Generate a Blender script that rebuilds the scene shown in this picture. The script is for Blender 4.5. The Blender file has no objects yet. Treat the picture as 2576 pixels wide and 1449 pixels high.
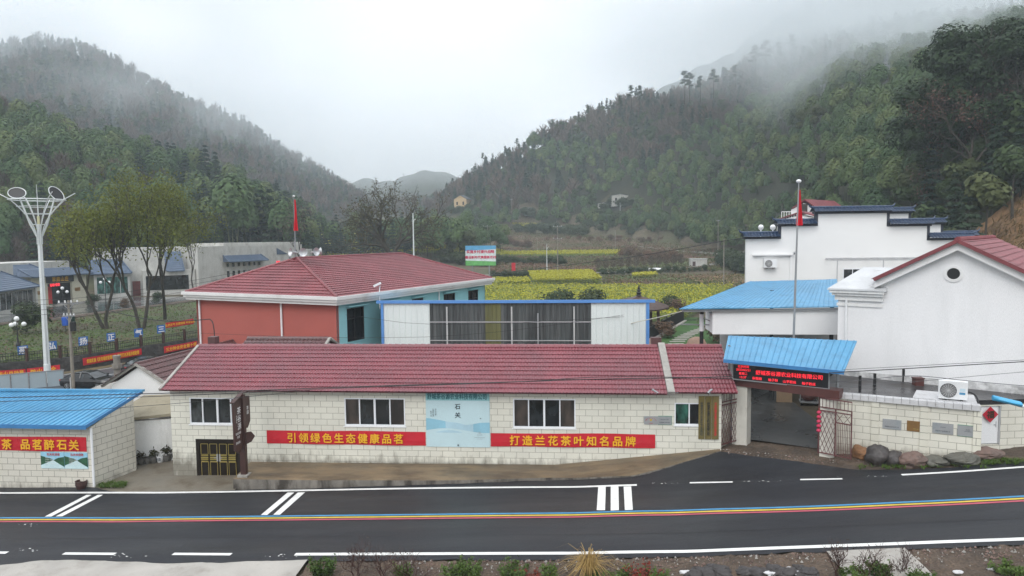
import bpy, math, random
import numpy as np

# ---------------------------------------------------------------- camera, world, sun
sc = bpy.context.scene
col = sc.collection
R = math.radians
F, CX, CY = 1786.0, 1288.0, 724.5            # focal length and centre of the 2576 px wide picture
CAM = np.array([0.0, 0.0, 12.2]); YAW, PIT, ROL = R(5.0), R(4.13), R(.65)
_f = np.array([-math.sin(YAW)*math.cos(PIT), math.cos(YAW)*math.cos(PIT), -math.sin(PIT)])
_r0 = np.array([math.cos(YAW), math.sin(YAW), 0]); _u0 = np.cross(_r0, _f)
_rt = _r0*math.cos(ROL) - _u0*math.sin(ROL); _up = _u0*math.cos(ROL) + _r0*math.sin(ROL)
cd = bpy.data.cameras.new('camera'); cam = bpy.data.objects.new('camera', cd); col.objects.link(cam)
cd.sensor_width = 36; cd.lens = 36*F/2576; cd.clip_start = .5; cd.clip_end = 6000
from mathutils import Matrix, Vector
M = Matrix.Identity(4)
for i in range(3):
    M[i][0], M[i][1], M[i][2], M[i][3] = _rt[i], _up[i], -_f[i], CAM[i]
cam.matrix_world = M
sc.camera = cam
sc.view_settings.view_transform = 'Standard'; sc.view_settings.look = 'None'
sc.view_settings.exposure = 0.12; sc.view_settings.gamma = 1
try:
    sc.cycles.use_denoising = True
    sc.cycles.denoiser = 'OPENIMAGEDENOISE'
    sc.cycles.max_bounces = 5; sc.cycles.diffuse_bounces = 3; sc.cycles.glossy_bounces = 2
    sc.cycles.transmission_bounces = 3; sc.cycles.transparent_max_bounces = 12; sc.cycles.volume_bounces = 2
    sc.cycles.volume_step_rate = 1.6; sc.cycles.volume_max_steps = 96; sc.cycles.use_adaptive_sampling = True; sc.cycles.adaptive_threshold = .02
except Exception as e:
    print(e)

SUN_EL, SUN_AZ = R(46), R(195)
w = bpy.data.worlds.new('World'); sc.world = w; w.use_nodes = True
nt = w.node_tree; nt.nodes.clear(); N = nt.nodes.new; L = nt.links.new
out = N('ShaderNodeOutputWorld'); bg = N('ShaderNodeBackground'); L(bg.outputs[0], out.inputs[0])
sky = N('ShaderNodeTexSky'); sky.sky_type = 'NISHITA'; sky.sun_disc = False
sky.sun_elevation = SUN_EL; sky.sun_rotation = SUN_AZ; sky.dust_density = 6; sky.air_density = 1.5
tc = N('ShaderNodeTexCoord'); sp = N('ShaderNodeSeparateXYZ'); L(tc.outputs['Generated'], sp.inputs[0])
mx = N('ShaderNodeMath'); mx.operation = 'MAXIMUM'; mx.inputs[1].default_value = 0; L(sp.outputs[2], mx.inputs[0])
ma = N('ShaderNodeMath'); ma.operation = 'MULTIPLY_ADD'; L(mx.outputs[0], ma.inputs[0])
ma.inputs[1].default_value = 9.2; ma.inputs[2].default_value = 7.5     # overcast: brighter overhead than at the horizon
ns = N('ShaderNodeTexNoise'); ns.inputs['Scale'].default_value = 1.7; ns.inputs['Detail'].default_value = 5
mp = N('ShaderNodeMapping'); mp.inputs['Scale'].default_value = (1, 1, 2.6); L(tc.outputs['Generated'], mp.inputs[0]); L(mp.outputs[0], ns.inputs[0])
mr = N('ShaderNodeMapRange'); mr.inputs[1].default_value = .3; mr.inputs[2].default_value = .7
mr.inputs[3].default_value = .82; mr.inputs[4].default_value = 1.13; L(ns.outputs[0], mr.inputs[0])
mm = N('ShaderNodeMath'); mm.operation = 'MULTIPLY'; L(ma.outputs[0], mm.inputs[0]); L(mr.outputs[0], mm.inputs[1])
cb = N('ShaderNodeVectorMath'); cb.operation = 'SCALE'; cb.inputs[0].default_value = (.955, .985, 1.03); L(mm.outputs[0], cb.inputs['Scale'])
mc = N('ShaderNodeMix'); mc.data_type = 'RGBA'; mc.inputs[0].default_value = .88
L(sky.outputs[0], mc.inputs[6]); L(cb.outputs[0], mc.inputs[7]); L(mc.outputs[2], bg.inputs[0])
bg.inputs[1].default_value = .115
sd = bpy.data.lights.new('sun', 'SUN'); sun = bpy.data.objects.new('sun', sd); col.objects.link(sun)
sd.energy = 1.45; sd.angle = R(40); sd.color = (1, .985, .965)
_sd = Vector((math.sin(SUN_AZ)*math.cos(SUN_EL), math.cos(SUN_AZ)*math.cos(SUN_EL), math.sin(SUN_EL)))
sun.rotation_euler = _sd.to_track_quat('Z', 'Y').to_euler()
sun.location = (0, 0, 80)

# ---------------------------------------------------------------- picture rays to places in the world
def ray(x, y): return _f + _rt*((x-CX)/F) + _up*((CY-y)/F)
_fh = np.array([-math.sin(YAW), math.cos(YAW), 0])
def atY(x, y, Y): d = ray(x, y); return CAM + d*(Y/d[1])
def atZ(x, y, z): d = ray(x, y); return CAM + d*((z-CAM[2])/d[2])
def atD(x, y, D): d = ray(x, y); return CAM + d*(D/(d@_fh))

# ---------------------------------------------------------------- mesh building
class MB:
    def __init__(s): s.V = []; s.n = 0; s.G = []; s.ac = 0.0
    def raw(s, v, f, m=0, a=None):
        v = np.asarray(v, float).reshape(-1, 3); f = np.asarray(f, np.int64)
        s.V.append(v); aa = np.full(len(f), s.ac) if a is None else np.asarray(a, float)
        s.G.append((f + s.n, np.full(len(f), m), aa)); s.n += len(v); return s
    def face(s, pts, m=0): return s.raw(pts, [list(range(len(pts)))], m)
    def hexa(s, p, m=0):          # 8 corners: 4 bottom (ccw), 4 top
        return s.raw(p, [[3,2,1,0],[4,5,6,7],[0,1,5,4],[1,2,6,5],[2,3,7,6],[3,0,4,7]], m)
    def box(s, x0, x1, y0, y1, z0, z1, m=0):
        return s.hexa([(x0,y0,z0),(x1,y0,z0),(x1,y1,z0),(x0,y1,z0),(x0,y0,z1),(x1,y0,z1),(x1,y1,z1),(x0,y1,z1)], m)
    def bar(s, p, q, w, h=None, m=0, up=(0,0,1)):
        p = np.array(p, float); q = np.array(q, float); h = w if h is None else h
        d = q-p; d /= (np.linalg.norm(d)+1e-9); u = np.array(up, float)
        if abs(d@u) > .97: u = np.array((0, 1.0, 0))
        a = np.cross(d, u); a /= np.linalg.norm(a); b = np.cross(a, d); a *= w/2; b *= h/2
        return s.hexa([p-a-b, p+a-b, q+a-b, q-a-b, p-a+b, p+a+b, q+a+b, q-a+b], m)
    def tube(s, pts, r, n=6, m=0, cap=True):
        P = np.array(pts, float); k = len(P); rr = np.full(k, r) if np.isscalar(r) else np.array(r, float)
        T = np.gradient(P, axis=0); T /= (np.linalg.norm(T, axis=1)[:, None]+1e-9)
        u = np.array((0, 0, 1.0)) if abs(T[0][2]) < .9 else np.array((1.0, 0, 0))
        vs = []
        for i in range(k):
            a = np.cross(T[i], u); a /= (np.linalg.norm(a)+1e-9); b = np.cross(a, T[i]); u = b
            th = np.arange(n)*2*math.pi/n
            vs.append(P[i] + rr[i]*(np.cos(th)[:, None]*a + np.sin(th)[:, None]*b))
        fs = [[i*n+j, i*n+(j+1) % n, (i+1)*n+(j+1) % n, (i+1)*n+j] for i in range(k-1) for j in range(n)]
        base = s.n; s.raw(np.concatenate(vs), fs, m)
        if cap:
            s.G.append((np.array([[base+j for j in range(n)][::-1]]), np.array([m]), np.array([s.ac])))
            s.G.append((np.array([[base+(k-1)*n+j for j in range(n)]]), np.array([m]), np.array([s.ac])))
        return s
    def lathe(s, prof, n=12, c=(0, 0, 0), m=0, axis=None):
        th = np.arange(n)*2*math.pi/n; vs = []
        for r, z in prof: vs.append(np.stack([r*np.cos(th), r*np.sin(th), np.full(n, z)], 1))
        v = np.concatenate(vs)
        if axis is not None:
            q = Vector((0, 0, 1)).rotation_difference(Vector(axis)).to_matrix(); v = v @ np.array(q).T
        k = len(prof)
        fs = [[i*n+j, i*n+(j+1) % n, (i+1)*n+(j+1) % n, (i+1)*n+j] for i in range(k-1) for j in range(n)]
        return s.raw(v + np.array(c, float), fs, m)
    def ball(s, c, r, n=10, m=0, k=6, sq=(1, 1, 1)):
        th = np.arange(n)*2*math.pi/n; ph = np.linspace(-math.pi/2, math.pi/2, k+1); vs = []
        for p in ph: vs.append(np.stack([math.cos(p)*np.cos(th)*sq[0], math.cos(p)*np.sin(th)*sq[1], np.full(n, math.sin(p)*sq[2])], 1))
        fs = [[i*n+j, i*n+(j+1) % n, (i+1)*n+(j+1) % n, (i+1)*n+j] for i in range(k) for j in range(n)]
        return s.raw(np.concatenate(vs)*r + np.array(c, float), fs, m)
    def prism(s, poly, vec, m=0):  # polygon (3-d points) swept along vec
        P = np.array(poly, float); k = len(P); v = np.array(vec, float)
        s.raw(P, [list(range(k))[::-1]], m); s.raw(P+v, [list(range(k))], m)
        Q = np.concatenate([P, P+v]); return s.raw(Q, [[j, (j+1) % k, k+(j+1) % k, k+j] for j in range(k)], m)
    def grid(s, P, m=0):
        P = np.asarray(P, float); a, b = P.shape[:2]; i = np.arange(a*b).reshape(a, b)
        f = np.stack([i[:-1, :-1], i[1:, :-1], i[1:, 1:], i[:-1, 1:]], -1).reshape(-1, 4)
        return s.raw(P.reshape(-1, 3), f, m)
    def quads(s, Q, m=0, a=None):  # (n,4,3)
        Q = np.asarray(Q, float); n = len(Q)
        return s.raw(Q.reshape(-1, 3), np.arange(4*n).reshape(n, 4), m, a)
    def wall(s, p, q, z0, z1, holes=(), t=.2, m=0):
        """vertical wall slab from p to q (xy), outer face on the right-hand side of p->q; holes = (u0,u1,z0,z1)"""
        p = np.array(p, float); q = np.array(q, float); Ln = np.linalg.norm(q-p); d = (q-p)/Ln; nn = np.array((-d[1], d[0]))
        us = sorted({0, Ln, *[h[0] for h in holes], *[h[1] for h in holes]}); zs = sorted({z0, z1, *[h[2] for h in holes], *[h[3] for h in holes]})
        pt = lambda u, z, k: (*(p+d*u+nn*t*k), z)
        for i in range(len(us)-1):
            for j in range(len(zs)-1):
                uc, zc = (us[i]+us[i+1])/2, (zs[j]+zs[j+1])/2
                if any(h[0] < uc < h[1] and h[2] < zc < h[3] for h in holes): continue
                a, b, c, e = us[i], us[i+1], zs[j], zs[j+1]
                s.face([pt(a,c,0), pt(b,c,0), pt(b,e,0), pt(a,e,0)], m); s.face([pt(a,e,1), pt(b,e,1), pt(b,c,1), pt(a,c,1)], m)
        for a, b, c, e in list(holes) + [(0, Ln, z0, z1)]:
            o = (a, b, c, e) != (0, Ln, z0, z1)
            for g in ([(a,c),(b,c)], [(b,c),(b,e)], [(b,e),(a,e)], [(a,e),(a,c)]):
                if o: g = g[::-1]
                s.face([pt(*g[1],0), pt(*g[0],0), pt(*g[0],1), pt(*g[1],1)], m)
        return s
    def text(s, body, size, o, rv=(1, 0, 0), uv=(0, 0, 1), m=0, bold=0.0, vert=False, lead=1.08, track=1.0, align='CENTER', sx=1.0):
        rv = np.array(rv, float); uv = np.array(uv, float); rv /= np.linalg.norm(rv); uv /= np.linalg.norm(uv)
        cu = bpy.data.curves.new('t', 'FONT'); cu.body = '\n'.join(body) if vert else body
        cu.size = size; cu.resolution_u = 2; cu.space_character = track; cu.space_line = lead
        cu.align_x = align; cu.align_y = 'CENTER'
        ob = bpy.data.objects.new('t', cu); me = ob.to_mesh(); v = np.array([tuple(a.co) for a in me.vertices])
        if len(v):
            c = (v.max(0)+v.min(0))/2
            if align == 'CENTER': v = v - c
            nv = np.cross(rv, uv); by = {}
            for p in me.polygons: by.setdefault(len(p.vertices), []).append(list(p.vertices))
            k = bold*size
            for j, (du, dv) in enumerate([(0, 0)] if not bold else [(k, 0), (-k, 0), (0, k), (0, -k)]):   # heavy strokes: overlaid copies, each a hair prouder
                P = np.array(o, float) + (v[:, :1]*sx+du)*rv + (v[:, 1:2]+dv)*uv + nv*.0012*j
                b = s.n; s.V.append(P); s.n += len(P)
                for q in by.values(): s.G.append((np.array(q)+b, np.full(len(q), m), np.zeros(len(q))))
        ob.to_mesh_clear(); bpy.data.objects.remove(ob); bpy.data.curves.remove(cu); return s
    def mesh(s, name, mats, inv=None, smooth=False):
        V = np.concatenate(s.V) if s.V else np.zeros((0, 3))
        if inv is not None: V = V @ np.array(inv.to_3x3()).T + np.array(inv.translation)
        me = bpy.data.meshes.new(name); me.vertices.add(len(V)); me.vertices.foreach_set('co', V.ravel())
        loops, starts, mi, at, uvs = [], [], [], [], []; pos = 0; by = {}
        for f, m, a in s.G: by.setdefault(f.shape[1], []).append((f, m, a))
        for k, lst in by.items():
            f = np.concatenate([x[0] for x in lst]); mi.append(np.concatenate([x[1] for x in lst])); at.append(np.concatenate([x[2] for x in lst]))
            loops.append(f.ravel()); starts.append(pos + np.arange(len(f))*k); pos += f.size
            P = V[f]; n = np.cross(P[:, 1]-P[:, 0], P[:, 2]-P[:, 1]); n /= (np.linalg.norm(n, axis=1)[:, None]+1e-12)
            h = np.hypot(n[:, 0], n[:, 1])+1e-9; t = np.stack([-n[:, 1]/h, n[:, 0]/h], 1)
            flat = np.abs(n[:, 2]) > .95; t[flat] = (1, 0)
            u = P[..., 0]*t[:, None, 0] + P[..., 1]*t[:, None, 1]
            vv = np.where(flat[:, None], P[..., 1], P[..., 2]/np.maximum(h, .2)[:, None])
            uvs.append(np.stack([u, vv], -1).reshape(-1, 2))
        if loops:
            Lp = np.concatenate(loops); st = np.concatenate(starts)
            me.loops.add(len(Lp)); me.loops.foreach_set('vertex_index', Lp.astype(np.int32))
            me.polygons.add(len(st)); me.polygons.foreach_set('loop_start', st.astype(np.int32))
            me.polygons.foreach_set('material_index', np.concatenate(mi).astype(np.int32))
            me.polygons.foreach_set('use_smooth', np.full(len(st), smooth))
            ul = me.uv_layers.new(name='UVMap'); ul.data.foreach_set('uv', np.concatenate(uvs).ravel().astype(np.float32))
            at = np.concatenate(at)
            if np.any(at):
                A = me.attributes.new('rnd', 'FLOAT', 'FACE'); A.data.foreach_set('value', at.astype(np.float32))
        for x in (mats if isinstance(mats, (list, tuple)) else [mats]): me.materials.append(x)
        me.update(calc_edges=True); me.validate(); return me
    def build(s, name, mats, parent=None, smooth=False, local=False):
        inv = None
        if parent is not None and not local:
            chain = parent; inv = Matrix.Identity(4)
            mw = Matrix.Identity(4); pp = parent
            while pp is not None: mw = pp.matrix_basis @ mw; pp = pp.parent
            inv = mw.inverted()
        o = bpy.data.objects.new(name, s.mesh(name, mats, inv, smooth)); col.objects.link(o)
        if parent is not None: o.parent = parent
        return o

def tag(o, label=None, cat=None, group=None, kind=None):
    for k, v in (('label', label), ('category', cat), ('group', group), ('kind', kind)):
        if v: o[k] = v
    return o
def thing(name, label, cat, loc=(0, 0, 0), rz=0, group=None):
    o = bpy.data.objects.new(name, None); col.objects.link(o); o.empty_display_size = .3
    o.matrix_basis = Matrix.Translation(Vector([float(x) for x in loc])) @ Matrix.Rotation(rz, 4, 'Z')
    return tag(o, label, cat, group)
def children(o): return [c for c in bpy.data.objects if c.parent == o]
def clone(o, loc, rz=0, sc_=1.0, label=None, kids=None):
    c = o.copy(); col.objects.link(c)
    c.matrix_basis = Matrix.Translation(Vector([float(x) for x in loc])) @ Matrix.Rotation(rz, 4, 'Z') @ Matrix.Scale(sc_, 4)
    if label: c['label'] = label
    def rec(a, b):
        for ch in (kids if (kids is not None and a is o) else a.children):
            d = ch.copy(); col.objects.link(d); d.parent = b; rec(ch, d)
    rec(o, c); return c

# ---------------------------------------------------------------- materials
def nodes(name):
    m = bpy.data.materials.new(name); m.use_nodes = True; t = m.node_tree
    return m, t, t.nodes['Principled BSDF'], t.nodes.new, t.links.new
def rgb(c, k=1.0): return (min(1, c[0]*k), min(1, c[1]*k), min(1, c[2]*k), 1)
def mat(name, c, rough=.6, var=.12, vs=1.5, bump=0.0, bs=25.0, metal=0.0, spec=.5, dirt=None, dth=(.55, .75), ds=.7, damt=.6, fine=.06, fs=40.0, rv=.0, stretch=None, emit=0.0):
    m, t, b, N, L = nodes(name)
    tc = N('ShaderNodeTexCoord'); vec = tc.outputs['Object']
    if stretch:
        mp = N('ShaderNodeMapping'); mp.inputs['Scale'].default_value = stretch; L(vec, mp.inputs[0]); vec = mp.outputs[0]
    n1 = N('ShaderNodeTexNoise'); n1.inputs['Scale'].default_value = vs; n1.inputs['Detail'].default_value = 5; L(vec, n1.inputs[0])
    n2 = N('ShaderNodeTexNoise'); n2.inputs['Scale'].default_value = fs; n2.inputs['Detail'].default_value = 2; L(vec, n2.inputs[0])
    r1 = N('ShaderNodeMapRange'); r1.inputs[1].default_value = .3; r1.inputs[2].default_value = .7; r1.inputs[3].default_value = 1-var; r1.inputs[4].default_value = 1+var; L(n1.outputs[0], r1.inputs[0])
    r2 = N('ShaderNodeMapRange'); r2.inputs[1].default_value = .3; r2.inputs[2].default_value = .7; r2.inputs[3].default_value = 1-fine; r2.inputs[4].default_value = 1+fine; L(n2.outputs[0], r2.inputs[0])
    mu = N('ShaderNodeMath'); mu.operation = 'MULTIPLY'; L(r1.outputs[0], mu.inputs[0]); L(r2.outputs[0], mu.inputs[1])
    sv = N('ShaderNodeVectorMath'); sv.operation = 'SCALE'; sv.inputs[0].default_value = c[:3]; L(mu.outputs[0], sv.inputs['Scale'])
    o = sv.outputs[0]
    if dirt:
        n3 = N('ShaderNodeTexNoise'); n3.inputs['Scale'].default_value = ds; n3.inputs['Detail'].default_value = 8; n3.inputs['Roughness'].default_value = .65; L(vec, n3.inputs[0])
        r3 = N('ShaderNodeMapRange'); r3.inputs[1].default_value = dth[0]; r3.inputs[2].default_value = dth[1]; r3.inputs[4].default_value = damt; L(n3.outputs[0], r3.inputs[0])
        mi = N('ShaderNodeMix'); mi.data_type = 'RGBA'; L(r3.outputs[0], mi.inputs[0]); L(o, mi.inputs[6]); mi.inputs[7].default_value = rgb(dirt); o = mi.outputs[2]
    L(o, b.inputs['Base Color'])
    b.inputs['Roughness'].default_value = rough; b.inputs['Metallic'].default_value = metal; b.inputs['Specular IOR Level'].default_value = spec
    if rv:
        r4 = N('ShaderNodeMapRange'); r4.inputs[1].default_value = .35; r4.inputs[2].default_value = .65; r4.inputs[3].default_value = max(0, rough-rv); r4.inputs[4].default_value = min(1, rough+rv)
        L(n1.outputs[0], r4.inputs[0]); L(r4.outputs[0], b.inputs['Roughness'])
    if bump:
        n4 = N('ShaderNodeTexNoise'); n4.inputs['Scale'].default_value = bs; n4.inputs['Detail'].default_value = 4; L(vec, n4.inputs[0])
        bp = N('ShaderNodeBump'); bp.inputs['Strength'].default_value = bump; bp.inputs['Distance'].default_value = .05; L(n4.outputs[0], bp.inputs['Height']); L(bp.outputs[0], b.inputs['Normal'])
    if emit:
        b.inputs['Emission Color'].default_value = rgb(c); b.inputs['Emission Strength'].default_value = emit
    return m
def block_mat(name, c, c2, mortar, bw=.62, bh=.31, stain=(.16, .14, .10), sz=(.0, 1.2), off=(0, 0), ms=.012, samt=.75):
    """cream block cladding drawn with joints; damp grime grows up from the foot of the wall"""
    m, t, b, N, L = nodes(name)
    uv = N('ShaderNodeUVMap'); mp = N('ShaderNodeMapping'); mp.inputs['Location'].default_value = (off[0], off[1], 0); L(uv.outputs[0], mp.inputs[0])
    br = N('ShaderNodeTexBrick'); L(mp.outputs[0], br.inputs[0]); br.inputs['Scale'].default_value = 1; br.inputs['Brick Width'].default_value = bw; br.inputs['Row Height'].default_value = bh
    br.inputs['Mortar Size'].default_value = ms; br.inputs['Mortar Smooth'].default_value = .3; br.inputs['Color1'].default_value = rgb(c); br.inputs['Color2'].default_value = rgb(c2); br.inputs['Mortar'].default_value = rgb(mortar); br.inputs['Bias'].default_value = 0
    tc = N('ShaderNodeTexCoord'); n1 = N('ShaderNodeTexNoise'); n1.inputs['Scale'].default_value = .6; n1.inputs['Detail'].default_value = 7; L(tc.outputs['Object'], n1.inputs[0])
    r1 = N('ShaderNodeMapRange'); r1.inputs[1].default_value = .3; r1.inputs[2].default_value = .7; r1.inputs[3].default_value = .9; r1.inputs[4].default_value = 1.08; L(n1.outputs[0], r1.inputs[0])
    sv = N('ShaderNodeVectorMath'); sv.operation = 'SCALE'; L(br.outputs[0], sv.inputs[0]); L(r1.outputs[0], sv.inputs['Scale'])
    sp = N('ShaderNodeSeparateXYZ'); L(tc.outputs['Object'], sp.inputs[0])
    r2 = N('ShaderNodeMapRange'); r2.inputs[1].default_value = sz[0]; r2.inputs[2].default_value = sz[1]; r2.inputs[3].default_value = .42; r2.inputs[4].default_value = -.30; L(sp.outputs[2], r2.inputs[0])
    mq = N('ShaderNodeMapping'); mq.inputs['Scale'].default_value = (1.3, 1.3, .5); L(tc.outputs['Object'], mq.inputs[0])
    n2 = N('ShaderNodeTexNoise'); n2.inputs['Scale'].default_value = 2; n2.inputs['Detail'].default_value = 8; n2.inputs['Roughness'].default_value = .6; L(mq.outputs[0], n2.inputs[0])
    ad = N('ShaderNodeMath'); ad.operation = 'ADD'; L(n2.outputs[0], ad.inputs[0]); L(r2.outputs[0], ad.inputs[1])
    r3 = N('ShaderNodeMapRange'); r3.inputs[1].default_value = .54; r3.inputs[2].default_value = .86; r3.inputs[4].default_value = samt; L(ad.outputs[0], r3.inputs[0])
    mi = N('ShaderNodeMix'); mi.data_type = 'RGBA'; L(r3.outputs[0], mi.inputs[0]); L(sv.outputs[0], mi.inputs[6]); mi.inputs[7].default_value = rgb(stain)
    L(mi.outputs[2], b.inputs['Base Color']); b.inputs['Roughness'].default_value = .45; b.inputs['Specular IOR Level'].default_value = .35
    bp = N('ShaderNodeBump'); bp.inputs['Strength'].default_value = .5; bp.inputs['Distance'].default_value = .01; bp.invert = True; L(br.outputs['Fac'], bp.inputs['Height']); L(bp.outputs[0], b.inputs['Normal'])
    return m
def glass_mat(name, c=(.024, .028, .030), rough=.07, refl_streak=.9):
    m, t, b, N, L = nodes(name)
    tc = N('ShaderNodeTexCoord'); mp = N('ShaderNodeMapping'); mp.inputs['Scale'].default_value = (1.6, 1.6, .7); mp.inputs['Rotation'].default_value = (.4, .6, .2); L(tc.outputs['Object'], mp.inputs[0])
    n = N('ShaderNodeTexNoise'); n.inputs['Scale'].default_value = 1.3; n.inputs['Detail'].default_value = 4; L(mp.outputs[0], n.inputs[0])
    r = N('ShaderNodeMapRange'); r.inputs[1].default_value = .42; r.inputs[2].default_value = .7; r.inputs[3].default_value = .35; r.inputs[4].default_value = 1+3*refl_streak; L(n.outputs[0], r.inputs[0])  # pale slanting reflections are painted into the pane colour by this noise
    s = N('ShaderNodeVectorMath'); s.operation = 'SCALE'; s.inputs[0].default_value = c; L(r.outputs[0], s.inputs['Scale']); L(s.outputs[0], b.inputs['Base Color'])
    b.inputs['Roughness'].default_value = rough; b.inputs['Specular IOR Level'].default_value = .6
    return m
def leaf_mat(name, c1, c2, c3=None, rough=.6, trans=.25):
    """foliage: hue drifts from plant to plant (object random, or the per-plant value stored on the faces)"""
    m, t, b, N, L = nodes(name)
    oi = N('ShaderNodeObjectInfo'); at = N('ShaderNodeAttribute'); at.attribute_name = 'rnd'
    ad = N('ShaderNodeMath'); ad.operation = 'ADD'; L(oi.outputs['Random'], ad.inputs[0]); L(at.outputs['Fac'], ad.inputs[1])
    fr = N('ShaderNodeMath'); fr.operation = 'FRACT'; L(ad.outputs[0], fr.inputs[0])
    cr = N('ShaderNodeValToRGB'); L(fr.outputs[0], cr.inputs[0]); e = cr.color_ramp.elements
    e[0].color = rgb(c1); e[1].color = rgb(c2)
    if c3: q = cr.color_ramp.elements.new(.5); q.color = rgb(c3)
    ge = N('ShaderNodeNewGeometry'); mr = N('ShaderNodeMapRange'); mr.inputs[3].default_value = .78; mr.inputs[4].default_value = 1.25; L(ge.outputs['Random Per Island'], mr.inputs[0])
    sv = N('ShaderNodeVectorMath'); sv.operation = 'SCALE'; L(cr.outputs[0], sv.inputs[0]); L(mr.outputs[0], sv.inputs['Scale'])
    L(sv.outputs[0], b.inputs['Base Color']); b.inputs['Roughness'].default_value = rough; b.inputs['Specular IOR Level'].default_value = .25
    if trans:
        tr = N('ShaderNodeBsdfTranslucent'); L(sv.outputs[0], tr.inputs[0]); mx = N('ShaderNodeMixShader'); mx.inputs[0].default_value = trans
        L(b.outputs[0], mx.inputs[1]); L(tr.outputs[0], mx.inputs[2]); L(mx.outputs[0], t.nodes['Material Output'].inputs[0])
    return m

def interp(x, a, b): return np.interp(x, a, b)
def sstep(x, a, b): q = np.clip((np.asarray(x, float)-a)/(b-a), 0, 1); return q*q*(3-2*q)
# ---------------------------------------------------------------- palette
M_ASPH = mat('asphalt', (.0115, .0125, .0165), .5, .25, .5, .35, 60, fine=.38, fs=60, rv=.14, dirt=(.030, .032, .037), dth=(.42, .75), ds=.6, damt=.8, stretch=(.16, 1, 1), spec=.35)
M_ASPH_OLD = mat('old_asphalt', (.05, .053, .06), .45, .12, .5, .2, 40, rv=.1)
M_LINE = mat('road_paint_white', (.72, .72, .70), .6, .08, 2, dirt=(.25, .25, .25), dth=(.58, .8), ds=3, damt=.5)
M_RBLUE = mat('road_paint_blue', (.055, .24, .44), .6, .12, 2); M_RYEL = mat('road_paint_yellow', (.56, .40, .045), .6, .12, 2); M_RRED = mat('road_paint_red', (.42, .075, .11), .6, .12, 2)
M_CONC = mat('concrete_pale', (.36, .34, .31), .75, .14, .6, .25, 30, dirt=(.19, .17, .14), dth=(.5, .72), ds=.9)
M_CONCB = mat('concrete_stained', (.175, .128, .075), .5, .32, .7, .3, 25, dirt=(.06, .045, .03), dth=(.42, .64), ds=.9, damt=.85, stretch=(.5, 1.5, 1), rv=.15)
M_CURB = mat('kerb_concrete', (.21, .19, .165), .8, .25, 1.5, .3, 20, dirt=(.04, .032, .025), dth=(.42, .62), ds=1.6, damt=.9, stretch=(1, 1, .35))
M_DIRT = mat('brown_soil', (.085, .060, .042), .9, .35, .9, .9, 9, fine=.4, fs=14, dirt=(.04, .031, .025), dth=(.45, .65), ds=.5)
M_ORANGE = mat('orange_soil', (.21, .12, .055), .9, .25, .8, .8, 8, fine=.3, fs=9, dirt=(.075, .045, .025), dth=(.45, .65), ds=.35)
M_GROUND = mat('hill_floor', (.034, .034, .019), .95, .35, .05, 0, fine=.3, fs=.8, dirt=(.022, .030, .012), dth=(.42, .62), ds=.03, damt=.8)
M_VALLEY = mat('valley_soil', (.085, .066, .040), .95, .25, .06, 0, fine=.35, fs=.9, dirt=(.06, .068, .026), dth=(.47, .6), ds=.035, damt=.85)
M_GRASS = mat('lawn_grass', (.03, .085, .012), .9, .25, .5, .6, 20, fine=.3, fs=9)
M_PGRASS = mat('park_grass', (.055, .085, .02), .9, .35, .25, .6, 12, fine=.35, fs=6, dirt=(.075, .054, .034), dth=(.42, .56), ds=.16)
M_WET = mat('wet_paving', (.12, .125, .125), .12, .25, .12, .03, 5, fine=.15, fs=2, rv=.1, dirt=(.05, .05, .05), dth=(.45, .6), ds=.2)
M_YARD = mat('yard_concrete', (.07, .07, .068), .35, .2, .5, .1, 10, rv=.12)
M_BLOCK = block_mat('cream_blocks', (.70, .685, .60), (.665, .65, .57), (.33, .31, .26), sz=(.55, 1.9), stain=(.11, .095, .07))
M_BLOCK2 = block_mat('cream_blocks_wall', (.70, .68, .595), (.665, .645, .565), (.31, .29, .24), sz=(.0, .9), bh=.31, bw=.66, samt=.6)
M_BLOCK3 = block_mat('cream_blocks_shop', (.66, .63, .55), (.625, .60, .525), (.23, .21, .17), sz=(-.3, .9), stain=(.17, .155, .125))
M_WHITE = mat('white_render', (.80, .80, .80), .7, .05, .4, .1, 30, dirt=(.60, .60, .60), dth=(.55, .8), ds=.35, damt=.4)
M_WHITED = mat('white_render_streaked', (.78, .78, .77), .75, .07, .8, .1, 30, dirt=(.36, .36, .33), dth=(.52, .78), ds=.9, damt=.75, stretch=(1.2, 1.2, .35))
M_GREYW = mat('grey_render', (.50, .50, .50), .8, .1, .8, dirt=(.26, .25, .22), dth=(.5, .75), ds=.7, damt=.6)
M_PVC = mat('white_pvc', (.80, .81, .82), .35, .03); M_FRAMEW = mat('white_frame', (.78, .80, .83), .35, .03)
M_GLASS = glass_mat('window_glass'); M_GLASSG = glass_mat('green_glass', (.012, .05, .036)); M_GLASSB = glass_mat('brown_insect_screen', (.042, .030, .023), .5, .25)
M_GLASSD = glass_mat('dark_glass', (.012, .015, .017), .12, .3)
M_TILE = mat('pink_red_resin_tile', (.218, .053, .067), .40, .12, .6, .05, 20, fine=.08, fs=9, dirt=(.16, .058, .07), dth=(.42, .65), ds=.45, damt=.7)
M_TILEH = mat('maroon_tile', (.215, .052, .06), .44, .14, .5, .05, 20, fine=.12, fs=7, dirt=(.14, .035, .042), dth=(.45, .7), ds=.4, damt=.7)
M_TILED = mat('dark_brown_tile', (.115, .052, .052), .4, .2, .8, dirt=(.05, .032, .03), dth=(.45, .65), ds=.8)
M_CEM = mat('cement_coping', (.33, .315, .29), .85, .15, 1, .3, 20, dirt=(.13, .12, .10), dth=(.5, .7), ds=1.2)
M_BLUE = mat('blue_metal_roof', (.085, .30, .50), .38, .10, .35, 0, dirt=(.055, .19, .33), dth=(.46, .72), ds=1.3, damt=.75, spec=.5)
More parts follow.
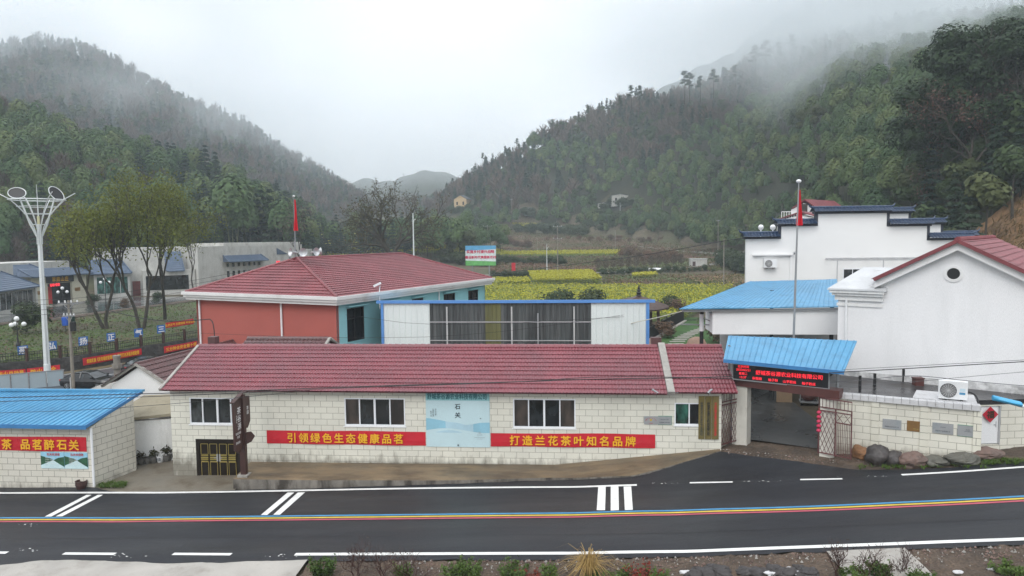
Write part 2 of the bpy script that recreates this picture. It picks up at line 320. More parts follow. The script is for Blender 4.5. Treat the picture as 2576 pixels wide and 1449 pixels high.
M_BLUET = mat('blue_trim', (.10, .27, .62), .4, .06)
M_BLUED = mat('dark_blue_metal', (.045, .19, .42), .45, .1)
M_RED = mat('terracotta_red_render', (.39, .10, .08), .75, .06, .35, .1, 25, dirt=(.34, .085, .066), dth=(.5, .8), ds=.25, damt=.6)
M_TURQ = mat('turquoise_render', (.27, .56, .60), .7, .06, .4)
M_FASC = mat('white_fascia', (.70, .70, .69), .7, .06, .6, dirt=(.33, .32, .29), dth=(.52, .75), ds=.8, damt=.7, stretch=(.6, .6, 2))
M_PANEL = mat('white_steel_panel', (.70, .75, .74), .45, .04, .5, stretch=(1, 1, .15))
M_BANNER = mat('red_banner_cloth', (.52, .008, .022), .6, .08, 1.2, .15, 6); M_YTXT = mat('yellow_lettering', (.80, .42, .015), .6, .08)
M_BROWN = mat('brown_timber', (.055, .022, .018), .5, .2, 3, .2, 30); M_MAROON = mat('maroon_beam', (.085, .028, .024), .5, .15, 2)
M_DOOR = mat('black_brown_door', (.014, .009, .006), .4, .15, 3, spec=.25); M_GOLD = mat('brass_trim', (.50, .40, .12), .35, .1, metal=.6)
M_STEEL = mat('galvanised_steel', (.55, .56, .57), .35, .08, metal=.5); M_GREYM = mat('grey_steel', (.30, .31, .32), .45, .1, metal=.3)
M_BLACK = mat('black_iron', (.012, .012, .013), .5, .15); M_IRON = mat('rusty_rose_iron', (.12, .045, .045), .7, .3, 6)
M_DARKROOF = mat('dark_wet_roof', (.030, .028, .030), .35, .3, .5, .2, 12, rv=.15, dirt=(.06, .05, .04), dth=(.5, .7), ds=.5)
M_COPE = mat('pale_stone_coping', (.56, .56, .57), .5, .1, 1.5, dirt=(.3, .29, .27), dth=(.55, .75), ds=2)
M_CAPBLUE = mat('slate_blue_glazed_tile', (.022, .045, .095), .3, .2, 3); M_TRIMD = mat('dark_slate_trim', (.03, .035, .05), .6, .15)
M_STONE = mat('dark_wet_stone', (.045, .038, .036), .5, .3, 1.5, .8, 6, fine=.2, fs=12); M_STONEO = mat('ochre_stone', (.20, .10, .045), .7, .3, 1.5, .8, 6); M_STONER = mat('reddish_grey_stone', (.17, .11, .09), .7, .3, 1.2, .9, 6, dirt=(.06, .05, .045), dth=(.45, .6), ds=1.5)
M_STONEG = mat('grey_green_stone', (.12, .115, .095), .7, .3, 1.2, .9, 6, dirt=(.05, .05, .042), dth=(.45, .6), ds=1.5)
M_STONEP = mat('pinkish_boulder', (.27, .17, .125), .7, .15, 1.2, .4, 6)
M_BARK = mat('bark', (.050, .042, .032), .9, .3, 3, .6, 12); M_BARKP = mat('pale_bark', (.11, .09, .065), .9, .3, 3, .6, 12)
M_CABLE = mat('black_cable', (.02, .02, .022), .6, .1); M_CABLEG = mat('grey_cable', (.10, .10, .11), .6, .1); M_CABLEW = mat('white_cable', (.62, .60, .52), .5, .1)
M_CEMPOLE = mat('concrete_pole', (.23, .21, .18), .85, .2, 2, .3, 20)
M_FLAG = mat('red_flag_cloth', (.60, .008, .025), .7, .1, 2); M_PLASTICW = mat('white_plastic', (.78, .79, .80), .4, .04)
def emitter(name, c, s):
    m, t, b, N_, L_ = nodes(name); b.inputs['Base Color'].default_value = rgb(c, .3); b.inputs['Emission Color'].default_value = rgb(c); b.inputs['Emission Strength'].default_value = s; return m
M_LED = emitter('red_led', (1, .03, .05), 1.3)
M_INK = mat('dark_ink', (.015, .03, .045), .6, .05); M_TEAL = mat('teal_ink', (.015, .13, .15), .6, .05); M_REDI = mat('red_ink', (.52, .03, .03), .6, .05); M_WINK = mat('white_ink', (.8, .8, .8), .6, .03); M_GREYI = mat('grey_ink', (.28, .33, .36), .6, .05)

# ---------------------------------------------------------------- the lie of the land
def zr(X): return np.interp(X, [-90, -28, -20, -10, 0, 4, 8, 12, 16, 20, 30, 60], [-.8, -.2, 0, .45, .85, 1.12, 1.55, 2.0, 2.4, 2.8, 3.6, 5])
def gnear(X, Y):
    X = np.asarray(X, float); Y = np.asarray(Y, float); a = zr(X)
    st = np.interp(X, [-60, -28, -22, -17, 0, 7, 12, 17, 22, 40], [-.5, -.15, .05, .15, .8, 1.85, 2.05, 2.6, 2.95, 3.8])
    bk = np.interp(X, [-22, -5, 60], [-.1, 1.5, 1.5])
    z = a + (st-a)*sstep(Y, 31.2, 34.8); z = z + (bk-z)*sstep(Y, 52, 62)*np.where(X > 4, 1, 0) + (bk-z)*sstep(Y, 39, 46)*np.where(X > 4, 0, 1)
    T = 24.2 - .22*np.clip(X-1, 0, 30)
    return np.where(Y < T, np.maximum(a - .07*(T-Y), a-1.2), z)
_rh = np.array([math.cos(YAW), math.sin(YAW), 0])
def us(x, y):
    d = ray(x, y); e = d@_fh; return CX + F*(d@_rh)/e, d[2]/e
HILLS = []
def hill(name, ridge, drop, D, foot, p, back=.8):
    q = [us(x, y+drop) for x, y in ridge]
    HILLS.append((np.array([a[0] for a in q]), np.array([a[1] for a in q]), D, foot, p, back))
hill('left_far', [(-900, 60), (0, 110), (80, 90), (200, 105), (330, 175), (500, 265), (620, 305), (720, 375), (830, 440), (900, 480), (975, 560), (1050, 600)], 16, ([0, 500, 960], [640, 610, 660]), ([0, 600, 960], [330, 390, 540]), .9)
hill('left_near', [(-900, 230), (0, 268), (110, 298), (220, 345), (350, 372), (500, 402), (600, 440), (700, 480), (780, 530), (815, 590), (850, 660)], 62, ([0, 400, 800], [235, 245, 300]), ([0, 400, 800], [142, 158, 215]), .85)
hill('far_middle', [(700, 560), (860, 460), (900, 443), (1000, 428), (1100, 412), (1150, 432), (1250, 480), (1400, 520)], 6, ([0, 2576], [1000, 1000]), ([0, 2576], [780, 780]), 1)
hill('right_main', [(1000, 600), (1060, 540), (1120, 480), (1190, 430), (1300, 368), (1400, 315), (1480, 285), (1600, 240), (1650, 240), (1750, 225), (1850, 180), (1900, 135), (2000, 115), (2100, 95), (2300, 72), (2450, 58), (2576, 45), (3300, 0)], 24,
     ([1100, 1300, 1600, 2000, 2300, 2576, 3200], [520, 510, 490, 410, 345, 310, 300]), ([1100, 1300, 1500, 1620, 1700, 1800, 1900, 2000, 2100, 2300, 2450, 2576, 3200], [430, 400, 380, 340, 312, 280, 228, 176, 130, 96, 76, 66, 62]), .82, .3)
hill('right_far', [(1380, 520), (1560, 330), (1650, 205), (1750, 145), (1850, 85), (1950, 30), (2100, -40), (2300, -70), (2576, -80), (3300, -80)], 4, ([1500, 2576], [800, 720]), ([1500, 2576], [560, 500]), .9)
def hf(X, Y):
    X = np.asarray(X, float); Y = np.asarray(Y, float)
    D = -X*math.sin(YAW) + Y*math.cos(YAW); lat = X*math.cos(YAW) + Y*math.sin(YAW); Ds = np.maximum(D, 20); u = CX + F*lat/Ds
    near = gnear(X, Y); zv = np.interp(D, [0, 150, 185, 260, 300, 420, 500, 700, 1200], [1.5, 1.5, 2.2, 5.2, 7.5, 16, 22, 34, 50])
    base = near + sstep(D, 95, 140)*(zv-near); z = base.copy()
    nz = np.sin(X*.043+1)*np.cos(Y*.037) + .5*np.sin(X*.11+Y*.07)*np.cos(Y*.09-X*.03)
    for ru, rs, Dr, Ft, p, bk in HILLS:
        dr = np.interp(u, *Dr); ft = np.interp(u, *Ft); zz = CAM[2] + np.interp(u, ru, rs)*dr
        q = (D-ft)/(dr-ft); qq = np.clip(q, 0, 1); pr = np.where(q > 1, np.maximum(0, 1-(q-1)*bk), qq**p*(1-.0*qq)); pr = np.where(q < 0, 0, pr)
        hz = base + np.maximum(zz-base, 0)*pr + nz*2.5*np.sin(np.pi*qq) + np.where(dr > 690, (np.sin(X*.031)+np.sin(X*.083+Y*.02)+.7*np.sin(X*.21))*2.6*qq, 0)
        z = np.where((q > 0) & (D > 50), np.maximum(z, hz), z)
    return z
def atG(x, y):
    z = .5
    for _ in range(25): p = atZ(x, y, z); z = .5*z + .5*float(gnear(p[0], p[1]))
    return np.array([p[0], p[1], float(gnear(p[0], p[1]))])
def atH(x, y, d0=60, d1=1500):
    ds = np.geomspace(d0, d1, 900); d = ray(x, y); t = ds/(d@_fh); P = CAM + d*t[:, None]
    k = np.nonzero(P[:, 2] < hf(P[:, 0], P[:, 1]))[0]
    if len(k) == 0: return None
    p = P[k[0]]; return np.array([p[0], p[1], float(hf(p[0], p[1]))])

phi = np.unique(np.concatenate([np.arange(-180, 181, 6.0), np.arange(-50, 50.01, .4)]).round(3)); rr = np.concatenate([[.01], np.geomspace(2, 1450, 118)])

GX, GY = np.sin(np.radians(phi)[:, None]-YAW)*rr, np.cos(np.radians(phi)[:, None]-YAW)*rr
GZ = hf(GX, GY); GD = -GX*math.sin(YAW)+GY*math.cos(YAW)
GZ = GZ - np.where((GY > 5) & (GD < 58), .16, 0.0)
b = MB(); b.grid(np.stack([GX, GY, GZ], -1))
hillq = (GZ - np.interp(GD, [0, 150, 185, 260, 300, 420, 500, 700, 1200], [1.5, 1.5, 2.2, 5.2, 7.5, 16, 22, 34, 50])) > 3
fm = (hillq[:-1, :-1] & hillq[1:, 1:]).ravel().astype(int); f0, m0, a0 = b.G[0]; b.G[0] = (f0, fm, a0)
tag(b.build('ground', [M_VALLEY, M_GROUND], smooth=True), kind='structure')

# ---------------------------------------------------------------- roads and paving
def poly_xy(pts): return np.array([atG(x, y)[:2] for x, y in pts])
def strip(name, lo, up, m, off=0.0, n=260, k=14, zf=gnear, bump=0.0, seed=1, ragged=0.0):
    lo = np.asarray(lo); up = np.asarray(up); x0 = max(lo[0, 0], up[0, 0]); x1 = min(lo[-1, 0], up[-1, 0])
    xs = np.linspace(x0, x1, n); a = np.interp(xs, lo[:, 0], lo[:, 1]); c = np.interp(xs, up[:, 0], up[:, 1])
    if ragged: q_ = np.random.default_rng(len(name)); f_ = lambda: np.convolve(q_.normal(0, 1, n+8), np.ones(5)/5, 'same')[4:-4]; a = a+ragged*f_(); c = c+ragged*f_()
    s = np.linspace(0, 1, k)
    Y = a[:, None] + (c-a)[:, None]*s; X = np.repeat(xs[:, None], k, 1); Z = zf(X, Y) + off
    if bump:
        r = np.random.default_rng(seed); Z = Z + bump*(r.random(Z.shape)-.5)*2
    mb = MB(); mb.grid(np.stack([X, Y, Z], -1).transpose(0, 1, 2)[:, :, :])
    return tag(mb.build(name, m), kind='structure')
def ribbon(mb, pts, wd, off=.012, m=0, n=None, zf=gnear):
    P = np.array(pts, float); n = n or max(2, int(np.sum(np.hypot(*np.diff(P[:, :2], axis=0).T))/.5)+2)
    s = np.concatenate([[0], np.cumsum(np.hypot(*np.diff(P[:, :2], axis=0).T))]); q = np.linspace(0, s[-1], n)
    X = np.interp(q, s, P[:, 0]); Y = np.interp(q, s, P[:, 1]); tx, ty = np.gradient(X), np.gradient(Y); h = np.hypot(tx, ty); nx, ny = -ty/h, tx/h
    a = np.stack([X-nx*wd/2, Y-ny*wd/2], -1); c = np.stack([X+nx*wd/2, Y+ny*wd/2], -1)
    G = np.stack([np.column_stack([a, zf(a[:, 0], a[:, 1])+off]), np.column_stack([c, zf(c[:, 0], c[:, 1])+off])], 1); mb.grid(G, m)
def smooth(pts, it=2):
    P = np.array(pts, float)
    for _ in range(it): P = np.concatenate([P[:1], np.stack([P[:-1]*.75+P[1:]*.25, P[:-1]*.25+P[1:]*.75], 1).reshape(-1, P.shape[1]), P[-1:]])
    return P
UP = poly_xy([(-300, 1219), (-150, 1221), (0, 1222), (235, 1226), (300, 1240), (330, 1241), (585, 1233), (800, 1228), (1100, 1219), (1380, 1208), (1590, 1200), (1700, 1172), (1810, 1137), (1860, 1143), (2010, 1160), (2150, 1182), (2300, 1180), (2400, 1176), (2576, 1160), (2750, 1150)])
LO = poly_xy([(-300, 1432), (0, 1425), (100, 1412), (200, 1412), (330, 1416), (430, 1421), (560, 1417), (790, 1411), (1000, 1410), (1288, 1409), (1600, 1402), (2000, 1390), (2300, 1381), (2576, 1371), (2800, 1362)])
UP = np.concatenate([[[-90, UP[0, 1]]], UP, [[60, UP[-1, 1]-3]]]); LO = np.concatenate([[[-90, LO[0, 1]]], LO, [[60, LO[-1, 1]-6]]])
strip('road', LO, UP, M_ASPH, 0, n=900, ragged=.07)
lw = MB(); P = lambda *a: [atG(x, y)[:2] for x, y in a]
ul = smooth(P((-300, 1240), (0, 1240), (350, 1239.5), (735, 1235), (1150, 1227), (1602, 1220.5)))
ribbon(lw, ul, .2); ll = smooth(P((742, 1395), (1000, 1394), (1288, 1392.5), (1600, 1388), (2000, 1377), (2300, 1367), (2576, 1356.5), (2800, 1348)))
ribbon(lw, ll, .22); ribbon(lw, smooth(P((2268, 1195), (2400, 1188), (2576, 1175), (2750, 1164))), .17)
tag(lw.build('edge_line', M_LINE), kind='structure')
sm = MB(); M_SEAM = mat('tar_seam', (.006, .006, .007), .5)
ribbon(sm, smooth(P((-300, 1356), (300, 1352), (900, 1349), (1500, 1342), (2050, 1327), (2600, 1303))), .035, .006); tag(sm.build('road_seam', M_SEAM), kind='structure')
for a in [((-40, 1390), (18, 1391)), ((160, 1393), (290, 1394)), ((435, 1394), (582, 1395)), ((1735, 1215), (1843, 1213)), ((2013, 1207), (2119, 1205))]:
    d_ = MB(); ribbon(d_, P(*a), .2 if a[0][1] > 1300 else .15); tag(d_.build('lane_dash', M_LINE), kind='structure')
mid = smooth(P((-300, 1309), (0, 1307), (400, 1306.5), (837, 1302.5), (1298, 1297), (1674, 1288.5), (2024, 1281), (2304, 1269), (2576, 1254.5), (2750, 1245)))
for o_, m_, n_ in ((.21, M_RBLUE, 'blue_centre_line'), (0, M_RYEL, 'yellow_centre_line'), (-.21, M_RRED, 'red_centre_line')):
    d_ = MB(); ribbon(d_, mid+np.array([0, o_]), .135); tag(d_.build(n_, m_), kind='structure')
for q in [[(218.4, 1245), (231.4, 1245), (127.4, 1301), (110.5, 1301)], [(247, 1245), (260, 1245), (155, 1300.5), (138, 1300.5)], [(724, 1239), (741, 1239), (671, 1297), (655, 1297)], [(750, 1239), (768, 1238.5), (703, 1296.5), (686, 1296.5)],
          [(1505, 1223.5), (1524, 1223.5), (1522, 1285), (1501, 1285)], [(1536.3, 1222.8), (1555.8, 1222.8), (1557, 1285), (1536.3, 1286)], [(1568.8, 1224), (1587.8, 1223.5), (1592, 1284), (1572, 1284.5)]]:
    c4 = [np.array(atG(*v)) for v in q]; G = []
    for s in np.linspace(.01, .985, 10):
        a, c = c4[0]+(c4[3]-c4[0])*s, c4[1]+(c4[2]-c4[1])*s; G.append([(*a[:2], float(gnear(*a[:2]))+.012), (*c[:2], float(gnear(*c[:2]))+.012)])
    d_ = MB(); d_.grid(np.array(G)); tag(d_.build('slow_bar', M_LINE), kind='structure')

xe = atG(793, 1412)[0]; Lc = LO[(LO[:, 0] < xe)]; Lc = np.concatenate([Lc, [[xe, np.interp(xe, LO[:, 0], LO[:, 1])]]])
strip('concrete_pad', [[-40, 18], [xe-.3, 18]], Lc+np.array([0, -.02]), M_CONC, .05, n=160, k=20, ragged=.06)
strip('verge', [[xe-.2, 14], [45, 14]], LO+np.array([0, .06]), M_DIRT, -.03, n=340, k=60, bump=.045)
x2, x3 = atG(2075, 1385)[0], atG(2250, 1382)[0]
strip('concrete_slab', [[x2, 20.5], [x3+.3, 20.5]], np.array([[x2-.2, np.interp(x2, LO[:, 0], LO[:, 1])-.05], [x2+1, np.interp(x2+1, LO[:, 0], LO[:, 1])-.02], [x3+.3, np.interp(x3, LO[:, 0], LO[:, 1])-.03]]), M_CONC, .05, n=30, k=20)
M_CONCA = mat('alley_concrete', (.185, .165, .13), .65, .25, .7, .3, 25, dirt=(.085, .062, .038), dth=(.44, .66), ds=.7, damt=.85)
strip('alley_pavement', [[-24.2, 30.8], [-16.4, 30.8]], [[-24.2, 44], [-16.4, 44]], M_CONCA, -.035, n=40, k=40)
strip('gate_forecourt', np.array([[6.2, 32.5], [24, 28.0]]), [[6.2, 37.4], [24, 35]], M_DIRT, -.03, n=120, k=40, bump=.02)
yb = MB(); yb.grid(np.array([[(x, y, 2.02) for y in np.linspace(0, 1, 12)*17+35.9-(x-8)*.5] for x in np.linspace(6.5, 22, 20)])); tag(yb.build('yard_floor', M_YARD), kind='structure')

# raised walk in front of the house
fr = np.concatenate([poly_xy([(587, 1228), (800, 1224), (1100, 1217), (1380, 1206), (1590, 1199), (1700, 1170), (1808, 1136)])]); xs = np.linspace(fr[0, 0], 6.98, 90)
yf = np.interp(xs, fr[:, 0], fr[:, 1]); zb = np.interp(xs, [-17, -2, -1, 7], [.84, .93, .95, 1.86]); zf_ = gnear(xs, yf) + np.interp(xs, [-17, -12, -5, 2, 7], [.46, .30, .12, .05, .02])
b = MB(); s = np.linspace(0, 1, 8); back = np.maximum(34.38, yf+.02)
Yg = yf[:, None]+(back-yf)[:, None]*s; Zg = zf_[:, None]+(zb-zf_)[:, None]*s**.8; b.grid(np.stack([np.repeat(xs[:, None], 8, 1), Yg, Zg], -1))
b.grid(np.stack([np.stack([xs, yf, zf_-1.2], -1), np.stack([xs, yf, zf_], -1)], 1), 1)
b.face([(xs[0], 34.38, -.6), (xs[0], yf[0], -.6), (xs[0], yf[0], zf_[0]), (xs[0], 34.38, zb[0])], 1)
tag(b.build('raised_pavement', [M_CONCB, M_CURB]), kind='structure')
# ---------------------------------------------------------------- building helpers
def A3(*a): return np.array(a, float)
def unit(v): v = np.array(v, float); return v/np.linalg.norm(v)
def tile_roof(p, e, Ln, s, S, course=.38, wave=.16, seg=6, amp=.034, step=.038, mb=None, m=0, clips=(), seed=0):
    """courses of wavy tiles on a slope: p = eave corner, e = along the eave, s = up the slope"""
    e = unit(e); s = unit(s); p = np.array(p, float); n = np.cross(e, s); r = np.random.default_rng(seed)
    nu = int(Ln/wave*seg)+1; u = np.linspace(0, Ln, nu); w_ = amp*np.abs(np.sin(np.pi*u/wave)); w_ = amp*(.5+.5*np.cos(2*np.pi*u/wave))
    k = int(math.ceil(S/course)); rows = []
    for i in range(k):
        a, c = i*course, min(S, (i+1)*course); jit = r.normal(0, .004, nu)
        lip = .03*(.5+.5*np.cos(2*np.pi*u/wave+.6))
        rows.append((np.full(nu, a)-.035-lip*.6, w_+step+jit)); rows.append((np.full(nu, a+.3*(c-a)), w_+step*.72)); rows.append((np.full(nu, c), w_+.0))
    G = np.stack([p + u[:, None]*e + v[:, None]*s + h[:, None]*n for v, h in rows], 0)
    if clips:
        import bmesh
        t = MB(); t.grid(G); me = t.mesh('t', []); bm = bmesh.new(); bm.from_mesh(me)
        for co, no in clips: bmesh.ops.bisect_plane(bm, geom=bm.verts[:]+bm.edges[:]+bm.faces[:], plane_co=Vector(co), plane_no=Vector(no), clear_outer=True)
        bm.to_mesh(me); bm.free(); V = np.array([tuple(v.co) for v in me.vertices])
        base = mb.n; mb.V.append(V); mb.n += len(V)
        by = {}
        for f in me.polygons: by.setdefault(len(f.vertices), []).append(list(f.vertices))
        for k_, fs in by.items(): mb.G.append((np.array(fs)+base, np.full(len(fs), m), np.zeros(len(fs))))
        bpy.data.meshes.remove(me)
    else: mb.grid(G, m)
    return mb
def ridge_caps(mb, p, q, r=.11, pitch=.33, m=0, n=7):
    p = np.array(p, float); q = np.array(q, float); d = np.linalg.norm(q-p); k = max(2, int(d/pitch))
    pts, rr = [], []
    for i in range(k):
        pts += [p+(q-p)*(i/k), p+(q-p)*((i+.93)/k)]; rr += [r*1.18, r]
    mb.tube(pts, rr, n, m); return mb
def rib_roof(mb, p00, p10, p11, p01, pitch=.3, h=.035, th=.05, m=0, nv=6, sag=0.0, seed=0):
    """ribbed steel sheet on four corners, ribs run from the p00-p10 edge to the p01-p11 edge"""
    p00, p10, p11, p01 = [np.array(a, float) for a in (p00, p10, p11, p01)]; r = np.random.default_rng(seed)
    Ln = np.linalg.norm(p10-p00); k = max(1, int(Ln/pitch)); n = unit(np.cross(p10-p00, p01-p00))
    us, hs = [], []
    for i in range(k):
        for f, hh in ((0, 0), (.42, 0), (.48, h), (.56, h), (.62, 0)): us.append((i+f)/k); hs.append(hh)
    us.append(1.0); hs.append(0); us = np.array(us); hs = np.array(hs); v = np.linspace(0, 1, nv+1)
    a = p00 + (p10-p00)*us[:, None]; c = p01 + (p11-p01)*us[:, None]
    ph = r.random(3)*6
    G = np.stack([a + (c-a)*t + (hs + sag*np.sin(us*9+ph[0]+t*3)*np.sin(us*23+ph[1]))[:, None]*n for t in v], 0); mb.grid(G, m)
    lo = [p00-n*th, p10-n*th, p11-n*th, p01-n*th]; mb.face(lo[::-1], m)
    for i in range(4):
        x = [p00, p10, p11, p01]; j = (i+1) % 4; mb.face([lo[i], lo[j], x[j]+n*.001, x[i]+n*.001], m)
    return mb
def window(par, o, rv, w, h, cols, frame, glass, fw=.055, rec=.10, rows=(), name='window', local=False, lab=None, sill=None, heavy=()):
    """o = lower left corner on the wall face, rv = to the right along the wall; outward is to the right-hand side"""
    rv = unit(rv); nv = np.cross(rv, (0, 0, 1)); o = np.array(o, float); up = A3(0, 0, 1); f = MB()
    def bar(x0, x1, z0, z1, d0, d1): a = [o+rv*x+nv*d+up*z for z in (z0, z1) for x, d in ((x0, d0), (x1, d0), (x1, d1), (x0, d1))]; f.hexa(a)
    d0, d1 = -rec+.045, .012-rec*.25
    bar(0, w, 0, fw, d1, d0); bar(0, w, h-fw, h, d1, d0); bar(0, fw, fw, h-fw, d1, d0); bar(w-fw, w, fw, h-fw, d1, d0)
    cs = [0] + list(cols) + [1]
    for i, c in enumerate(cols):
        k = fw*(1.5 if i in heavy else .9); bar(c*w-k/2, c*w+k/2, fw, h-fw, d1+.004, d0-.004)
    for z in rows: bar(fw, w-fw, z*h-fw*.4, z*h+fw*.4, d1+.002, d0-.002)
    fo = f.build(name, frame, par, local=local)
    if sill: q = MB(); q.hexa([o+rv*x+nv*d+up*z for z in (-.055, -.003) for x, d in ((-.05, .04), (w+.05, .04), (w+.05, -rec), (-.05, -rec))]); q.build('sill', sill, fo, local=False) if not local else q.build('sill', sill, fo, local=True)
    gl = glass if isinstance(glass, list) else [glass]*(len(cs)-1)
    for i in range(len(cs)-1):
        q = MB(); a, c = cs[i]*w, cs[i+1]*w; d = -rec+.02
        q.face([o+rv*a+nv*d, o+rv*c+nv*d, o+rv*c+nv*d+up*h, o+rv*a+nv*d+up*h]); q.build('pane', gl[i], fo, local=local)
    if lab: fo['label'] = lab
    return fo

# ---------------------------------------------------------------- the long tea house in cream blocks
YF = 34.4
th = thing('tea_house', 'long low tea company house with cream block walls and a pink-red tiled roof', 'house', (-6.9, YF, 0))
x0, x1 = -20.75, 7.05
wins = [(-19.74, -16.76, 2.77, 4.15), (-11.57, -8.45, 2.78, 4.2), (-3.03, .05, 2.78, 4.24), (4.82, 6.1, 3.0, 4.1)]
holes = [(a-x0, c-x0, d, e) for a, c, d, e in wins] + [(-19.41-x0, -17.16-x0, -.11, 1.93)]
b = MB(); b.wall((x0, YF), (x1, YF), -.8, 4.72, holes, .22)
b.prism([(x0, YF+.22, -.8), (x0, 41.2, -.8), (x0, 41.2, 4.6), (x0, 37.9, 6.1), (x0, YF+.22, 4.72)], (.2, 0, 0))
b.prism([(x1-.2, YF+.22, -.8), (x1-.2, 41.2, -.8), (x1-.2, 41.2, 4.6), (x1-.2, 37.9, 6.1), (x1-.2, YF+.22, 4.72)], (.2, 0, 0))
b.box(x0+.2, x1-.2, 41, 41.2, -.8, 4.6); b.build('wall', M_BLOCK, th)
b = MB(); b.box(x0+.2, x1-.2, YF+1.4, YF+1.45, -.5, 4.7); b.build('inner_partition', M_GREYW, th)
e0, r0 = A3(-21.0, 34.0, 4.62), A3(-21.0, 37.9, 6.27); sl = r0-e0; SL = np.linalg.norm(sl)
b = MB(); tile_roof(e0, (1, 0, 0), 25.42, sl, SL, .385, .165, mb=b, seed=1)
b.face([e0-A3(0, 0, .05), A3(4.42, 34.0, 4.57), A3(4.42, 37.9, 6.2), r0-A3(0, 0, .07)][::-1])
b.face([(-21, 37.9, 6.25), (4.42, 37.9, 6.25), (4.42, 41.6, 4.6), (-21, 41.6, 4.6)]); b.build('roof', M_TILE, th)
b = MB(); tile_roof((4.78, 34.06, 4.68), (1, 0, 0), 2.95, (0, 3.84, 1.6), 4.16, .385, .165, mb=b, seed=2)
b.face([(4.78, 34.06, 4.63), (7.73, 34.06, 4.63), (7.73, 37.9, 6.2), (4.78, 37.9, 6.2)][::-1]); b.face([(4.78, 37.9, 6.25), (7.73, 37.9, 6.25), (7.73, 41.6, 4.6), (4.78, 41.6, 4.6)])
b.build('roof', M_TILE, th)
b = MB(); ridge_caps(b, (-21.05, 37.9, 6.27), (4.4, 37.9, 6.29), .12, .36); ridge_caps(b, (4.8, 37.9, 6.31), (7.75, 37.9, 6.31), .12, .36); b.build('ridge_cap', M_TILE, th)
b = MB(); b.bar((4.6, 33.92, 4.66), (4.6, 37.95, 6.42), .34, .2); b.build('parapet_coping', M_CEM, th)
b = MB(); b.bar((-21.02, 33.98, 4.63), (-21.02, 37.95, 6.32), .14, .16); b.build('verge_mortar', M_CEM, th)
b = MB(); b.box(-20.6, -20.15, 38.1, 38.55, 5.9, 6.75); b.build('chimney', M_TILED, th)
b = MB(); b.box(4.1, 4.65, 38.2, 38.6, 6.0, 6.72); b.build('chimney', M_TILED, th)
for i, (a, c, d, e) in enumerate(wins):
    if i < 3: window(th, (a, YF, d), (1, 0, 0), c-a, e-d, (.25, .5, .75) if i else (.235, .5, .74), M_FRAMEW, [M_GLASSB if i else M_GLASS, M_GLASSD, M_GLASSD, M_GLASSB if i else M_GLASS], .065, .12, heavy=(1,), sill=M_PVC)
    else: window(th, (a, YF, d), (1, 0, 0), c-a, e-d, (.55,), M_FRAMEW, [M_GLASSG, M_GLASSD], .06, .12, sill=M_PVC)
# the double door: four brass-trimmed panels
dx0, dx1, dz0, dz1 = -19.41, -17.16, -.11, 1.93
b = MB(); b.box(dx0, dx1, YF+.03, YF+.09, dz0, dz1); b.box(dx0-.06, dx0+.10, YF-.02, YF+.05, dz0, dz1+.06); b.box(dx1-.10, dx1+.06, YF-.02, YF+.05, dz0, dz1+.06); b.box(dx0+.1, dx1-.1, YF-.02, YF+.05, dz1-.12, dz1+.06)
do = b.build('door', M_DOOR, th)
W = dx1-dx0
for i in range(4):
    a = dx0+.17+i*(W-.34)/4+.03+(.03 if i > 1 else -.01); c = a+(W-.34)/4-.1; g = MB()
    for z0, z1 in ((dz0+.12, .78), (1.18, dz1-.2)):
        for p_, q_ in (((a, z0), (c, z0)), ((a, z1), (c, z1)), ((a, z0), (a, z1)), ((c, z0), (c, z1))): g.bar((p_[0], YF+.02, p_[1]), (q_[0], YF+.02, q_[1]), .022)
    for z in (.82, .93, 1.02, 1.12): g.bar((a, YF+.015, z), (c, YF+.015, z), .035 if z in (.82, 1.12) else .05)
    g.build('panel_trim', M_GOLD, do)
for s_ in (-1, 1):
    g = MB(); cx = (dx0+dx1)/2+s_*.07; g.box(cx-.03, cx+.03, YF-.015, YF+.03, .82, 1.2); g.bar((cx, YF-.05, 1.02), (cx+s_*.14, YF-.05, 1.02), .025); g.bar((cx, YF-.05, 1.02), (cx, YF+.0, 1.02), .02); g.build('handle', M_STEEL, do)
b = MB(); b.box(dx0-.1, dx1+.1, 34.05, 34.36, -.3, -.02); b.build('doorstep', M_CONC, th)
b = MB(); b.tube([(4.3, 34.15, 4.62), (4.6, 34.15, 4.62), (4.95, 34.12, 4.66)], .035, 8); b.build('drain_spout', M_PVC, th)

def sec_cam(p, d, label, arm=(0, .22, .05), c=M_GREYM):
    p = np.array(p, float); t = thing('security_camera', label, 'camera', p); d = unit(d); q = A3(0, 0, 0)
    b = MB(); b.tube([q+np.array(arm), q+np.array(arm)*.5, q], .02, 6); b.build('bracket', c, t, local=True)
    b = MB(); b.bar(q-d*.1, q+d*.22, .09, .09); b.bar(q-d*.1+A3(0, 0, .055), q+d*.27+A3(0, 0, .055), .11, .015); b.build('housing', c, t, local=True)
    b = MB(); b.tube([q+d*.22, q+d*.235], .034, 10); b.build('lens', M_BLACK, t, local=True); return t
sec_cam(atY(1645, 984, 34.15), (.7, -.6, -.4), 'small security camera under the eave by the grey coping strip'); sec_cam(atY(1788, 984, 34.15), (-.7, -.7, -.4), 'small security camera above the vertical gold name boards')

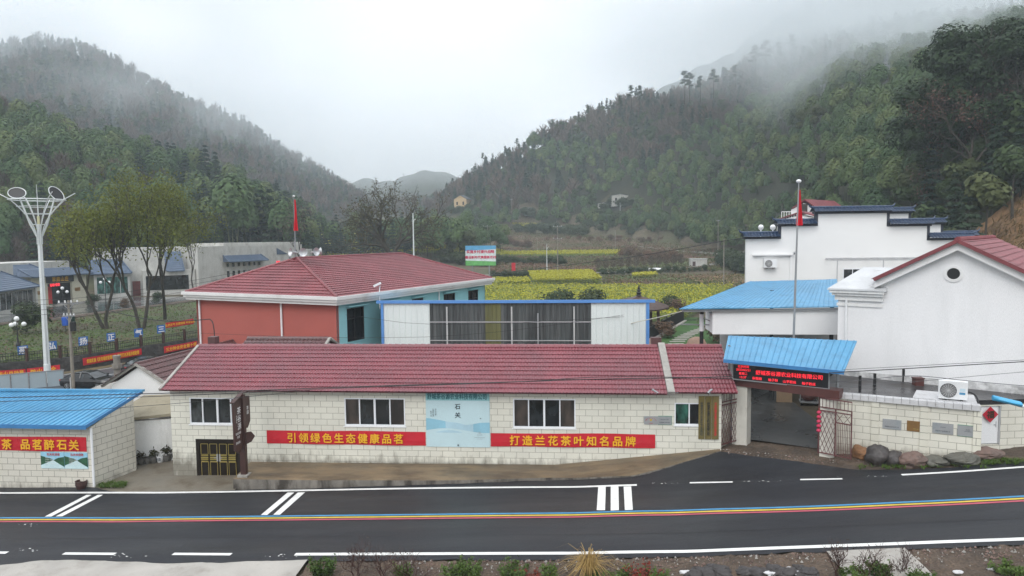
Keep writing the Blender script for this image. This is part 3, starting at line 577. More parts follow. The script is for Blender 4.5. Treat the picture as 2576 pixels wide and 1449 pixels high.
def banner(name, p, q, z0, z1, body, label, cat='banner', size=None, m=M_BANNER, mt=M_YTXT, track=1.0, bold=.02, off=.035, wav=.022, seed=0, group=None, tx=None, sx=1.0, chars=()):
    """cloth strip from p to q (xy) between heights; lettering follows it"""
    p = np.array(p, float); q = np.array(q, float); Ln = np.linalg.norm(q-p); d = (q-p)/Ln; n = np.array((d[1], -d[0])); r = np.random.default_rng(seed)
    k = max(6, int(Ln/.25)); u = np.linspace(0, 1, k+1); f = off+wav*np.sin(u*Ln*1.7+r.random()*6)
    z0a, z1a = (z0 if np.size(z0) == 2 else (z0, z0)), (z1 if np.size(z1) == 2 else (z1, z1))
    b = MB(); rows = []
    for t in (0, .35, .7, 1): rows.append(np.column_stack([p[0]+d[0]*u*Ln+n[0]*(f+.012*math.sin(t*5)), p[1]+d[1]*u*Ln+n[1]*(f+.012*math.sin(t*5)), (z0a[0]+(z0a[1]-z0a[0])*u)*(1-t)+(z1a[0]+(z1a[1]-z1a[0])*u)*t - .015*np.sin(u*Ln*.9)*t]))
    b.grid(np.stack(rows, 0)[::-1], 0)
    if body:
        zc = (z0a[0]+z0a[1]+z1a[0]+z1a[1])/4; sl = (z0a[1]+z1a[1]-z0a[0]-z1a[0])/2/Ln; c = (p+q)/2+n*(off+wav+.05) + d*(tx or 0)
        b.text(body, size or (z1a[0]-z0a[0])*.72, (*c, zc), (d[0], d[1], sl), (0, 0, 1), 1, bold, track=track, sx=sx)
    for ch, X, z in chars: b.text(ch, size, (X, p[1]+d[1]*(X-p[0])/d[0]+n[1]*(off+wav+.05), z), (d[0], d[1], 0), (0, 0, 1), 1, bold)
    o = b.build(name, [m, mt]); return tag(o, label, cat, group)
bl, br_ = atY(672, 1100, YF), atY(1071, 1102, YF)
za = lambda x, y: atY(x, y, YF)[2]
banner('wall_banner', (bl[0], YF), (br_[0], YF), (za(672, 1115), za(1071, 1121)), (za(672, 1082), za(1071, 1086)), '引领绿色生态健康品茗', 'red wall banner with yellow letters under the middle left window, left of the blue poster', size=.52, track=1.36, bold=.025, seed=1)
bl, br_ = atY(1235, 1100, YF), atY(1648, 1105, YF)
banner('wall_banner', (bl[0], YF), (br_[0], YF), (za(1235, 1122), za(1648, 1127)), (za(1235, 1089), za(1648, 1092)), '打造兰花茶叶知名品牌', 'red wall banner with yellow letters right of the blue poster', size=.52, track=1.42, bold=.025, seed=2)

# tall blue poster
pl, pr = za(1072, 985), 0; X0, X1 = atY(1072, 1050, YF)[0], atY(1232, 1050, YF)[0]; Z0, Z1 = atY(1150, 1124, YF)[2], atY(1150, 985, YF)[2]
M_POST = mat('poster_pale_blue', (.50, .66, .70), .5, .06, .5); M_POSTT = mat('poster_teal_band', (.26, .52, .55), .5, .05, .5); M_POSTM = mat('poster_hill_blue', (.26, .50, .62), .5, .12, 1); M_POSTN = mat('poster_hill_pale', (.40, .59, .68), .5, .08, 1)
b = MB(); b.box(X0, X1, YF-.035, YF-.004, Z0, Z1, 0); yq = YF-.038; H = Z1-Z0; Wd = X1-X0
b.face([(X0, yq, Z1-.16*H), (X1, yq, Z1-.16*H), (X1, yq, Z1-.005), (X0, yq, Z1-.005)], 1)
hx = np.linspace(0, 1, 40); h1 = np.interp(hx, [0, .06, .2, .35, .5, .62, .75, .85, 1], [.52, .515, .49, .455, .44, .40, .42, .445, .45])
for i in range(39): b.face([(X0+Wd*hx[i], yq, Z0+H*(.30+.04*math.sin(hx[i]*5))), (X0+Wd*hx[i+1], yq, Z0+H*(.30+.04*math.sin(hx[i+1]*5))), (X0+Wd*hx[i+1], yq, Z0+H*h1[i+1]), (X0+Wd*hx[i], yq, Z0+H*h1[i])], 2 if (hx[i] < .3 or hx[i] > .72) else 3)
for i in range(6, 22): f_ = lambda t: Z0+H*(.27+.035*math.sin((t-hx[6])/(hx[22]-hx[6])*math.pi)); b.face([(X0+Wd*hx[i], yq-.003, Z0+H*.26), (X0+Wd*hx[i+1], yq-.003, Z0+H*.26), (X0+Wd*hx[i+1], yq-.003, f_(hx[i+1])), (X0+Wd*hx[i], yq-.003, f_(hx[i]))], 3)
yt = yq-.006; tx = lambda fx, fz: (X0+Wd*fx, yt, Z0+H*fz)
b.text('舒城茶谷源农业科技有限公司', .33*Wd/3.2, tx(.49, .915), m=4, bold=.02, sx=.70); b.text('石', .30, tx(.50, .73), (1, 0, .12), m=5, bold=.02); b.text('关', .30, tx(.50, .58), (1, 0, .1), m=5, bold=.02)
b.text('石谷云茶', .085, tx(.155, .63), vert=True, m=5); b.text('山里好品茶', .08, tx(.115, .62), vert=True, m=5); b.text('春芽二味', .07, tx(.08, .60), vert=True, m=5)
b.text('云', .13, tx(.84, .265), m=6); b.text('云谷云茶', .07, tx(.84, .225), m=6); b.text('茶谷源生态茶园 兰花香茶叶基地', .04, tx(.84, .18), m=6); b.text('生态茶园兰花香', .04, tx(.84, .15), m=6); b.text('石', .06, tx(.545, .53), m=5); b.text('雀', .1, tx(.5, .035), m=5, bold=.02); b.text('叶', .08, tx(.86, .52), m=5, bold=.02)
tag(b.build('wall_poster', [M_POST, M_POSTT, M_POSTM, M_POSTN, M_TEAL, M_INK, M_GREYI]), 'tall pale blue poster with misty hills and the company name, hung on the cream wall', 'poster')

# vertical name boards and plaques by the gate
M_BRASSB = mat('tarnished_brass_board', (.20, .155, .055), .4, .2, 1.2, dirt=(.11, .11, .05), dth=(.5, .65), ds=1.5, metal=.3); M_SILV = mat('brushed_steel_plate', (.40, .41, .42), .4, .08, 2, metal=.4, dirt=(.25, .3, .33), dth=(.5, .7), ds=2); M_BRONZ = mat('bronze_plate', (.28, .16, .06), .35, .2, 2, metal=.4)
bz0, bz1 = atY(1782, 1104, YF)[2], atY(1782, 996, YF)[2]
for i, (xa, xb_, t_, m_, lb) in enumerate([(1756.5, 1772.5, '舒城县石关兰花茶叶专业合作社', M_INK, 'tall brass name board with black letters, nearest the little green window'), (1773, 1790, '舒城茶谷源农业科技有限公司', M_BLACK, 'tall brass name board with bold black letters between two others'), (1790.5, 1808, '中共舒城茶谷源农业科技公司支部', M_REDI, 'tall brass name board with red letters beside the gate corner')]):
    a, c = atY(xa, 1050, YF)[0], atY(xb_, 1050, YF)[0]; b = MB(); b.box(a+.008, c-.008, YF-.05-.01*i, YF-.004, bz0, bz1); n_ = len(t_); s_ = (bz1-bz0)*.86/n_
    b.text(t_, s_*.98, ((a+c)/2, YF-.056-.01*i, (bz0+bz1)/2-.06), m=1, bold=.035 if i else .015, vert=True, lead=.9/.98)
    tag(b.build('name_board', [M_BRASSB, m_]), lb, 'name board', 'vertical boards by the gate')
def plaque(p, rv, w, h, m, body, label, mt=M_REDI, small=None, mark=False, green=False):
    rv = unit(rv); nv = np.cross(rv, (0, 0, 1)); p = np.array(p, float); up = A3(0, 0, 1); b = MB()
    b.hexa([p+rv*x+nv*d+up*z for z in (0, h) for x, d in ((0, .03), (w, .03), (w, .003), (0, .003))])
    if green: b.hexa([p+rv*x+nv*d+up*z for z in (-.02, h+.02) for x, d in ((-.0, .025), (w+.02, .025), (w+.02, .004), (-.0, .004))], 3)
    c = p+rv*w/2+nv*.034
    if mark:
        b.lathe([(0, .0), (.055, .0), (.055, .004), (0, .004)], 14, c+up*h*.55, 2, axis=nv)
        for k, ch in enumerate(body): a = math.pi*(1-(k+.5)/len(body)); b.text(ch, .062, c+rv*math.cos(a)*w*.37+up*(h*.42+math.sin(a)*h*.38), rv+up*.0, up, 1)
    else: b.text(body, .062, c+up*h*.25, rv, up, 1)
    for k, s_ in enumerate(small or []): b.text(s_, .05, c+up*(h*(.62-.16*k) if not mark else h*.14), rv, up, 1)
    return tag(b.build('wall_plaque', [m, mt, M_RYEL, mat('green_edge', (.08, .25, .16), .5)]), label, 'plaque')
pa = atY(1620, 1067, YF); plaque((pa[0], YF, pa[2]), (1, 0, 0), .66, .40, M_SILV, '安徽农业产业化龙头', 'square steel plaque with an orange emblem, left one beside the little green window', small=['示范基地'], mark=True)
plaque((pa[0]+.67, YF, pa[2]), (1, 0, 0), .64, .40, M_SILV, '舒城县农业委员会', 'square greenish steel plaque with two text lines, right one beside the little green window', M_INK, ['绿色食品示范单位'], green=True)
# ---------------------------------------------------------------- blue-roofed shop at the left edge
sx0, sx1, syf = -33.0, -23.97, 32.8
sh = thing('roadside_shop', 'cream block shed with a sloping blue metal roof beside the road', 'shop', (-27, syf, -.2))
bk = A3(-23.38, 35.3, 0)                       # rear right corner: the side wall is skewed
b = MB(); b.wall((sx0, syf), (sx1, syf), -1.0, 3.02, [], .2)
b.prism([(sx1, syf, -.8), (bk[0], bk[1], -.5), (bk[0], bk[1], 3.95), (sx1, syf, 3.0)], (-.2, .02, 0)); b.prism([(bk[0]-.1, bk[1], -.6), (-33, 36.4, -.6), (-33, 36.4, 3.85), (bk[0]-.1, bk[1], 3.9)], (0, .2, 0)); b.build('wall', M_BLOCK3, sh)
b = MB(); rib_roof(b, (-33.4, 32.42, 3.2), (-24.0, 32.42, 3.15), (-23.3, 35.95, 4.1), (-32.4, 36.9, 3.98), .3, .05, .05, nv=5, sag=.006); b.build('roof', M_BLUE, sh)
b = MB(); b.bar((-33.4, 32.40, 3.12), (-23.95, 32.40, 3.07), .05, .2); b.bar((-23.97, 32.4, 3.11), (-23.27, 36.0, 4.07), .06, .16); b.build('fascia', M_BLUED, sh)
b = MB(); b.bar((-33, 36.5, 4.0), (-23.2, 36.0, 4.13), .22, .12); b.build('ridge_cap', M_BLUE, sh)
b = MB(); b.tube([(-23.9, 32.68, 2.95), (-23.9, 32.68, 0)], .06, 8); b.build('downpipe', M_PLASTICW, sh)
banner('wall_banner', (-31, syf), (-24.26, syf), (1.74, 1.74), (2.45, 2.47), '', 'red banner with big yellow letters along the blue-roofed roadside shop', seed=3, size=.56, bold=.03, chars=[(c_, X, 2.09) for c_, X in (('香', -29.12), ('茶', -28.45), ('品', -27.45), ('茗', -26.81), ('醉', -26.17), ('石', -25.51), ('关', -24.87))])
M_PSKY = mat('print_sky_blue', (.30, .58, .74), .4, .1, 3); M_PHILL = mat('print_green_hill', (.03, .10, .05), .4, .4, 6); M_PWAT = mat('print_pale_water', (.55, .72, .74), .4, .08, 4)
for i, (xa, xb_) in enumerate(((104, 162.5), (163.5, 221.5))):
    a, c = atY(xa, 1158, syf)[0], atY(xb_, 1158, syf)[0]; z0, z1 = .86, 1.69; w_, h_ = c-a, z1-z0; y_ = syf-.03; b = MB(); b.box(a, c, y_, syf-.003, z0, z1, 0); q = lambda fx, fz, k=1: (a+w_*fx, y_-.003*k, z0+h_*fz)
    b.face([q(0, .2), q(.55, .52), q(.42, .62), q(0, .78)], 1); b.face([q(1, .1), q(.52, .5), q(.75, .66), q(1, .72)], 1); b.face([q(0, 0, 2), q(1, 0, 2), q(1, .08, 2), q(.55, .5, 2), q(.5, .5, 2), q(0, .18, 2)], 2)
    b.text('石关欢迎您', .14, q(.55, .87, 3), m=3, bold=.02)
    for k in range(4): b.text('生态茶乡 舒城石关', .06, q(.4, .66-.12*k, 4), m=4)
    tag(b.build('landscape_poster', [M_PSKY, M_PHILL, M_PWAT, M_REDI, M_WINK]), ('left' if i == 0 else 'right')+' one of two small landscape posters below the roadside shop banner', 'poster', 'landscape posters on the roadside shop')
# glazed pot at the shop corner
def pot(name, p, r, h, m, label, group=None, tilt=0):
    b = MB(); b.lathe([(0, 0), (r*.7, 0), (r, h*.55), (r*.95, h*.9), (r*1.02, h), (r*.85, h), (r*.8, h*.8), (0, h*.75)], 16)
    o = b.build(name, m, smooth=False); o.location = [float(v) for v in p]; o.rotation_euler = (tilt, 0, 0); return tag(o, label, 'pot', group)
p = atG(209, 1226); pot('clay_pot', (p[0], p[1]-.12, p[2]-.03), .27, .42, M_BROWN, 'dark brown glazed pot standing at the corner of the roadside shop')

# ---------------------------------------------------------------- white annex, white gable house behind the alley
an = thing('lean_to_annex', 'low white lean-to with a tan flat roof, between shop and tea house', 'outbuilding', (-23, 37.5, .2))
b = MB(); b.wall((-25.4, 35.9), (-20.76, 37.5), -.6, 2.35, [], .2); b.wall((-25.4, 39.5), (-25.4, 35.9), -.6, 2.4, [], .2); b.build('wall', M_WHITED, an)
b = MB(); b.hexa([(-25.5, 35.7, 2.36), (-20.8, 37.3, 2.6), (-20.8, 40.2, 3.0), (-25.5, 39.6, 2.9), (-25.5, 35.7, 2.5), (-20.8, 37.3, 2.76), (-20.8, 40.2, 3.15), (-25.5, 39.6, 3.05)]); b.build('roof', mat('tan_roof_felt', (.30, .265, .19), .85, .15, .8, .2, 15, dirt=(.13, .11, .07), dth=(.5, .7), ds=.8), an)
gh = thing('gable_cottage', 'small white gabled cottage with a dark brown tiled roof behind the annex', 'house', (-26, 41, .2))
pa, pe, pc = A3(-28.0, 39.9, 3.6), A3(-26.03, 39.9, 4.85), A3(-23.6, 40.1, 3.1); dv = A3(1.5, 11, 0)
b = MB(); b.prism([(-27.75, 39.95, -.3), (-23.7, 40.1, -.3), (-23.7, 40.1, 3.08), (-26.03, 39.95, 4.66), (-27.75, 39.95, 3.55)], dv); b.build('wall', M_WHITE, gh)
b = MB(); s_ = unit(pe-pc); tile_roof(pc-s_*.15+A3(0, -.15, .05), dv, 11.3, (pe-pc), np.linalg.norm(pe-pc)+.15, .4, .26, 4, mb=b, amp=.04, step=.05)
b2 = MB(); e_ = pa-A3(.2, .15, .05); tile_roof(e_+dv, -dv, 11.3, (pe-pa), np.linalg.norm(pe-pa)+.15, .4, .26, 4, mb=b, amp=.04, step=.05); ridge_caps(b, pe+A3(0, -.1, .02), pe+dv+A3(0, 0, .02), .12); b.build('roof', M_TILED, gh)
b = MB(); b.bar(pa-A3(.25, .1, .08), pe+A3(0, -.1, .02), .2, .14); b.bar(pe+A3(0, -.1, .02), pc+A3(.1, -.1, .0), .2, .14); b.build('verge_coping', M_CEM, gh)
b = MB(); b.hexa([(-29.4, 39.6, 3.05), (-27.5, 39.6, 3.05), (-27.2, 43, 3.1), (-29.4, 43, 3.1), (-29.4, 39.6, 3.2), (-27.5, 39.6, 3.2), (-27.2, 43, 3.4), (-29.4, 43, 3.4)]); b.build('porch_slab', M_CEM, gh)
b = MB(); b.tube([(-27.3, 39.85, 1.6), (-27.3, 39.85, 3.1)], .04, 6); b.build('downpipe', M_PLASTICW, gh)
b = MB(); b.ball((-24.65, 39.9, 2.55), .16, 10, sq=(1, .4, 1)); b.build('wall_lamp', M_BLACK, gh)
# flower pots in the alley
M_POTG = mat('grey_pot', (.12, .115, .105), .7, .3, 5); r = np.random.default_rng(5)
M_DRYL = leaf_mat('dry_plant', (.06, .045, .025), (.10, .075, .035), (.05, .055, .022))
for i, (x, y) in enumerate(((345, 1172), (362, 1170), (378, 1168), (394, 1166), (410, 1164), (420, 1160))):
    p = atG(x, y); o = pot('plant_pot', (p[0], p[1]+.35, p[2]-.02), .2, .36, M_POTG if i != 3 else M_PLASTICW, ['grey pot nearest the shop wall with a dry plant', 'second grey pot from the shop wall in the alley row', 'third grey pot from the shop wall in the alley row', 'white lettered bucket in the alley pot row', 'grey pot right of the white bucket in the alley', 'last pot of the alley row, against the tea house'][i], 'plant pots in the alley')
    if i in (0, 2, 4, 5):
        c = r.normal(0, .13, (70, 3))*(1, 1, .8)+(0, 0, .5+.1*(i > 3)); n_ = r.normal(0, 1, (70, 3)); t_ = np.cross(n_, r.normal(0, 1, (70, 3))); t_ /= np.linalg.norm(t_, axis=1)[:, None]; q_ = np.cross(t_, n_/np.linalg.norm(n_, axis=1)[:, None])
        Q = np.stack([c-t_*.07-q_*.03, c+t_*.07-q_*.03, c+t_*.07+q_*.03, c-t_*.07+q_*.03], 1); m_ = MB(); m_.quads(Q); m_.build('foliage', M_DRYL, o, local=True)
    if i == 3: m_ = MB(); m_.text('乐百', .16, (0, -.205, .2), m=0, bold=.03); m_.build('print', M_INK, o, local=True)

# ---------------------------------------------------------------- red and turquoise hall with a hipped roof
HA = math.atan2(-.365, .931); hl = thing('hipped_hall', 'two-storey hall, red front and turquoise side, under a maroon hipped roof', 'building', (-15.77, 45.8, 0), HA)
Wd, Ln, HZ = 13.3, 20.7, 7.85
b = MB(); b.wall((-Wd, 0), (0, 0), -1, HZ, [], .25); b.wall((-Wd, Ln), (-Wd, 0), -1, HZ, [], .25); b.build('red_wall', M_RED, hl, local=True)
hw = [(1.08, 2.95, 5.15, 7.45), (5.2, 7.0, 5.15, 7.45), (8.85, 10.45, 5.15, 7.45), (13.5, 15.35, 5.15, 7.45), (17.6, 19.4, 5.15, 7.45)]
b = MB(); b.wall((0, 0.002), (0, Ln), -1, HZ, hw, .25); b.wall((0, Ln), (-Wd, Ln), -1, HZ, [], .25); b.build('turquoise_wall', M_TURQ, hl, local=True)
for a, c, d, e in hw: window(hl, (0, a, d), (0, 1, 0), c-a, e-d, (.48,), M_BLACK, M_GLASSD, .06, .14, rows=(.68,), local=True, sill=M_TURQ)
for a, c, d, e in hw: b = MB(); b.box(.0, .35, a-.12, c+.12, e+.12, e+.2); b.build('window_hood', M_TURQ, hl, local=True)
b = MB(); ov = .72
for i, (o_, z0, z1) in enumerate(((ov-.22, HZ-.02, HZ+.17), (ov-.1, HZ+.17, HZ+.34), (ov, HZ+.34, HZ+.56))):
    for (xa, xb_, ya, yb_) in ((-Wd-o_, o_, -o_, -o_+.3), (-Wd-o_, o_, Ln+o_-.3, Ln+o_), (-Wd-o_, -Wd-o_+.3, -o_+.3, Ln+o_-.3), (o_-.3, o_, -o_+.3, Ln+o_-.3)): b.box(xa, xb_, ya, yb_, z0+.001*i, z1)
b.box(-Wd-ov+.25, ov-.25, -ov+.25, Ln+ov-.25, HZ, HZ+.12); b.build('fascia', M_FASC, hl, local=True)
e1, e2, rz_ = .5, 10.85, 8.36; xr = -Wd/2; A, B = A3(xr, 3.6, 10.75), A3(xr, Ln-3.6, 10.75); x0_, x1_, y0_, y1_ = -Wd-e1, e1, -e1, Ln+e1
b = MB()
def hipface(p, e, Lf, apex, cl):
    p = np.array(p, float); e = unit(e); v = apex-p; s = v-e*(v@e); tile_roof(p, e, Lf, s, np.linalg.norm(s), .36, .30, 4, amp=.035, step=.05, mb=b, clips=cl)
C00, C10, C11, C01 = A3(x0_, y0_, rz_), A3(x1_, y0_, rz_), A3(x1_, y1_, rz_), A3(x0_, y1_, rz_)
vp = lambda p, q, side: (p, tuple(np.cross(q-p, (0, 0, 1))*side))
hipface(C00, (1, 0, 0), x1_-x0_, A, [vp(C10, A, 1), vp(C00, A, -1)])
hipface(C10, (0, 1, 0), y1_-y0_, A, [vp(C10, A, -1), vp(C11, B, 1)])
hipface(C11, (-1, 0, 0), x1_-x0_, B, [vp(C11, B, -1), vp(C01, B, 1)])
hipface(C01, (0, -1, 0), y1_-y0_, B, [vp(C01, B, -1), vp(C00, A, 1)])
b.build('roof', M_TILEH, hl, local=True)
b = MB()
for p, q in ((C10, A), (C00, A), (C11, B), (C01, B), (A, B)): ridge_caps(b, p+A3(0, 0, .04), q+A3(0, 0, .05), .10, .34)
b.build('ridge_cap', M_TILEH, hl, local=True)
for x in (-12.85, -4.75): b = MB(); b.tube([(x, -.12, HZ+.1), (x, -.12, 4.2), (x+.05, -.12, 0)], .07, 8); b.build('downpipe', M_PLASTICW, hl, local=True)
b = MB(); b.tube([(.12, 12.6, HZ), (.12, 12.6, 0)], .06, 8); b.build('downpipe', M_PLASTICW, hl, local=True)
# camera on a post at the hall's eave, loudspeakers and flag on the ridge
p = atD(955, 745, 50.2); t = thing('security_camera', 'white pole camera at the eave of the red hall above the steel shed', 'camera', p)
b = MB(); b.tube([(0, 0, -.9), (0, 0, .5), (.05, 0, .75)], .035, 6); b.build('pole', M_PLASTICW, t, local=True); b = MB(); b.bar((.15, -.1, .95), (-.35, -.25, .72), .16, .14); b.build('housing', M_PLASTICW, t, local=True)
p = atD(752, 648, 53.2); ls = thing('loudspeaker_cluster', 'grey horn loudspeakers on a post at the hall ridge', 'loudspeaker', (p[0], p[1], 10.7))
b = MB(); b.tube([(-.3, 0, -.1), (-.3, 0, 1.4)], .04, 6); b.bar((-.5, 0, .45), (1.0, 0, .45), .05); b.build('post', M_GREYM, ls, local=True)
for dx, dr in ((-.1, (-.6, -.8, .1)), (.45, (.2, -1, .05)), (.95, (.9, -.5, .1)), (1.1, (.8, .5, .1))):
    b = MB(); b.lathe([(.05, 0), (.07, .25), (.12, .4), (.3, .58), (.31, .6), (.26, .57), (.08, .42), (0, .42)], 14, (dx, 0, .5), axis=dr); b.build('horn', M_STEEL, ls, local=True)
def flagpole(p, h, fz, fh, fw, label, flabel, rad=.05, lean=0):
    t = thing('flagpole', label, 'flagpole', p); b = MB(); b.tube([(0, 0, 0), (lean*.5, 0, h*.5), (lean, 0, h)], [rad, rad*.85, rad*.55], 8); b.build('pole', M_GREYM, t, local=True)
    b = MB(); b.ball((lean, 0, h+.08), rad*2.2, 10, sq=(1, 1, .7)); b.build('finial', M_PLASTICW, t, local=True)
    zz = np.linspace(fz, fz-fh, 14); uu = np.linspace(0, 1, 8); G = [[(lean*.9+.03+u*fw*(.25+.75*k/13)-fw*.35*(k/13), .25*math.sin(u*9+k*.2)*(.3+.7*k/13)*fw, z - u*.25*(1-k/13)*0) for u in uu] for k, z in enumerate(zz)]
    b = MB(); b.grid(np.array(G)); o = b.build('flag', M_FLAG, None); o.location = [float(v) for v in p]; tag(o, flabel, 'flag'); return t
p = atD(744, 652, 54.5); flagpole((p[0], p[1], 10.2), 5.2, 5.0, 2.35, .42, 'grey flagpole rising behind the hall ridge by the loudspeakers', 'red flag hanging limp on the pole behind the hall', .045)

# ---------------------------------------------------------------- white steel shed with smoky sheets
ms = thing('steel_shed', 'white corrugated steel shed with blue trim and smoky translucent sheets', 'shed', (-4.2, 48, 1.5))
def corr(mb, xa, xb_, y, z0, z1, pitch=.2, h=.03, m=0):
    k = max(1, int((xb_-xa)/pitch)); us, hs = [], []
    for i in range(k):
        for f, hh in ((0, 0), (.6, 0), (.68, h), (.84, h), (.92, 0)): us.append((i+f)/k); hs.append(hh)
    us.append(1); hs.append(0); X = xa+(xb_-xa)*np.array(us); Yv = y-np.array(hs); mb.grid(np.stack([np.stack([X, Yv, np.full_like(X, z0)], -1), np.stack([X, Yv, np.full_like(X, z1)], -1)], 1), m)
for a, c in ((-13.2, -9.92), (1.15, 4.85)): b = MB(); corr(b, a, c, 48, 1.2, 7.72, .4, .035); b.build('steel_panel', M_PANEL, ms)
M_SMOKE = mat('smoky_plastic_sheet', (.055, .063, .064), .3, .45, 1.0, stretch=(3.5, 1, .12), dirt=(.19, .20, .20), dth=(.5, .7), ds=1.2, fine=.2, fs=12); M_OLIVE = mat('olive_plastic_sheet', (.125, .125, .05), .4, .2, 1, stretch=(3, 1, .1))
for a, c, m_ in ((-9.92, -6.06, M_SMOKE), (-6.06, -4.98, M_OLIVE), (-4.98, 1.15, M_SMOKE)): b = MB(); corr(b, a, c, 48.01, 1.2, 7.72, .24, .03); b.build('translucent_sheet', m_, ms)
for z in (6.4, 5.12): b = MB(); b.bar((-9.9, 47.96, z), (1.13, 47.96, z), .04, .06); b.build('girt', M_STEEL, ms)
for x in (-8.71, -4.24, -2.45, .0): b = MB(); b.box(x-.05, x+.05, 47.945, 47.958, 1.2, 7.45 if x != -2.45 else 7.0); b.build('stud', M_GREYW if x != -2.45 else M_GREYM, ms)
b = MB(); b.box(-13.32, -13.15, 47.9, 48.1, 1.2, 7.74); b.build('corner_trim', M_BLUET, ms); b = MB(); b.box(4.82, 5.02, 47.9, 48.1, 1.2, 7.74); b.build('corner_trim', M_BLUET, ms)
b = MB(); b.box(-13.6, 5.4, 47.85, 48.0, 7.7, 7.9); b.build('fascia', M_BLUET, ms)
b = MB(); rib_roof(b, (-13.5, 48.0, 7.82), (5.35, 48.0, 7.82), (5.35, 51.4, 7.5), (-13.5, 51.4, 7.5), .6, .03, .04); b.build('roof', M_BLUE, ms)
b = MB(); b.wall((5.0, 48.1), (5.0, 51.3), 1.2, 7.45, [], .1); b.wall((5.0, 51.3), (-13.2, 51.3), 1.2, 7.45, [], .1); b.build('back_wall', M_PANEL, ms)
# small tiled outbuilding whose roof peeps over the ridge
so = thing('small_outbuilding', 'small outbuilding whose brown tiled roof peeps over the tea house ridge', 'outbuilding', (-18, 43.3, .5))
b = MB(); b.box(-20.3, -15.6, 42.2, 44.6, -.5, 5.3); b.prism([(-15.8, 42.2, 5.3), (-15.8, 44.6, 5.3), (-15.8, 43.4, 5.75)], (.2, 0, 0)); b.build('wall', M_WHITED, so)
b = MB(); tile_roof((-20.8, 41.9, 5.28), (1, 0, 0), 5.4, (0, 1.5, .62), 1.62, .36, .26, 4, mb=b); tile_roof((-15.4, 44.9, 5.28), (-1, 0, 0), 5.4, (0, -1.5, .62), 1.62, .36, .26, 4, mb=b); ridge_caps(b, (-20.8, 43.4, 5.92), (-15.4, 43.4, 5.92)); b.build('roof', M_TILED, so)
b = MB(); b.bar((-15.4, 41.8, 5.28), (-15.4, 43.4, 5.95), .16, .12); b.bar((-15.4, 45, 5.28), (-15.4, 43.4, 5.95), .16, .12); b.build('verge_coping', M_CEM, so)
# ---------------------------------------------------------------- entrance gate with steel canopy
g0, g1 = A3(7.75, 35.3, 1.95), A3(11.75, 32.85, 2.05); GA = math.atan2(g1[1]-g0[1], g1[0]-g0[0]); GL = np.linalg.norm(g1-g0)
M_PIL = mat('pale_tiled_pillar', (.60, .58, .52), .5, .06, 2, dirt=(.30, .27, .22), dth=(.55, .75), ds=1.5)
gt = thing('entrance_gate', 'yard gate with two pale pillars, maroon beam and a sloping blue canopy', 'gate', g0, GA)
b = MB(); b.box(0, .72, 0, .62, -.6, 2.84); b.build('pillar', M_PIL, gt, local=True)
b = MB(); b.box(GL-.62, GL, 0, .62, -.6, 2.76); b.build('pillar', M_PIL, gt, local=True)
b = MB(); b.hexa([(-.25, -.08, 2.86), (GL+.2, -.08, 2.76), (GL+.2, .7, 2.76), (-.25, .7, 2.86), (-.25, -.08, 3.24), (GL+.2, -.08, 3.14), (GL+.2, .7, 3.14), (-.25, .7, 3.24)]); b.build('lintel', M_MAROON, gt, local=True)
cF, cR, cBR, cBL = A3(7.1, 34.35, 6.22), A3(12.0, 32.5, 6.02), A3(13.6, 35.3, 7.0), A3(7.95, 37.3, 6.97)
b = MB(); rib_roof(b, cF, cR, cBR, cBL, .24, .035, .05, nv=6, sag=.008, seed=4); b.build('canopy', M_BLUE, gt)
b = MB(); b.bar(cF-A3(0, 0, .05), cR-A3(0, 0, .05), .05, .17); b.build('canopy_fascia', M_BLUED, gt)
b = MB()
for t_ in (.05, .35, .65, .95): a_, c_ = cF+(cR-cF)*t_, cBL+(cBR-cBL)*t_; b.bar(a_-A3(0, 0, .1), c_-A3(0, 0, .1), .06, .08)
for p_ in (A3(7.7, 35.9, 4.6), A3(12.2, 33.8, 4.2)): b.bar(p_, p_+A3(0, 0, 2.1), .1)
b.build('canopy_frame', M_GREYM, gt)
b = MB(); b.wall((7.05, 34.62), (7.75, 35.6), -.2, 4.7, [], .2); b.build('side_wall', M_BLOCK, gt)
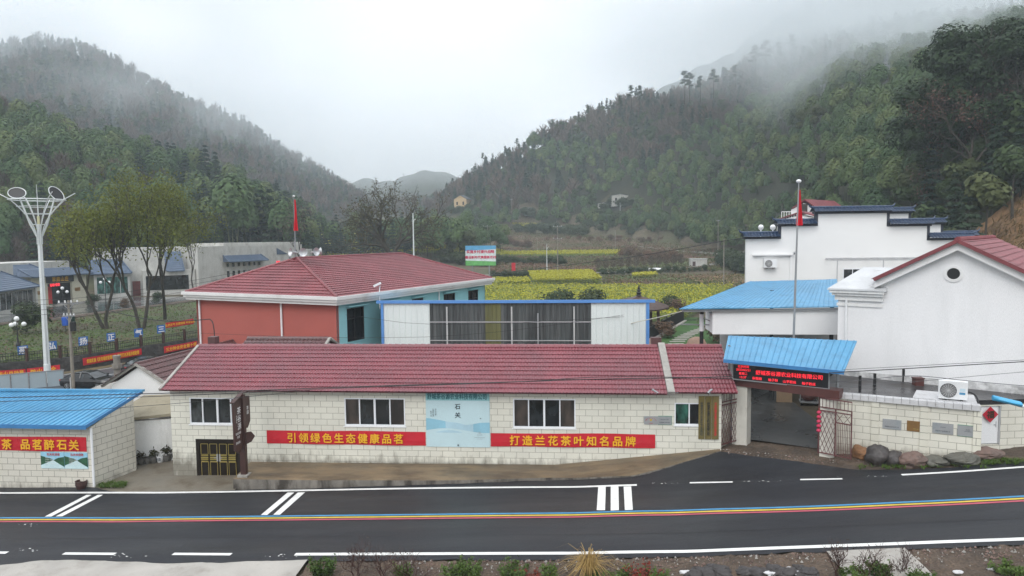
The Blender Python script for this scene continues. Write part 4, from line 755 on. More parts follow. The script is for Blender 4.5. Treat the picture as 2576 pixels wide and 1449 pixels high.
def leaf(A, B, z0a, z0b, h, label, wicket=False):
    A = np.array(A, float); B = np.array(B, float); d = unit(B-A); Lw = np.linalg.norm(B-A); n = np.array((d[1], -d[0])); sl = (z0b-z0a)/Lw
    P_ = lambda u, z, o=0: (A[0]+d[0]*u+n[0]*o, A[1]+d[1]*u+n[1]*o, z0a+sl*u+z)
    t = thing('gate_leaf', label, 'gate leaf', P_(0, 0)); hh = h*.84
    b = MB()
    for p, q in ((P_(0, 0), P_(0, hh)), (P_(Lw, 0), P_(Lw, hh)), (P_(0, .06), P_(Lw, .06)), (P_(0, hh), P_(Lw, hh)), (P_(0, hh*.93), P_(Lw, hh*.93)), (P_(0, h), P_(Lw, h))): b.bar(p, q, .045)
    if wicket: b.bar(P_(Lw*.52, 0), P_(Lw*.52, hh), .05); b.bar(P_(Lw*.52, hh*.72), P_(Lw, hh*.72), .05)
    b.build('frame', M_IRON, t)
    b = MB(); k = 9
    for i in range(k+1): b.bar(P_(Lw*i/k, hh), P_(Lw*i/k, h), .02)
    b.build('top_rail_bars', M_IRON, t)
    b = MB(); w0 = Lw*(.5 if wicket else 1); s_ = .3
    for i in range(-9, 12):
        for sg in (1, -1):
            pts = []
            for z in np.linspace(.06, hh*.93, 40):
                u = i*s_*.62 + sg*(z-.06)*.42
                if 0 <= u <= w0: pts.append((u, z))
            if len(pts) > 2: b.bar(P_(*pts[0], .0), P_(*pts[-1], .0), .016)
    if wicket:
        for i in range(1, 9): b.bar(P_(Lw*(.52+.48*i/9), .06), P_(Lw*(.52+.48*i/9), hh*.72), .018)
        for i in range(2): b.bar(P_(Lw*(.52+.24*i), hh*.72), P_(Lw*(.76+.24*i), hh*.93), .018); b.bar(P_(Lw*(.52+.24*i), hh*.93), P_(Lw*(.76+.24*i), hh*.72), .018)
    b.build('lattice', M_IRON, t); return t, P_
pA = atD(1871, 1108, 34.7); pB = atD(1814, 1115, 33.75)
tl, PL = leaf((pB[0], pB[1]), (pA[0], pA[1]), 1.97, 2.0, 2.55, 'open rose-brown lattice gate leaf folded against the left side wall')
pC = atZ(2056, 1140, 2.05); pD = atZ(2140, 1158, 2.08)
tr, PR = leaf((pC[0], pC[1]-.1), (pD[0], pD[1]), 2.08, 2.1, 2.6, 'open rose-brown gate leaf with a barred wicket, in front of the cream wall', True)
M_PINK = mat('pink_red_lantern', (.55, .035, .10), .6, .1)
for P_, u, label in ((PL, np.linalg.norm(pA-pB)-.05, 'string of small pink-red lanterns on the left gate leaf'), (PR, .05, 'string of small pink-red lanterns on the right gate leaf')):
    q = np.array(P_(u, 1.0, .1)); t = thing('lantern_string', label, 'lanterns', q)
    for k in range(5): b = MB(); b.ball((0, 0, .1+.21*k), .105, 8, sq=(1, 1, .8)); b.build('lantern', M_PINK, t, local=True)
    b = MB(); b.bar((0, 0, 0), (0, 0, 1.15), .015); b.build('cord', M_REDI, t, local=True)
# the LED board hung under the canopy
l0, l1 = A3(7.68, 34.98, 0), A3(11.57, 33.13, 0); ld = unit(l1-l0); ln_ = np.cross(ld, (0, 0, 1)); LL = np.linalg.norm(l1-l0)
M_LEDP = mat('led_panel_black', (.012, .012, .016), .35, .2, 8)
lt = thing('led_screen', 'long black LED board with red running text under the blue canopy', 'LED sign', (*((l0+l1)/2)[:2], 5.0))
lb = lambda u, z, o=0: l0+ld*u+ln_*o+A3(0, 0, 5.17-.07*u/LL+z)
b = MB(); hz = lambda u: .76
b.hexa([lb(0, 0), lb(LL, 0), lb(LL, 0, -.18), lb(0, 0, -.18), lb(0, hz(0)), lb(LL, hz(LL)), lb(LL, hz(LL), -.18), lb(0, hz(0), -.18)], 0)
sd_ = ld+A3(0, 0, .005)
def led(t_, s_, u, z, tr=1.0): b.text(t_, s_, lb(u, z, .02), sd_, (0, 0, 1), 1, .012, track=tr)
led('北京时间', .135, .5, .66); led('2023/03/21', .15, .5, .50); led('星期二', .135, .5, .32); led('13:37', .15, .5, .14)
led('舒城茶谷源农业科技有限公司', .235, 2.56, .47, .95)
for t_, u in (('杂粗粮', 1.15), ('柚子粉', 1.88), ('山芋粉丝', 2.62), ('柚子粉丝', 3.45)): led(t_, .15, u, .15)
b.build('led_panel', [M_LEDP, M_LED], lt)
b = MB()
for p, q in (((0, 0), (LL, 0)), ((0, hz(0)), (LL, hz(LL))), ((0, 0), (0, hz(0))), ((LL, 0), (LL, hz(LL)))): b.bar(lb(*p, .01), lb(*q, .01), .05)
b.build('frame', M_GREYM, lt)

# ---------------------------------------------------------------- flat-roofed block annex with the roadside wall
w0, w1 = A3(11.75, 33.55, 0), A3(17.1, 31.2, 0); wd = unit(w1-w0); wn = A3(wd[1], -wd[0], 0); WL = np.linalg.norm(w1-w0)
fx = thing('flat_roofed_annex', 'low cream block annex along the road with a dark wet flat roof and white door', 'annex', (14.5, 33, 2.2))
b = MB(); b.wall(w0[:2], w1[:2], .8, 4.62, [], .25); b.wall((17.35, 32.15), (24, 33.1), .8, 4.6, [(.32, 1.22, 2.86, 4.58)], .25); b.wall(w1[:2], (17.35, 32.15), .8, 4.62, [], .2); b.build('wall', M_BLOCK2, fx)
for u in (.0, 1.75, 3.66, 5.62):
    b = MB(); a_, c_ = w0+wd*u, w0+wd*(u+.3); k = wn*.06; b.hexa([a_+k+A3(0, 0, .8), c_+k+A3(0, 0, .8), c_-k+A3(0, 0, .8), a_-k+A3(0, 0, .8), a_+k+A3(0, 0, 4.6), c_+k+A3(0, 0, 4.6), c_-k+A3(0, 0, 4.6), a_-k+A3(0, 0, 4.6)]); b.build('pilaster', block_mat('cream_pilaster', (.68, .66, .57), (.66, .64, .55), (.17, .155, .12), bw=3, bh=.31, sz=(0, .9), samt=.6) if u == 0 else bpy.data.materials['cream_pilaster'], fx)
b = MB()
for i in range(17): a_, c_ = w0+wd*(.32+i*(WL-.3)/17), w0+wd*(.32+(i+.96)*(WL-.3)/17); k, k2 = wn*.12, wn*-.3; b.hexa([a_+k+A3(0, 0, 4.63), c_+k+A3(0, 0, 4.63), c_+k2+A3(0, 0, 4.63), a_+k2+A3(0, 0, 4.63), a_+k+A3(0, 0, 4.86), c_+k+A3(0, 0, 4.86), c_+k2+A3(0, 0, 4.86), a_+k2+A3(0, 0, 4.86)])
b.build('coping', M_COPE, fx)
b = MB(); b.prism([(12.0, 33.75, 4.62), (17.0, 31.5, 4.62), (17.5, 32.3, 4.62), (24, 33.3, 4.62), (24, 37, 4.62), (20.2, 33.9, 4.62), (13.6, 38.2, 4.62), (12.4, 36.3, 4.62)][::1], (0, 0, .2)); b.build('roof', M_DARKROOF, fx)
b = MB(); b.hexa([(15.0, 32.6, 4.825), (17.2, 31.6, 4.825), (17.9, 33.2, 4.825), (15.9, 34.2, 4.825), (15.0, 32.6, 4.86), (17.2, 31.6, 4.86), (17.9, 33.2, 4.86), (15.9, 34.2, 4.86)]); b.build('roof_slab', M_COPE, fx)
b = MB(); q0, q1 = A3(17.35, 32.15, 0), A3(24, 33.1, 0); qd = unit(q1-q0); b.hexa([q0+qd*.36+A3(0, .06, 2.9), q0+qd*1.18+A3(0, .06, 2.9), q0+qd*1.18+A3(0, .1, 2.9), q0+qd*.36+A3(0, .1, 2.9), q0+qd*.36+A3(0, .06, 4.55), q0+qd*1.18+A3(0, .06, 4.55), q0+qd*1.18+A3(0, .1, 4.55), q0+qd*.36+A3(0, .1, 4.55)])
dr = b.build('door', M_PLASTICW, fx); b = MB(); c_ = q0+qd*1.08; b.bar(c_+A3(0, .03, 3.75), c_+A3(-.1, .02, 3.75), .035); b.bar(c_+A3(0, .06, 3.62), c_+A3(0, .06, 3.88), .04, .02); b.build('handle', M_STEEL, dr)
b = MB(); e_ = qd*.05
for u in (.29, 1.19): b.hexa([q0+qd*u+A3(0, -.02, 2.86), q0+qd*u+e_+A3(0, -.02, 2.86), q0+qd*u+e_+A3(0, .1, 2.86), q0+qd*u+A3(0, .1, 2.86), q0+qd*u+A3(0, -.02, 4.58), q0+qd*u+e_+A3(0, -.02, 4.58), q0+qd*u+e_+A3(0, .1, 4.58), q0+qd*u+A3(0, .1, 4.58)])
b.build('door_frame', M_STEEL, dr)
for x, y in ((2272, 950), (2200, 962), (2163, 968)): p = atZ(x, y+10, 4.82); b = MB(); b.box(p[0]-.05, p[0]+.05, p[1]-.05, p[1]+.05, 4.8, 5.45); b.build('roof_post', M_BLACK, fx)
p = atZ(2309, 969, 4.82); b = MB(); b.box(p[0]-.2, p[0]+.2, p[1]-.18, p[1]+.18, 4.8, 5.15); b.box(p[0]-.23, p[0]+.23, p[1]-.21, p[1]+.21, 5.15, 5.2); b.build('chimney', M_MAROON, fx)
# fu sign on the door
c_ = q0+qd*.74+A3(0, -.06, 4.22); b = MB(); s_ = .36; b.face([c_-qd*s_, c_-A3(0, 0, s_), c_+qd*s_, c_+A3(0, 0, s_)]); b.face([c_+A3(0, .012, s_), c_+qd*s_+A3(0, .012, 0), c_+A3(0, .012, -s_), c_-qd*s_+A3(0, .012, 0)]); b.text('福', .36, c_-A3(0, .008, 0), qd, (0, 0, 1), 1, .03)
tag(b.build('door_charm', [mat('red_paper', (.42, .012, .03), .6, .08, 4), mat('dark_gold_ink', (.03, .022, .01), .5)]), 'red diamond paper with a black good-fortune character on the white door', 'door charm')
# plaques on the roadside wall
def wp(x, y): d = ray(x, y); t = ((w0-CAM)@wn)/(d@wn); return CAM+d*t
a_, z_ = wp(2220, 1075), 0
plaque(wp(2220, 1077)+wn*.0, wd, .74, .44, M_SILV, '安徽省农业科技示范', 'steel plaque on the roadside wall, left of the bronze plaque', M_INK)
plaque(wp(2281, 1083), wd, .74, .46, M_BRONZ, '绿色食品', 'bronze plaque on the roadside wall beside the gate leaf', M_GOLD)
plaque(wp(2345, 1088), wd, .78, .46, M_SILV, '安徽农产品质量安全', 'steel plaque with a curved inscription, nearest the white door but one', M_INK, ['示范企业'], mark=False)
plaque(wp(2408, 1095), wd, .76, .46, M_SILV, '', 'greenish steel plaque on the roadside wall, nearest the white door', M_INK, ['舒城县', '农产品检测'], green=True)
def ac_unit(p, rz, w, label, logo=True):
    t = thing('air_conditioner', label, 'air conditioner', p, rz); h, d = w*.78, w*.36
    b = MB(); b.box(-w/2, w/2, -d/2, d/2, .06, h); b.build('casing', M_PLASTICW, t, local=True)
    b = MB(); b.lathe([(0, 0), (h*.36, 0), (h*.37, .015), (h*.34, .02), (0, .02)], 24, (-w*.16, -d/2-.004, h*.52), axis=(0, -1, 0)); b.build('fan_recess', M_BLACK, t, local=True)
    b = MB()
    for k in range(1, 8): b.lathe([(h*.045*k-.006, 0), (h*.045*k+.006, 0), (h*.045*k+.006, .01), (h*.045*k-.006, .01), (h*.045*k-.006, 0)], 24, (-w*.16, -d/2-.032, h*.52), axis=(0, -1, 0))
    for k in range(8): a = k*math.pi/8; c, s = math.cos(a)*h*.35, math.sin(a)*h*.35; b.bar((-w*.16-c, -d/2-.035, h*.52-s), (-w*.16+c, -d/2-.035, h*.52+s), .012)
    b.build('grille', M_GREYW, t, local=True)
    if logo: b = MB(); b.box(w*.22, w*.42, -d/2-.006, -d/2-.001, h*.34, h*.46); b.build('label_sticker', M_BLUE, t, local=True); b = MB(); b.box(w*.23, w*.42, -d/2-.006, -d/2-.001, h*.5, h*.66); b.build('label_sticker', mat('pale_sticker', (.55, .68, .75), .4), t, local=True)
    for s in (-1, 1): b = MB(); b.box(s*w*.3-.06, s*w*.3+.06, -d/2, d/2, 0, .06); b.build('foot', M_BLACK, t, local=True)
    return t
p = atZ(2396, 1005, 4.87); ac_unit((p[0], p[1], 4.86), math.atan2(wd[1], wd[0]), 1.08, 'white outdoor air conditioner on the flat roof above the roadside wall')

# ---------------------------------------------------------------- big white gable house
GAa = math.atan2(33.56-37.86, 20.26-13.91); wh = thing('gable_house', 'big white house with a round vent in its gable and a dark red roof', 'house', (13.91, 37.86, 2), GAa)
M_WH = mat('bright_white_render', (.80, .80, .81), .75, .03, .3, .08, 30, dirt=(.66, .665, .67), dth=(.46, .74), ds=.8, damt=.6, stretch=(1, 1, .22)); Lr = 16
b = MB(); b.prism([(-.3, 0, -1), (10.2, 0, -1), (10.2, 0, 6.6), (4.96, 0, 9.42), (1.6, 0, 7.66), (-.3, 0, 7.0)], (0, Lr, 0)); b.build('wall', M_WH, wh, local=True)
b = MB(); b.prism([(-.31, -.03, 2.7), (10.2, -.03, 2.7), (10.2, -.03, 3.22), (-.31, -.03, 3.08)], (0, .02, 0)); b.build('damp_course', mat('damp_grey_render', (.42, .42, .42), .85, .25, 1.2, dirt=(.75, .75, .75), dth=(.45, .6), ds=1.4, damt=.9), wh, local=True)
b = MB(); ap, el, er = A3(4.96, -.35, 9.68), A3(1.45, -.35, 7.78), A3(10.4, -.35, 6.75)
for p, q in ((el, ap), (ap, er)): b.hexa([p-A3(0, 0, .34), q-A3(0, 0, .34), q+A3(0, .38, -.34), p+A3(0, .38, -.34), p, q, q+A3(0, .38, 0), p+A3(0, .38, 0)] if p[0] < q[0] else [])
b.build('verge_board', M_WHITE, wh, local=True)
b = MB(); k = A3(0, -.05, .1); b.bar(el+k, ap+k, .3, .17); b.bar(ap+k, er+k, .3, .17); b.build('verge_tiles', M_TILEH, wh, local=True)
b = MB(); s1 = ap-el; tile_roof(el+A3(-.1, Lr, .06), (0, -1, 0), Lr-.1, s1, np.linalg.norm(s1), .38, .3, 4, mb=b, amp=.035, step=.05); s2 = ap-er; tile_roof(er+A3(.1, 0.05, .06), (0, 1, 0), Lr-.1, s2, np.linalg.norm(s2), .38, .3, 4, mb=b, amp=.035, step=.05)
ridge_caps(b, ap+A3(0, -.1, .14), ap+A3(0, Lr, .14), .13); b.build('roof', M_TILEH, wh, local=True)
b = MB(); b.lathe([(.26, .0), (.40, .0), (.40, .04), (.28, .05), (.26, .0)], 32, (4.78, -.002, 8.22), axis=(0, -1, 0)); v_ = b.build('round_vent', M_WHITE, wh, local=True)
b = MB(); b.lathe([(0, .006), (.27, .006)], 32, (4.78, -.002, 8.22), axis=(0, -1, 0)); b.build('vent_opening', M_BLACK, v_, local=True)
b = MB()
for z0, z1, o_ in ((6.45, 6.6, .06), (6.75, 7.0, .14), (7.0, 7.14, .26), (7.14, 7.28, .36)): b.box(-.3-o_, 1.75+o_*.4, -o_, 2.2, z0, z1)
b.build('cornice', M_WHITED, wh, local=True)
b = MB(); b.hexa([(-.75, -.42, 7.28), (2.0, -.42, 7.28), (2.0, 2.2, 7.28), (-.75, 2.2, 7.28), (-.72, -.4, 7.36), (1.9, -.4, 7.36), (1.9, 2.6, 8.35), (.3, 2.6, 8.35)]); b.build('parapet_roof', mat('wet_white_membrane', (.50, .51, .52), .3, .12, 1.2, dirt=(.2, .2, .2), dth=(.6, .7), ds=1.3), wh, local=True)
b = MB(); b.tube([(.12, -.1, 6.9), (.12, -.1, 3.6), (-.6, -.45, 3.5)], .06, 8); b.build('downpipe', M_PLASTICW, wh, local=True)

# ---------------------------------------------------------------- covered yard behind the gate
cy = thing('covered_yard', 'open white-walled yard shed under a wide blue metal roof on posts', 'shed', (11, 44, 2))
b = MB(); rib_roof(b, (5.9, 40.5, 8.05), (14.75, 40.5, 8.15), (18.2, 51.0, 9.0), (12.4, 51.4, 8.85), .28, .03, .05, nv=8, sag=.02, seed=9); b.build('roof', M_BLUE, cy)
b = MB(); b.wall((7.82, 40.84), (14.7, 40.7), 6.55, 7.98, [], .15); b.wall((7.82, 43.0), (7.82, 40.84), 6.6, 7.7, [], .12); b.build('hanging_panel', M_WHITE, cy)
b = MB(); b.wall((9.6, 47.5), (18, 47.0), 1.2, 6.6, [], .2); b.wall((18.0, 47), (15.3, 41), 1.2, 8, [], .2); b.build('wall', M_GREYW, cy)
b = MB(); b.box(11.5, 12.7, 47.35, 47.4, 1.9, 4.4); b.build('door', M_GLASSB, cy); b = MB(); b.box(13.6, 15.3, 47.3, 47.35, 2.9, 4.5); b.build('window', M_GLASSD, cy)
b = MB()
for p, q in (((7.38, 41.8, 1.2), (7.38, 41.8, 8.1)), ((14.4, 41, 2), (14.4, 41, 8.1)), ((12.6, 46.5, 1.2), (12.6, 46.5, 8.6))): b.tube([p, q], .11, 10)
b.build('post', M_BLACK, cy)
b = MB(); b.tube([(7.38, 41.8, 6.6), (7.38, 41.8, 7.6)], .125, 10); b.build('white_band', M_PLASTICW, cy)
b = MB(); b.bar((6.1, 40.7, 7.9), (14.6, 40.6, 8.0), .08, .12); b.bar((7.38, 41.8, 7.4), (8.6, 41.2, 6.9), .05); b.bar((6.2, 41.8, 7.0), (8.6, 41.8, 6.95), .07); b.bar((6.2, 40.8, 7.92), (12.4, 51.2, 8.7), .07, .1); b.build('roof_frame', M_GREYM, cy)
# things stored under the roof
M_WICK = mat('dark_wicker', (.085, .06, .04), .8, .3, 8, .4, 30)
bs = atZ(1918, 1003, 2.03); st_ = thing('basket_stand', 'metal rack holding stacked round wicker trays at the back of the yard', 'rack', bs)
b = MB()
for x in (-.55, .55):
    for y in (-.4, .4): b.bar((x, y, 0), (x, y, .7), .04)
b.bar((-.55, -.4, .7), (.55, -.4, .7), .04); b.bar((-.55, -.4, .7), (-.55, .4, .7), .04); b.bar((.55, -.4, .7), (.55, .4, .7), .04); b.bar((-.55, .4, .7), (.55, .4, .7), .04); b.bar((-.55, -.4, .1), (.55, -.4, .65), .03); b.build('rack', M_BLACK, st_, local=True)
for k in range(5): b = MB(); b.lathe([(0, .72+.2*k), (.55, .72+.2*k), (.62, .80+.2*k), (.6, .88+.2*k), (0, .84+.2*k)], 20, ((k % 2)*.05, 0, 0)); b.build('wicker_tray', M_WICK, st_, local=True)
p = atZ(1973, 1012, 2.03); b = MB(); b.box(-.45, .45, -.03, .03, 0, 1.1); o = b.build('plywood_board', mat('tan_plywood', (.26, .18, .11), .7, .15, 2)); o.location = [float(v) for v in p]; o.rotation_euler = (-.12, 0, -.1); tag(o, 'tan plywood board leaning in the yard behind the gate', 'board')
p = atZ(2034, 1021, 2.03); t = thing('cart', 'dark red covered cart parked in the yard by the right pillar', 'cart', p, -.2)
b = MB(); b.box(-.5, .5, -.4, .4, .25, .32); b.bar((-.5, -.4, .3), (-.5, -.4, 1.0), .04); b.bar((.5, -.4, .3), (.5, -.4, 1.0), .04); b.bar((-.5, -.4, 1), (.5, -.4, 1), .04); b.build('frame', M_GREYM, t, local=True); b = MB(); b.ball((0, 0, .6), .4, 12, sq=(1.1, .9, .8)); b.build('cover', M_MAROON, t, local=True)
for s in (-1, 1): b = MB(); b.lathe([(0, -.04), (.2, -.04), (.2, .04), (0, .04)], 14, (s*.4, 0, .2), axis=(1, 0, 0)); b.build('wheel', M_BLACK, t, local=True)
p = atD(1996, 866, 35.4); flagpole((p[0], p[1], 6.6), 8.1, 7.75, 1.75, .3, 'tall grey flagpole rising through the blue gate canopy', 'red flag drooping from the tall pole above the gate', .06, .12)

# ---------------------------------------------------------------- stepped-gable house with slate-blue copings
sg = thing('stepped_gable_house', 'tall white house with stepped gable walls under slate-blue tiled copings', 'house', (21, 56, 2))
YS = 56; M_SW = mat('white_gable_render', (.80, .80, .79), .75, .04, .3, .05, 30, dirt=(.66, .66, .65), dth=(.55, .8), ds=.4, damt=.5)
def stepped(y0, cols_, ys, name, zb=-.5):
    xs_ = [atY(c, 560, y0)[0] for c in cols_]; zs = [atY((cols_[i]+cols_[i+1])/2, ys[i]+9, y0)[2] for i in range(5)]
    b = MB(); up = []
    for i in range(5): up += [(xs_[i], zs[i]), (xs_[i+1], zs[i])]
    b.prism([(x, y0, z) for x, z in [(xs_[0], zb), (xs_[5], zb)] + up[::-1]], (0, .35, 0)); b.build(name, M_SW, sg)
    for i in range(5):
        x0, x1, z = xs_[i], xs_[i+1], zs[i]; xa = x0-.28 if i <= 2 else x0; xb = x1+.28 if i >= 2 else x1; b = MB()
        for zz, w_, hh, m in ((z+.002, .22, .12, 1), (z+.12, .32, .06, 1)): b.box(xa+.1, xb-.1, y0-w_+.1, y0+.25+w_, zz, zz+hh, m)
        tile_roof((xa, y0-.42, z+.16), (1, 0, 0), xb-xa, (0, .59, .30), .66, .22, .24, 4, mb=b, amp=.04, step=.04); tile_roof((xb, y0+.77, z+.16), (-1, 0, 0), xb-xa, (0, -.59, .30), .66, .22, .24, 4, mb=b, amp=.04, step=.04)
        ridge_caps(b, (xa-.05, y0+.17, z+.50), (xb+.05, y0+.17, z+.50), .09, .5)
        for xe_, sg_ in ((xa, -1), (xb, 1)):
            if (sg_ < 0 and i <= 2) or (sg_ > 0 and i >= 2): b.tube([(xe_, y0+.17, z+.5), (xe_+sg_*.18, y0+.17, z+.58), (xe_+sg_*.28, y0+.17, z+.78)], [.09, .07, .02], 6)
        b.build('coping', [M_CAPBLUE, M_TRIMD], sg)
    b = MB()
    for i, lo_, hi_ in ((1, zs[0], zs[1]), (2, zs[1], zs[2]), (3, zs[3], zs[2]), (4, zs[4], zs[3])): x = xs_[i]; b.box(x-.1, x+.1, y0-.03, y0+.3, lo_, hi_+.1)
    x = xs_[5]; b.box(x-.06, x+.06, y0-.03, y0+.3, zs[4]-2.5, zs[4]); b.build('step_trim', M_TRIMD, sg); return xs_, zs
fx_, fz_ = stepped(YS, (1878, 1962, 2054, 2234, 2336, 2440), (592, 560, 528, 560, 595), 'wall'); rx_, rz2 = stepped(YS+9, (1960, 2030, 2105, 2288, 2370, 2452), (600, 566, 529, 556, 588), 'rear_gable_wall', 6)
b = MB(); b.wall((fx_[5]-.05, YS+.36), (rx_[5]-.05, YS+9), -.5, fz_[4]-.4, [], .3); b.wall((rx_[0]+.1, YS+9), (fx_[0]+.05, YS+.36), -.5, fz_[0]-.4, [], .3); b.build('side_wall', M_SW, sg)
b = MB(); b.face([(fx_[0]+.2, YS+.4, fz_[0]-.5), (fx_[5]-.2, YS+.4, fz_[0]-.5), (rx_[5]-.2, YS+9, fz_[0]-.5), (rx_[0]+.2, YS+9, fz_[0]-.5)]); b.build('roof', M_TRIMD, sg)
pw = atY(2120, 680, YS); pw2 = atY(2168, 680, YS); window(sg, (pw[0], YS, atY(2120, 712, YS)[2]-.6), (1, 0, 0), pw2[0]-pw[0], 1.7, (.5,), M_FRAMEW, M_GLASSD, .06, -.03)
cn0, cn1 = atY(2088, 655, YS-1.0), atY(2270, 660, YS-1.0); b = MB(); z_ = cn0[2]
b.bar((cn0[0], YS-1.2, z_), (cn1[0]+2.5, YS-1.2, z_), .06); b.bar((cn0[0], YS-.1, z_+.12), (cn1[0]+2.5, YS-.1, z_+.12), .06)
for k in range(9): x = cn0[0]+k*(cn1[0]+2.5-cn0[0])/8; b.bar((x, YS-1.2, z_), (x, YS-.05, z_+.12), .04)
for x in (cn0[0]+.5, cn0[0]+3.8, cn0[0]+7): b.bar((x, YS-1.1, z_), (x, YS-1.1, z_-3.5), .06)
b.build('canopy_frame', M_STEEL, sg)
b = MB(); x_ = atY(1893, 640, YS)[0]; b.box(x_, x_+2.95, YS-.25, YS-.003, atY(1893, 643, YS)[2], atY(1893, 640, YS)[2]); b.box(x_+2.8, x_+2.95, YS-.1, YS-.003, 7, atY(1893, 643, YS)[2]-.003); b.build('string_course', M_WHITE, sg)
p = atY(1937, 675, YS-.2); ac_unit((p[0], YS-.22, p[2]), 0, .92, 'white air conditioner bracketed on the stepped-gable house wall', logo=False)
p = atY(1997, 607, YS); sec_cam((atY(1996, 636, YS)[0], YS-.25, atY(1996, 636, YS)[2]), (-.3, -1, -.3), 'tiny white camera on the stepped-gable wall above the air conditioner')
for i, x in enumerate((1914, 1944, 1966)):
    p = atY(x, 583, YS+1.5); b = MB(); b.ball((0, 0, .35), .22, 10); b.tube([(0, 0, 0), (0, 0, .2)], .05, 6); b.box(-.25, .25, -.25, .25, -.06, 0)
    b.tube([(0, 0, 0), (0, 0, -1.6)], .04, 6); o = b.build('globe_lamp', M_PLASTICW); o.location = (float(p[0]), YS+1.5, float(p[2])); tag(o, ['leftmost', 'middle', 'rightmost'][i]+' of three white globe lamps behind the stepped gable', 'lamp', 'globe lamps behind the stepped gable')
# red-roofed villa behind it
vl = thing('red_roofed_villa', 'white two-storey villa with dark red roofs on the slope behind the stepped gable', 'house', tuple(atD(2020, 600, 92)))
v = lambda x, y, D=92: atD(x, y, D)
a_, ap_, c_ = v(1990, 528), v(2022, 506), v(2052, 527); dv = A3(9, 10, 0)*.62
b = MB(); base = -4; b.prism([(a_[0], a_[1], a_[2]-10), (c_[0], c_[1], c_[2]-10), tuple(c_), tuple(ap_-A3(0, 0, .25)), tuple(a_)], dv)
a2, p2, c2 = v(1955, 556, 88), v(2012, 537, 88), v(2054, 549, 88); b.prism([(a2[0], a2[1], a2[2]-8), (c2[0], c2[1], c2[2]-8), tuple(c2), tuple(p2-A3(0, 0, .2)), tuple(a2)], A3(2, 3, 0)); b.build('wall', M_WHITE, vl)
b = MB()
for (l_, t_, r_, d_) in ((a_, ap_, c_, dv), (a2, p2, c2, A3(2, 3, 0))):
    for s0, e0_ in ((l_, t_), (t_, r_)): k = A3(0, -.3, .12); b.prism([tuple(s0+k), tuple(e0_+k), tuple(e0_+k+A3(0, 0, .14)), tuple(s0+k+A3(0, 0, .14))], d_*1.08)
b.build('roof', M_TILEH, vl)
wv = v(2022, 523); b = MB(); b.box(wv[0]-.3, wv[0]+.3, wv[1]-.5, wv[1]-.05, wv[2]-.6, wv[2]+.5); b.build('window', M_GLASSB, vl)
b = MB(); e_ = v(1966, 545, 88); 
for k in range(8): b.bar(e_+A3(.3*k, 0, -.4), e_+A3(.3*k, 0, .6), .06)
b.bar(e_+A3(0, 0, .6), e_+A3(2.2, 0, .6), .08); b.box(e_[0]-.2, e_[0]+2.5, e_[1]-.2, e_[1]+2, e_[2]-.7, e_[2]-.4); b.build('balcony', M_WHITE, vl)
# ---------------------------------------------------------------- branch road, stone retaining wall, park and plaza on the left
zc = lambda c: (lambda X, Y: np.full(np.shape(X), float(c)))
bx, by = [-300, -100, 0, 150, 300, 490], [996, 968, 952, 938, 915, 882]
wpts = np.array([atZ(x, y, 0)[:2] for x, y in zip(bx, by)] + [[-36.5, 88], [-29, 104]]); wpts = smooth(wpts, 1)
def offs(P, d):
    t = np.gradient(P, axis=0); t /= np.linalg.norm(t, axis=1)[:, None]; return P + np.stack([t[:, 1], -t[:, 0]], 1)*d
b = MB(); a_, c_ = offs(wpts, .1), offs(wpts, 11.5); n_ = len(a_); G = np.stack([a_+(c_-a_)*s for s in np.linspace(0, 1, 6)], 1); b.grid(np.concatenate([G, np.full((*G.shape[:2], 1), .0)], -1)); tag(b.build('branch_road', M_ASPH_OLD), kind='structure')
b = MB(); a_, c_ = offs(wpts, .05), offs(wpts, 1.3); b.grid(np.concatenate([np.stack([a_, c_], 1), np.full((n_, 2, 1), .03)], -1)); tag(b.build('roadside_verge', mat('dry_grass_verge', (.13, .10, .05), .9, .3, 1, .5, 10)), kind='structure')
b = MB(); ribbon(b, offs(wpts, 1.75), .16, .02, zf=zc(0)); tag(b.build('edge_line', M_LINE), kind='structure')
for k in range(5):
    P_ = offs(wpts, 5.2); s = np.concatenate([[0], np.cumsum(np.hypot(*np.diff(P_, axis=0).T))]); q = np.linspace(6+k*8, 9.5+k*8, 5); b = MB()
    ribbon(b, np.stack([np.interp(q, s, P_[:, 0]), np.interp(q, s, P_[:, 1])], 1), .14, .02, zf=zc(0)); tag(b.build('lane_dash', M_LINE), kind='structure')
WT = 1.32
rw = thing('retaining_wall', 'dark rough stone retaining wall along the branch road', 'wall', (*wpts[5], 0)); r = np.random.default_rng(8)
M_RW = mat('dark_rubble_stone', (.04, .037, .035), .8, .5, 1.3, 1.0, 5, fine=.4, fs=6, dirt=(.09, .085, .08), dth=(.58, .72), ds=1.3)
b = MB(); s = np.concatenate([[0], np.cumsum(np.hypot(*np.diff(wpts, axis=0).T))]); q = np.arange(0, s[-1], .35); W_ = np.stack([np.interp(q, s, wpts[:, 0]), np.interp(q, s, wpts[:, 1])], 1); nn_ = offs(W_, 1)-W_
rows = [np.column_stack([W_+nn_*(.02-.1*z+.09*r.random((len(W_), 1))), np.full(len(W_), z)]) for z in np.linspace(-.3, WT, 7)]; b.grid(np.stack(rows, 0)[::-1]); b.grid(np.stack([np.column_stack([W_-nn_*.45, np.full(len(W_), WT)]), rows[-1]], 0)); b.build('masonry', M_RW, rw)
fe = thing('park_fence', 'dark iron park fence with brown posts on top of the stone retaining wall', 'fence', (*wpts[5], WT))
FP = offs(wpts, -.25); FPs = np.concatenate([[0], np.cumsum(np.hypot(*np.diff(FP, axis=0).T))]); fpt = lambda u, z: (np.interp(u, FPs, FP[:, 0]), np.interp(u, FPs, FP[:, 1]), z)
b = MB(); U = np.arange(0, min(FPs[-1], 62), 2.6)
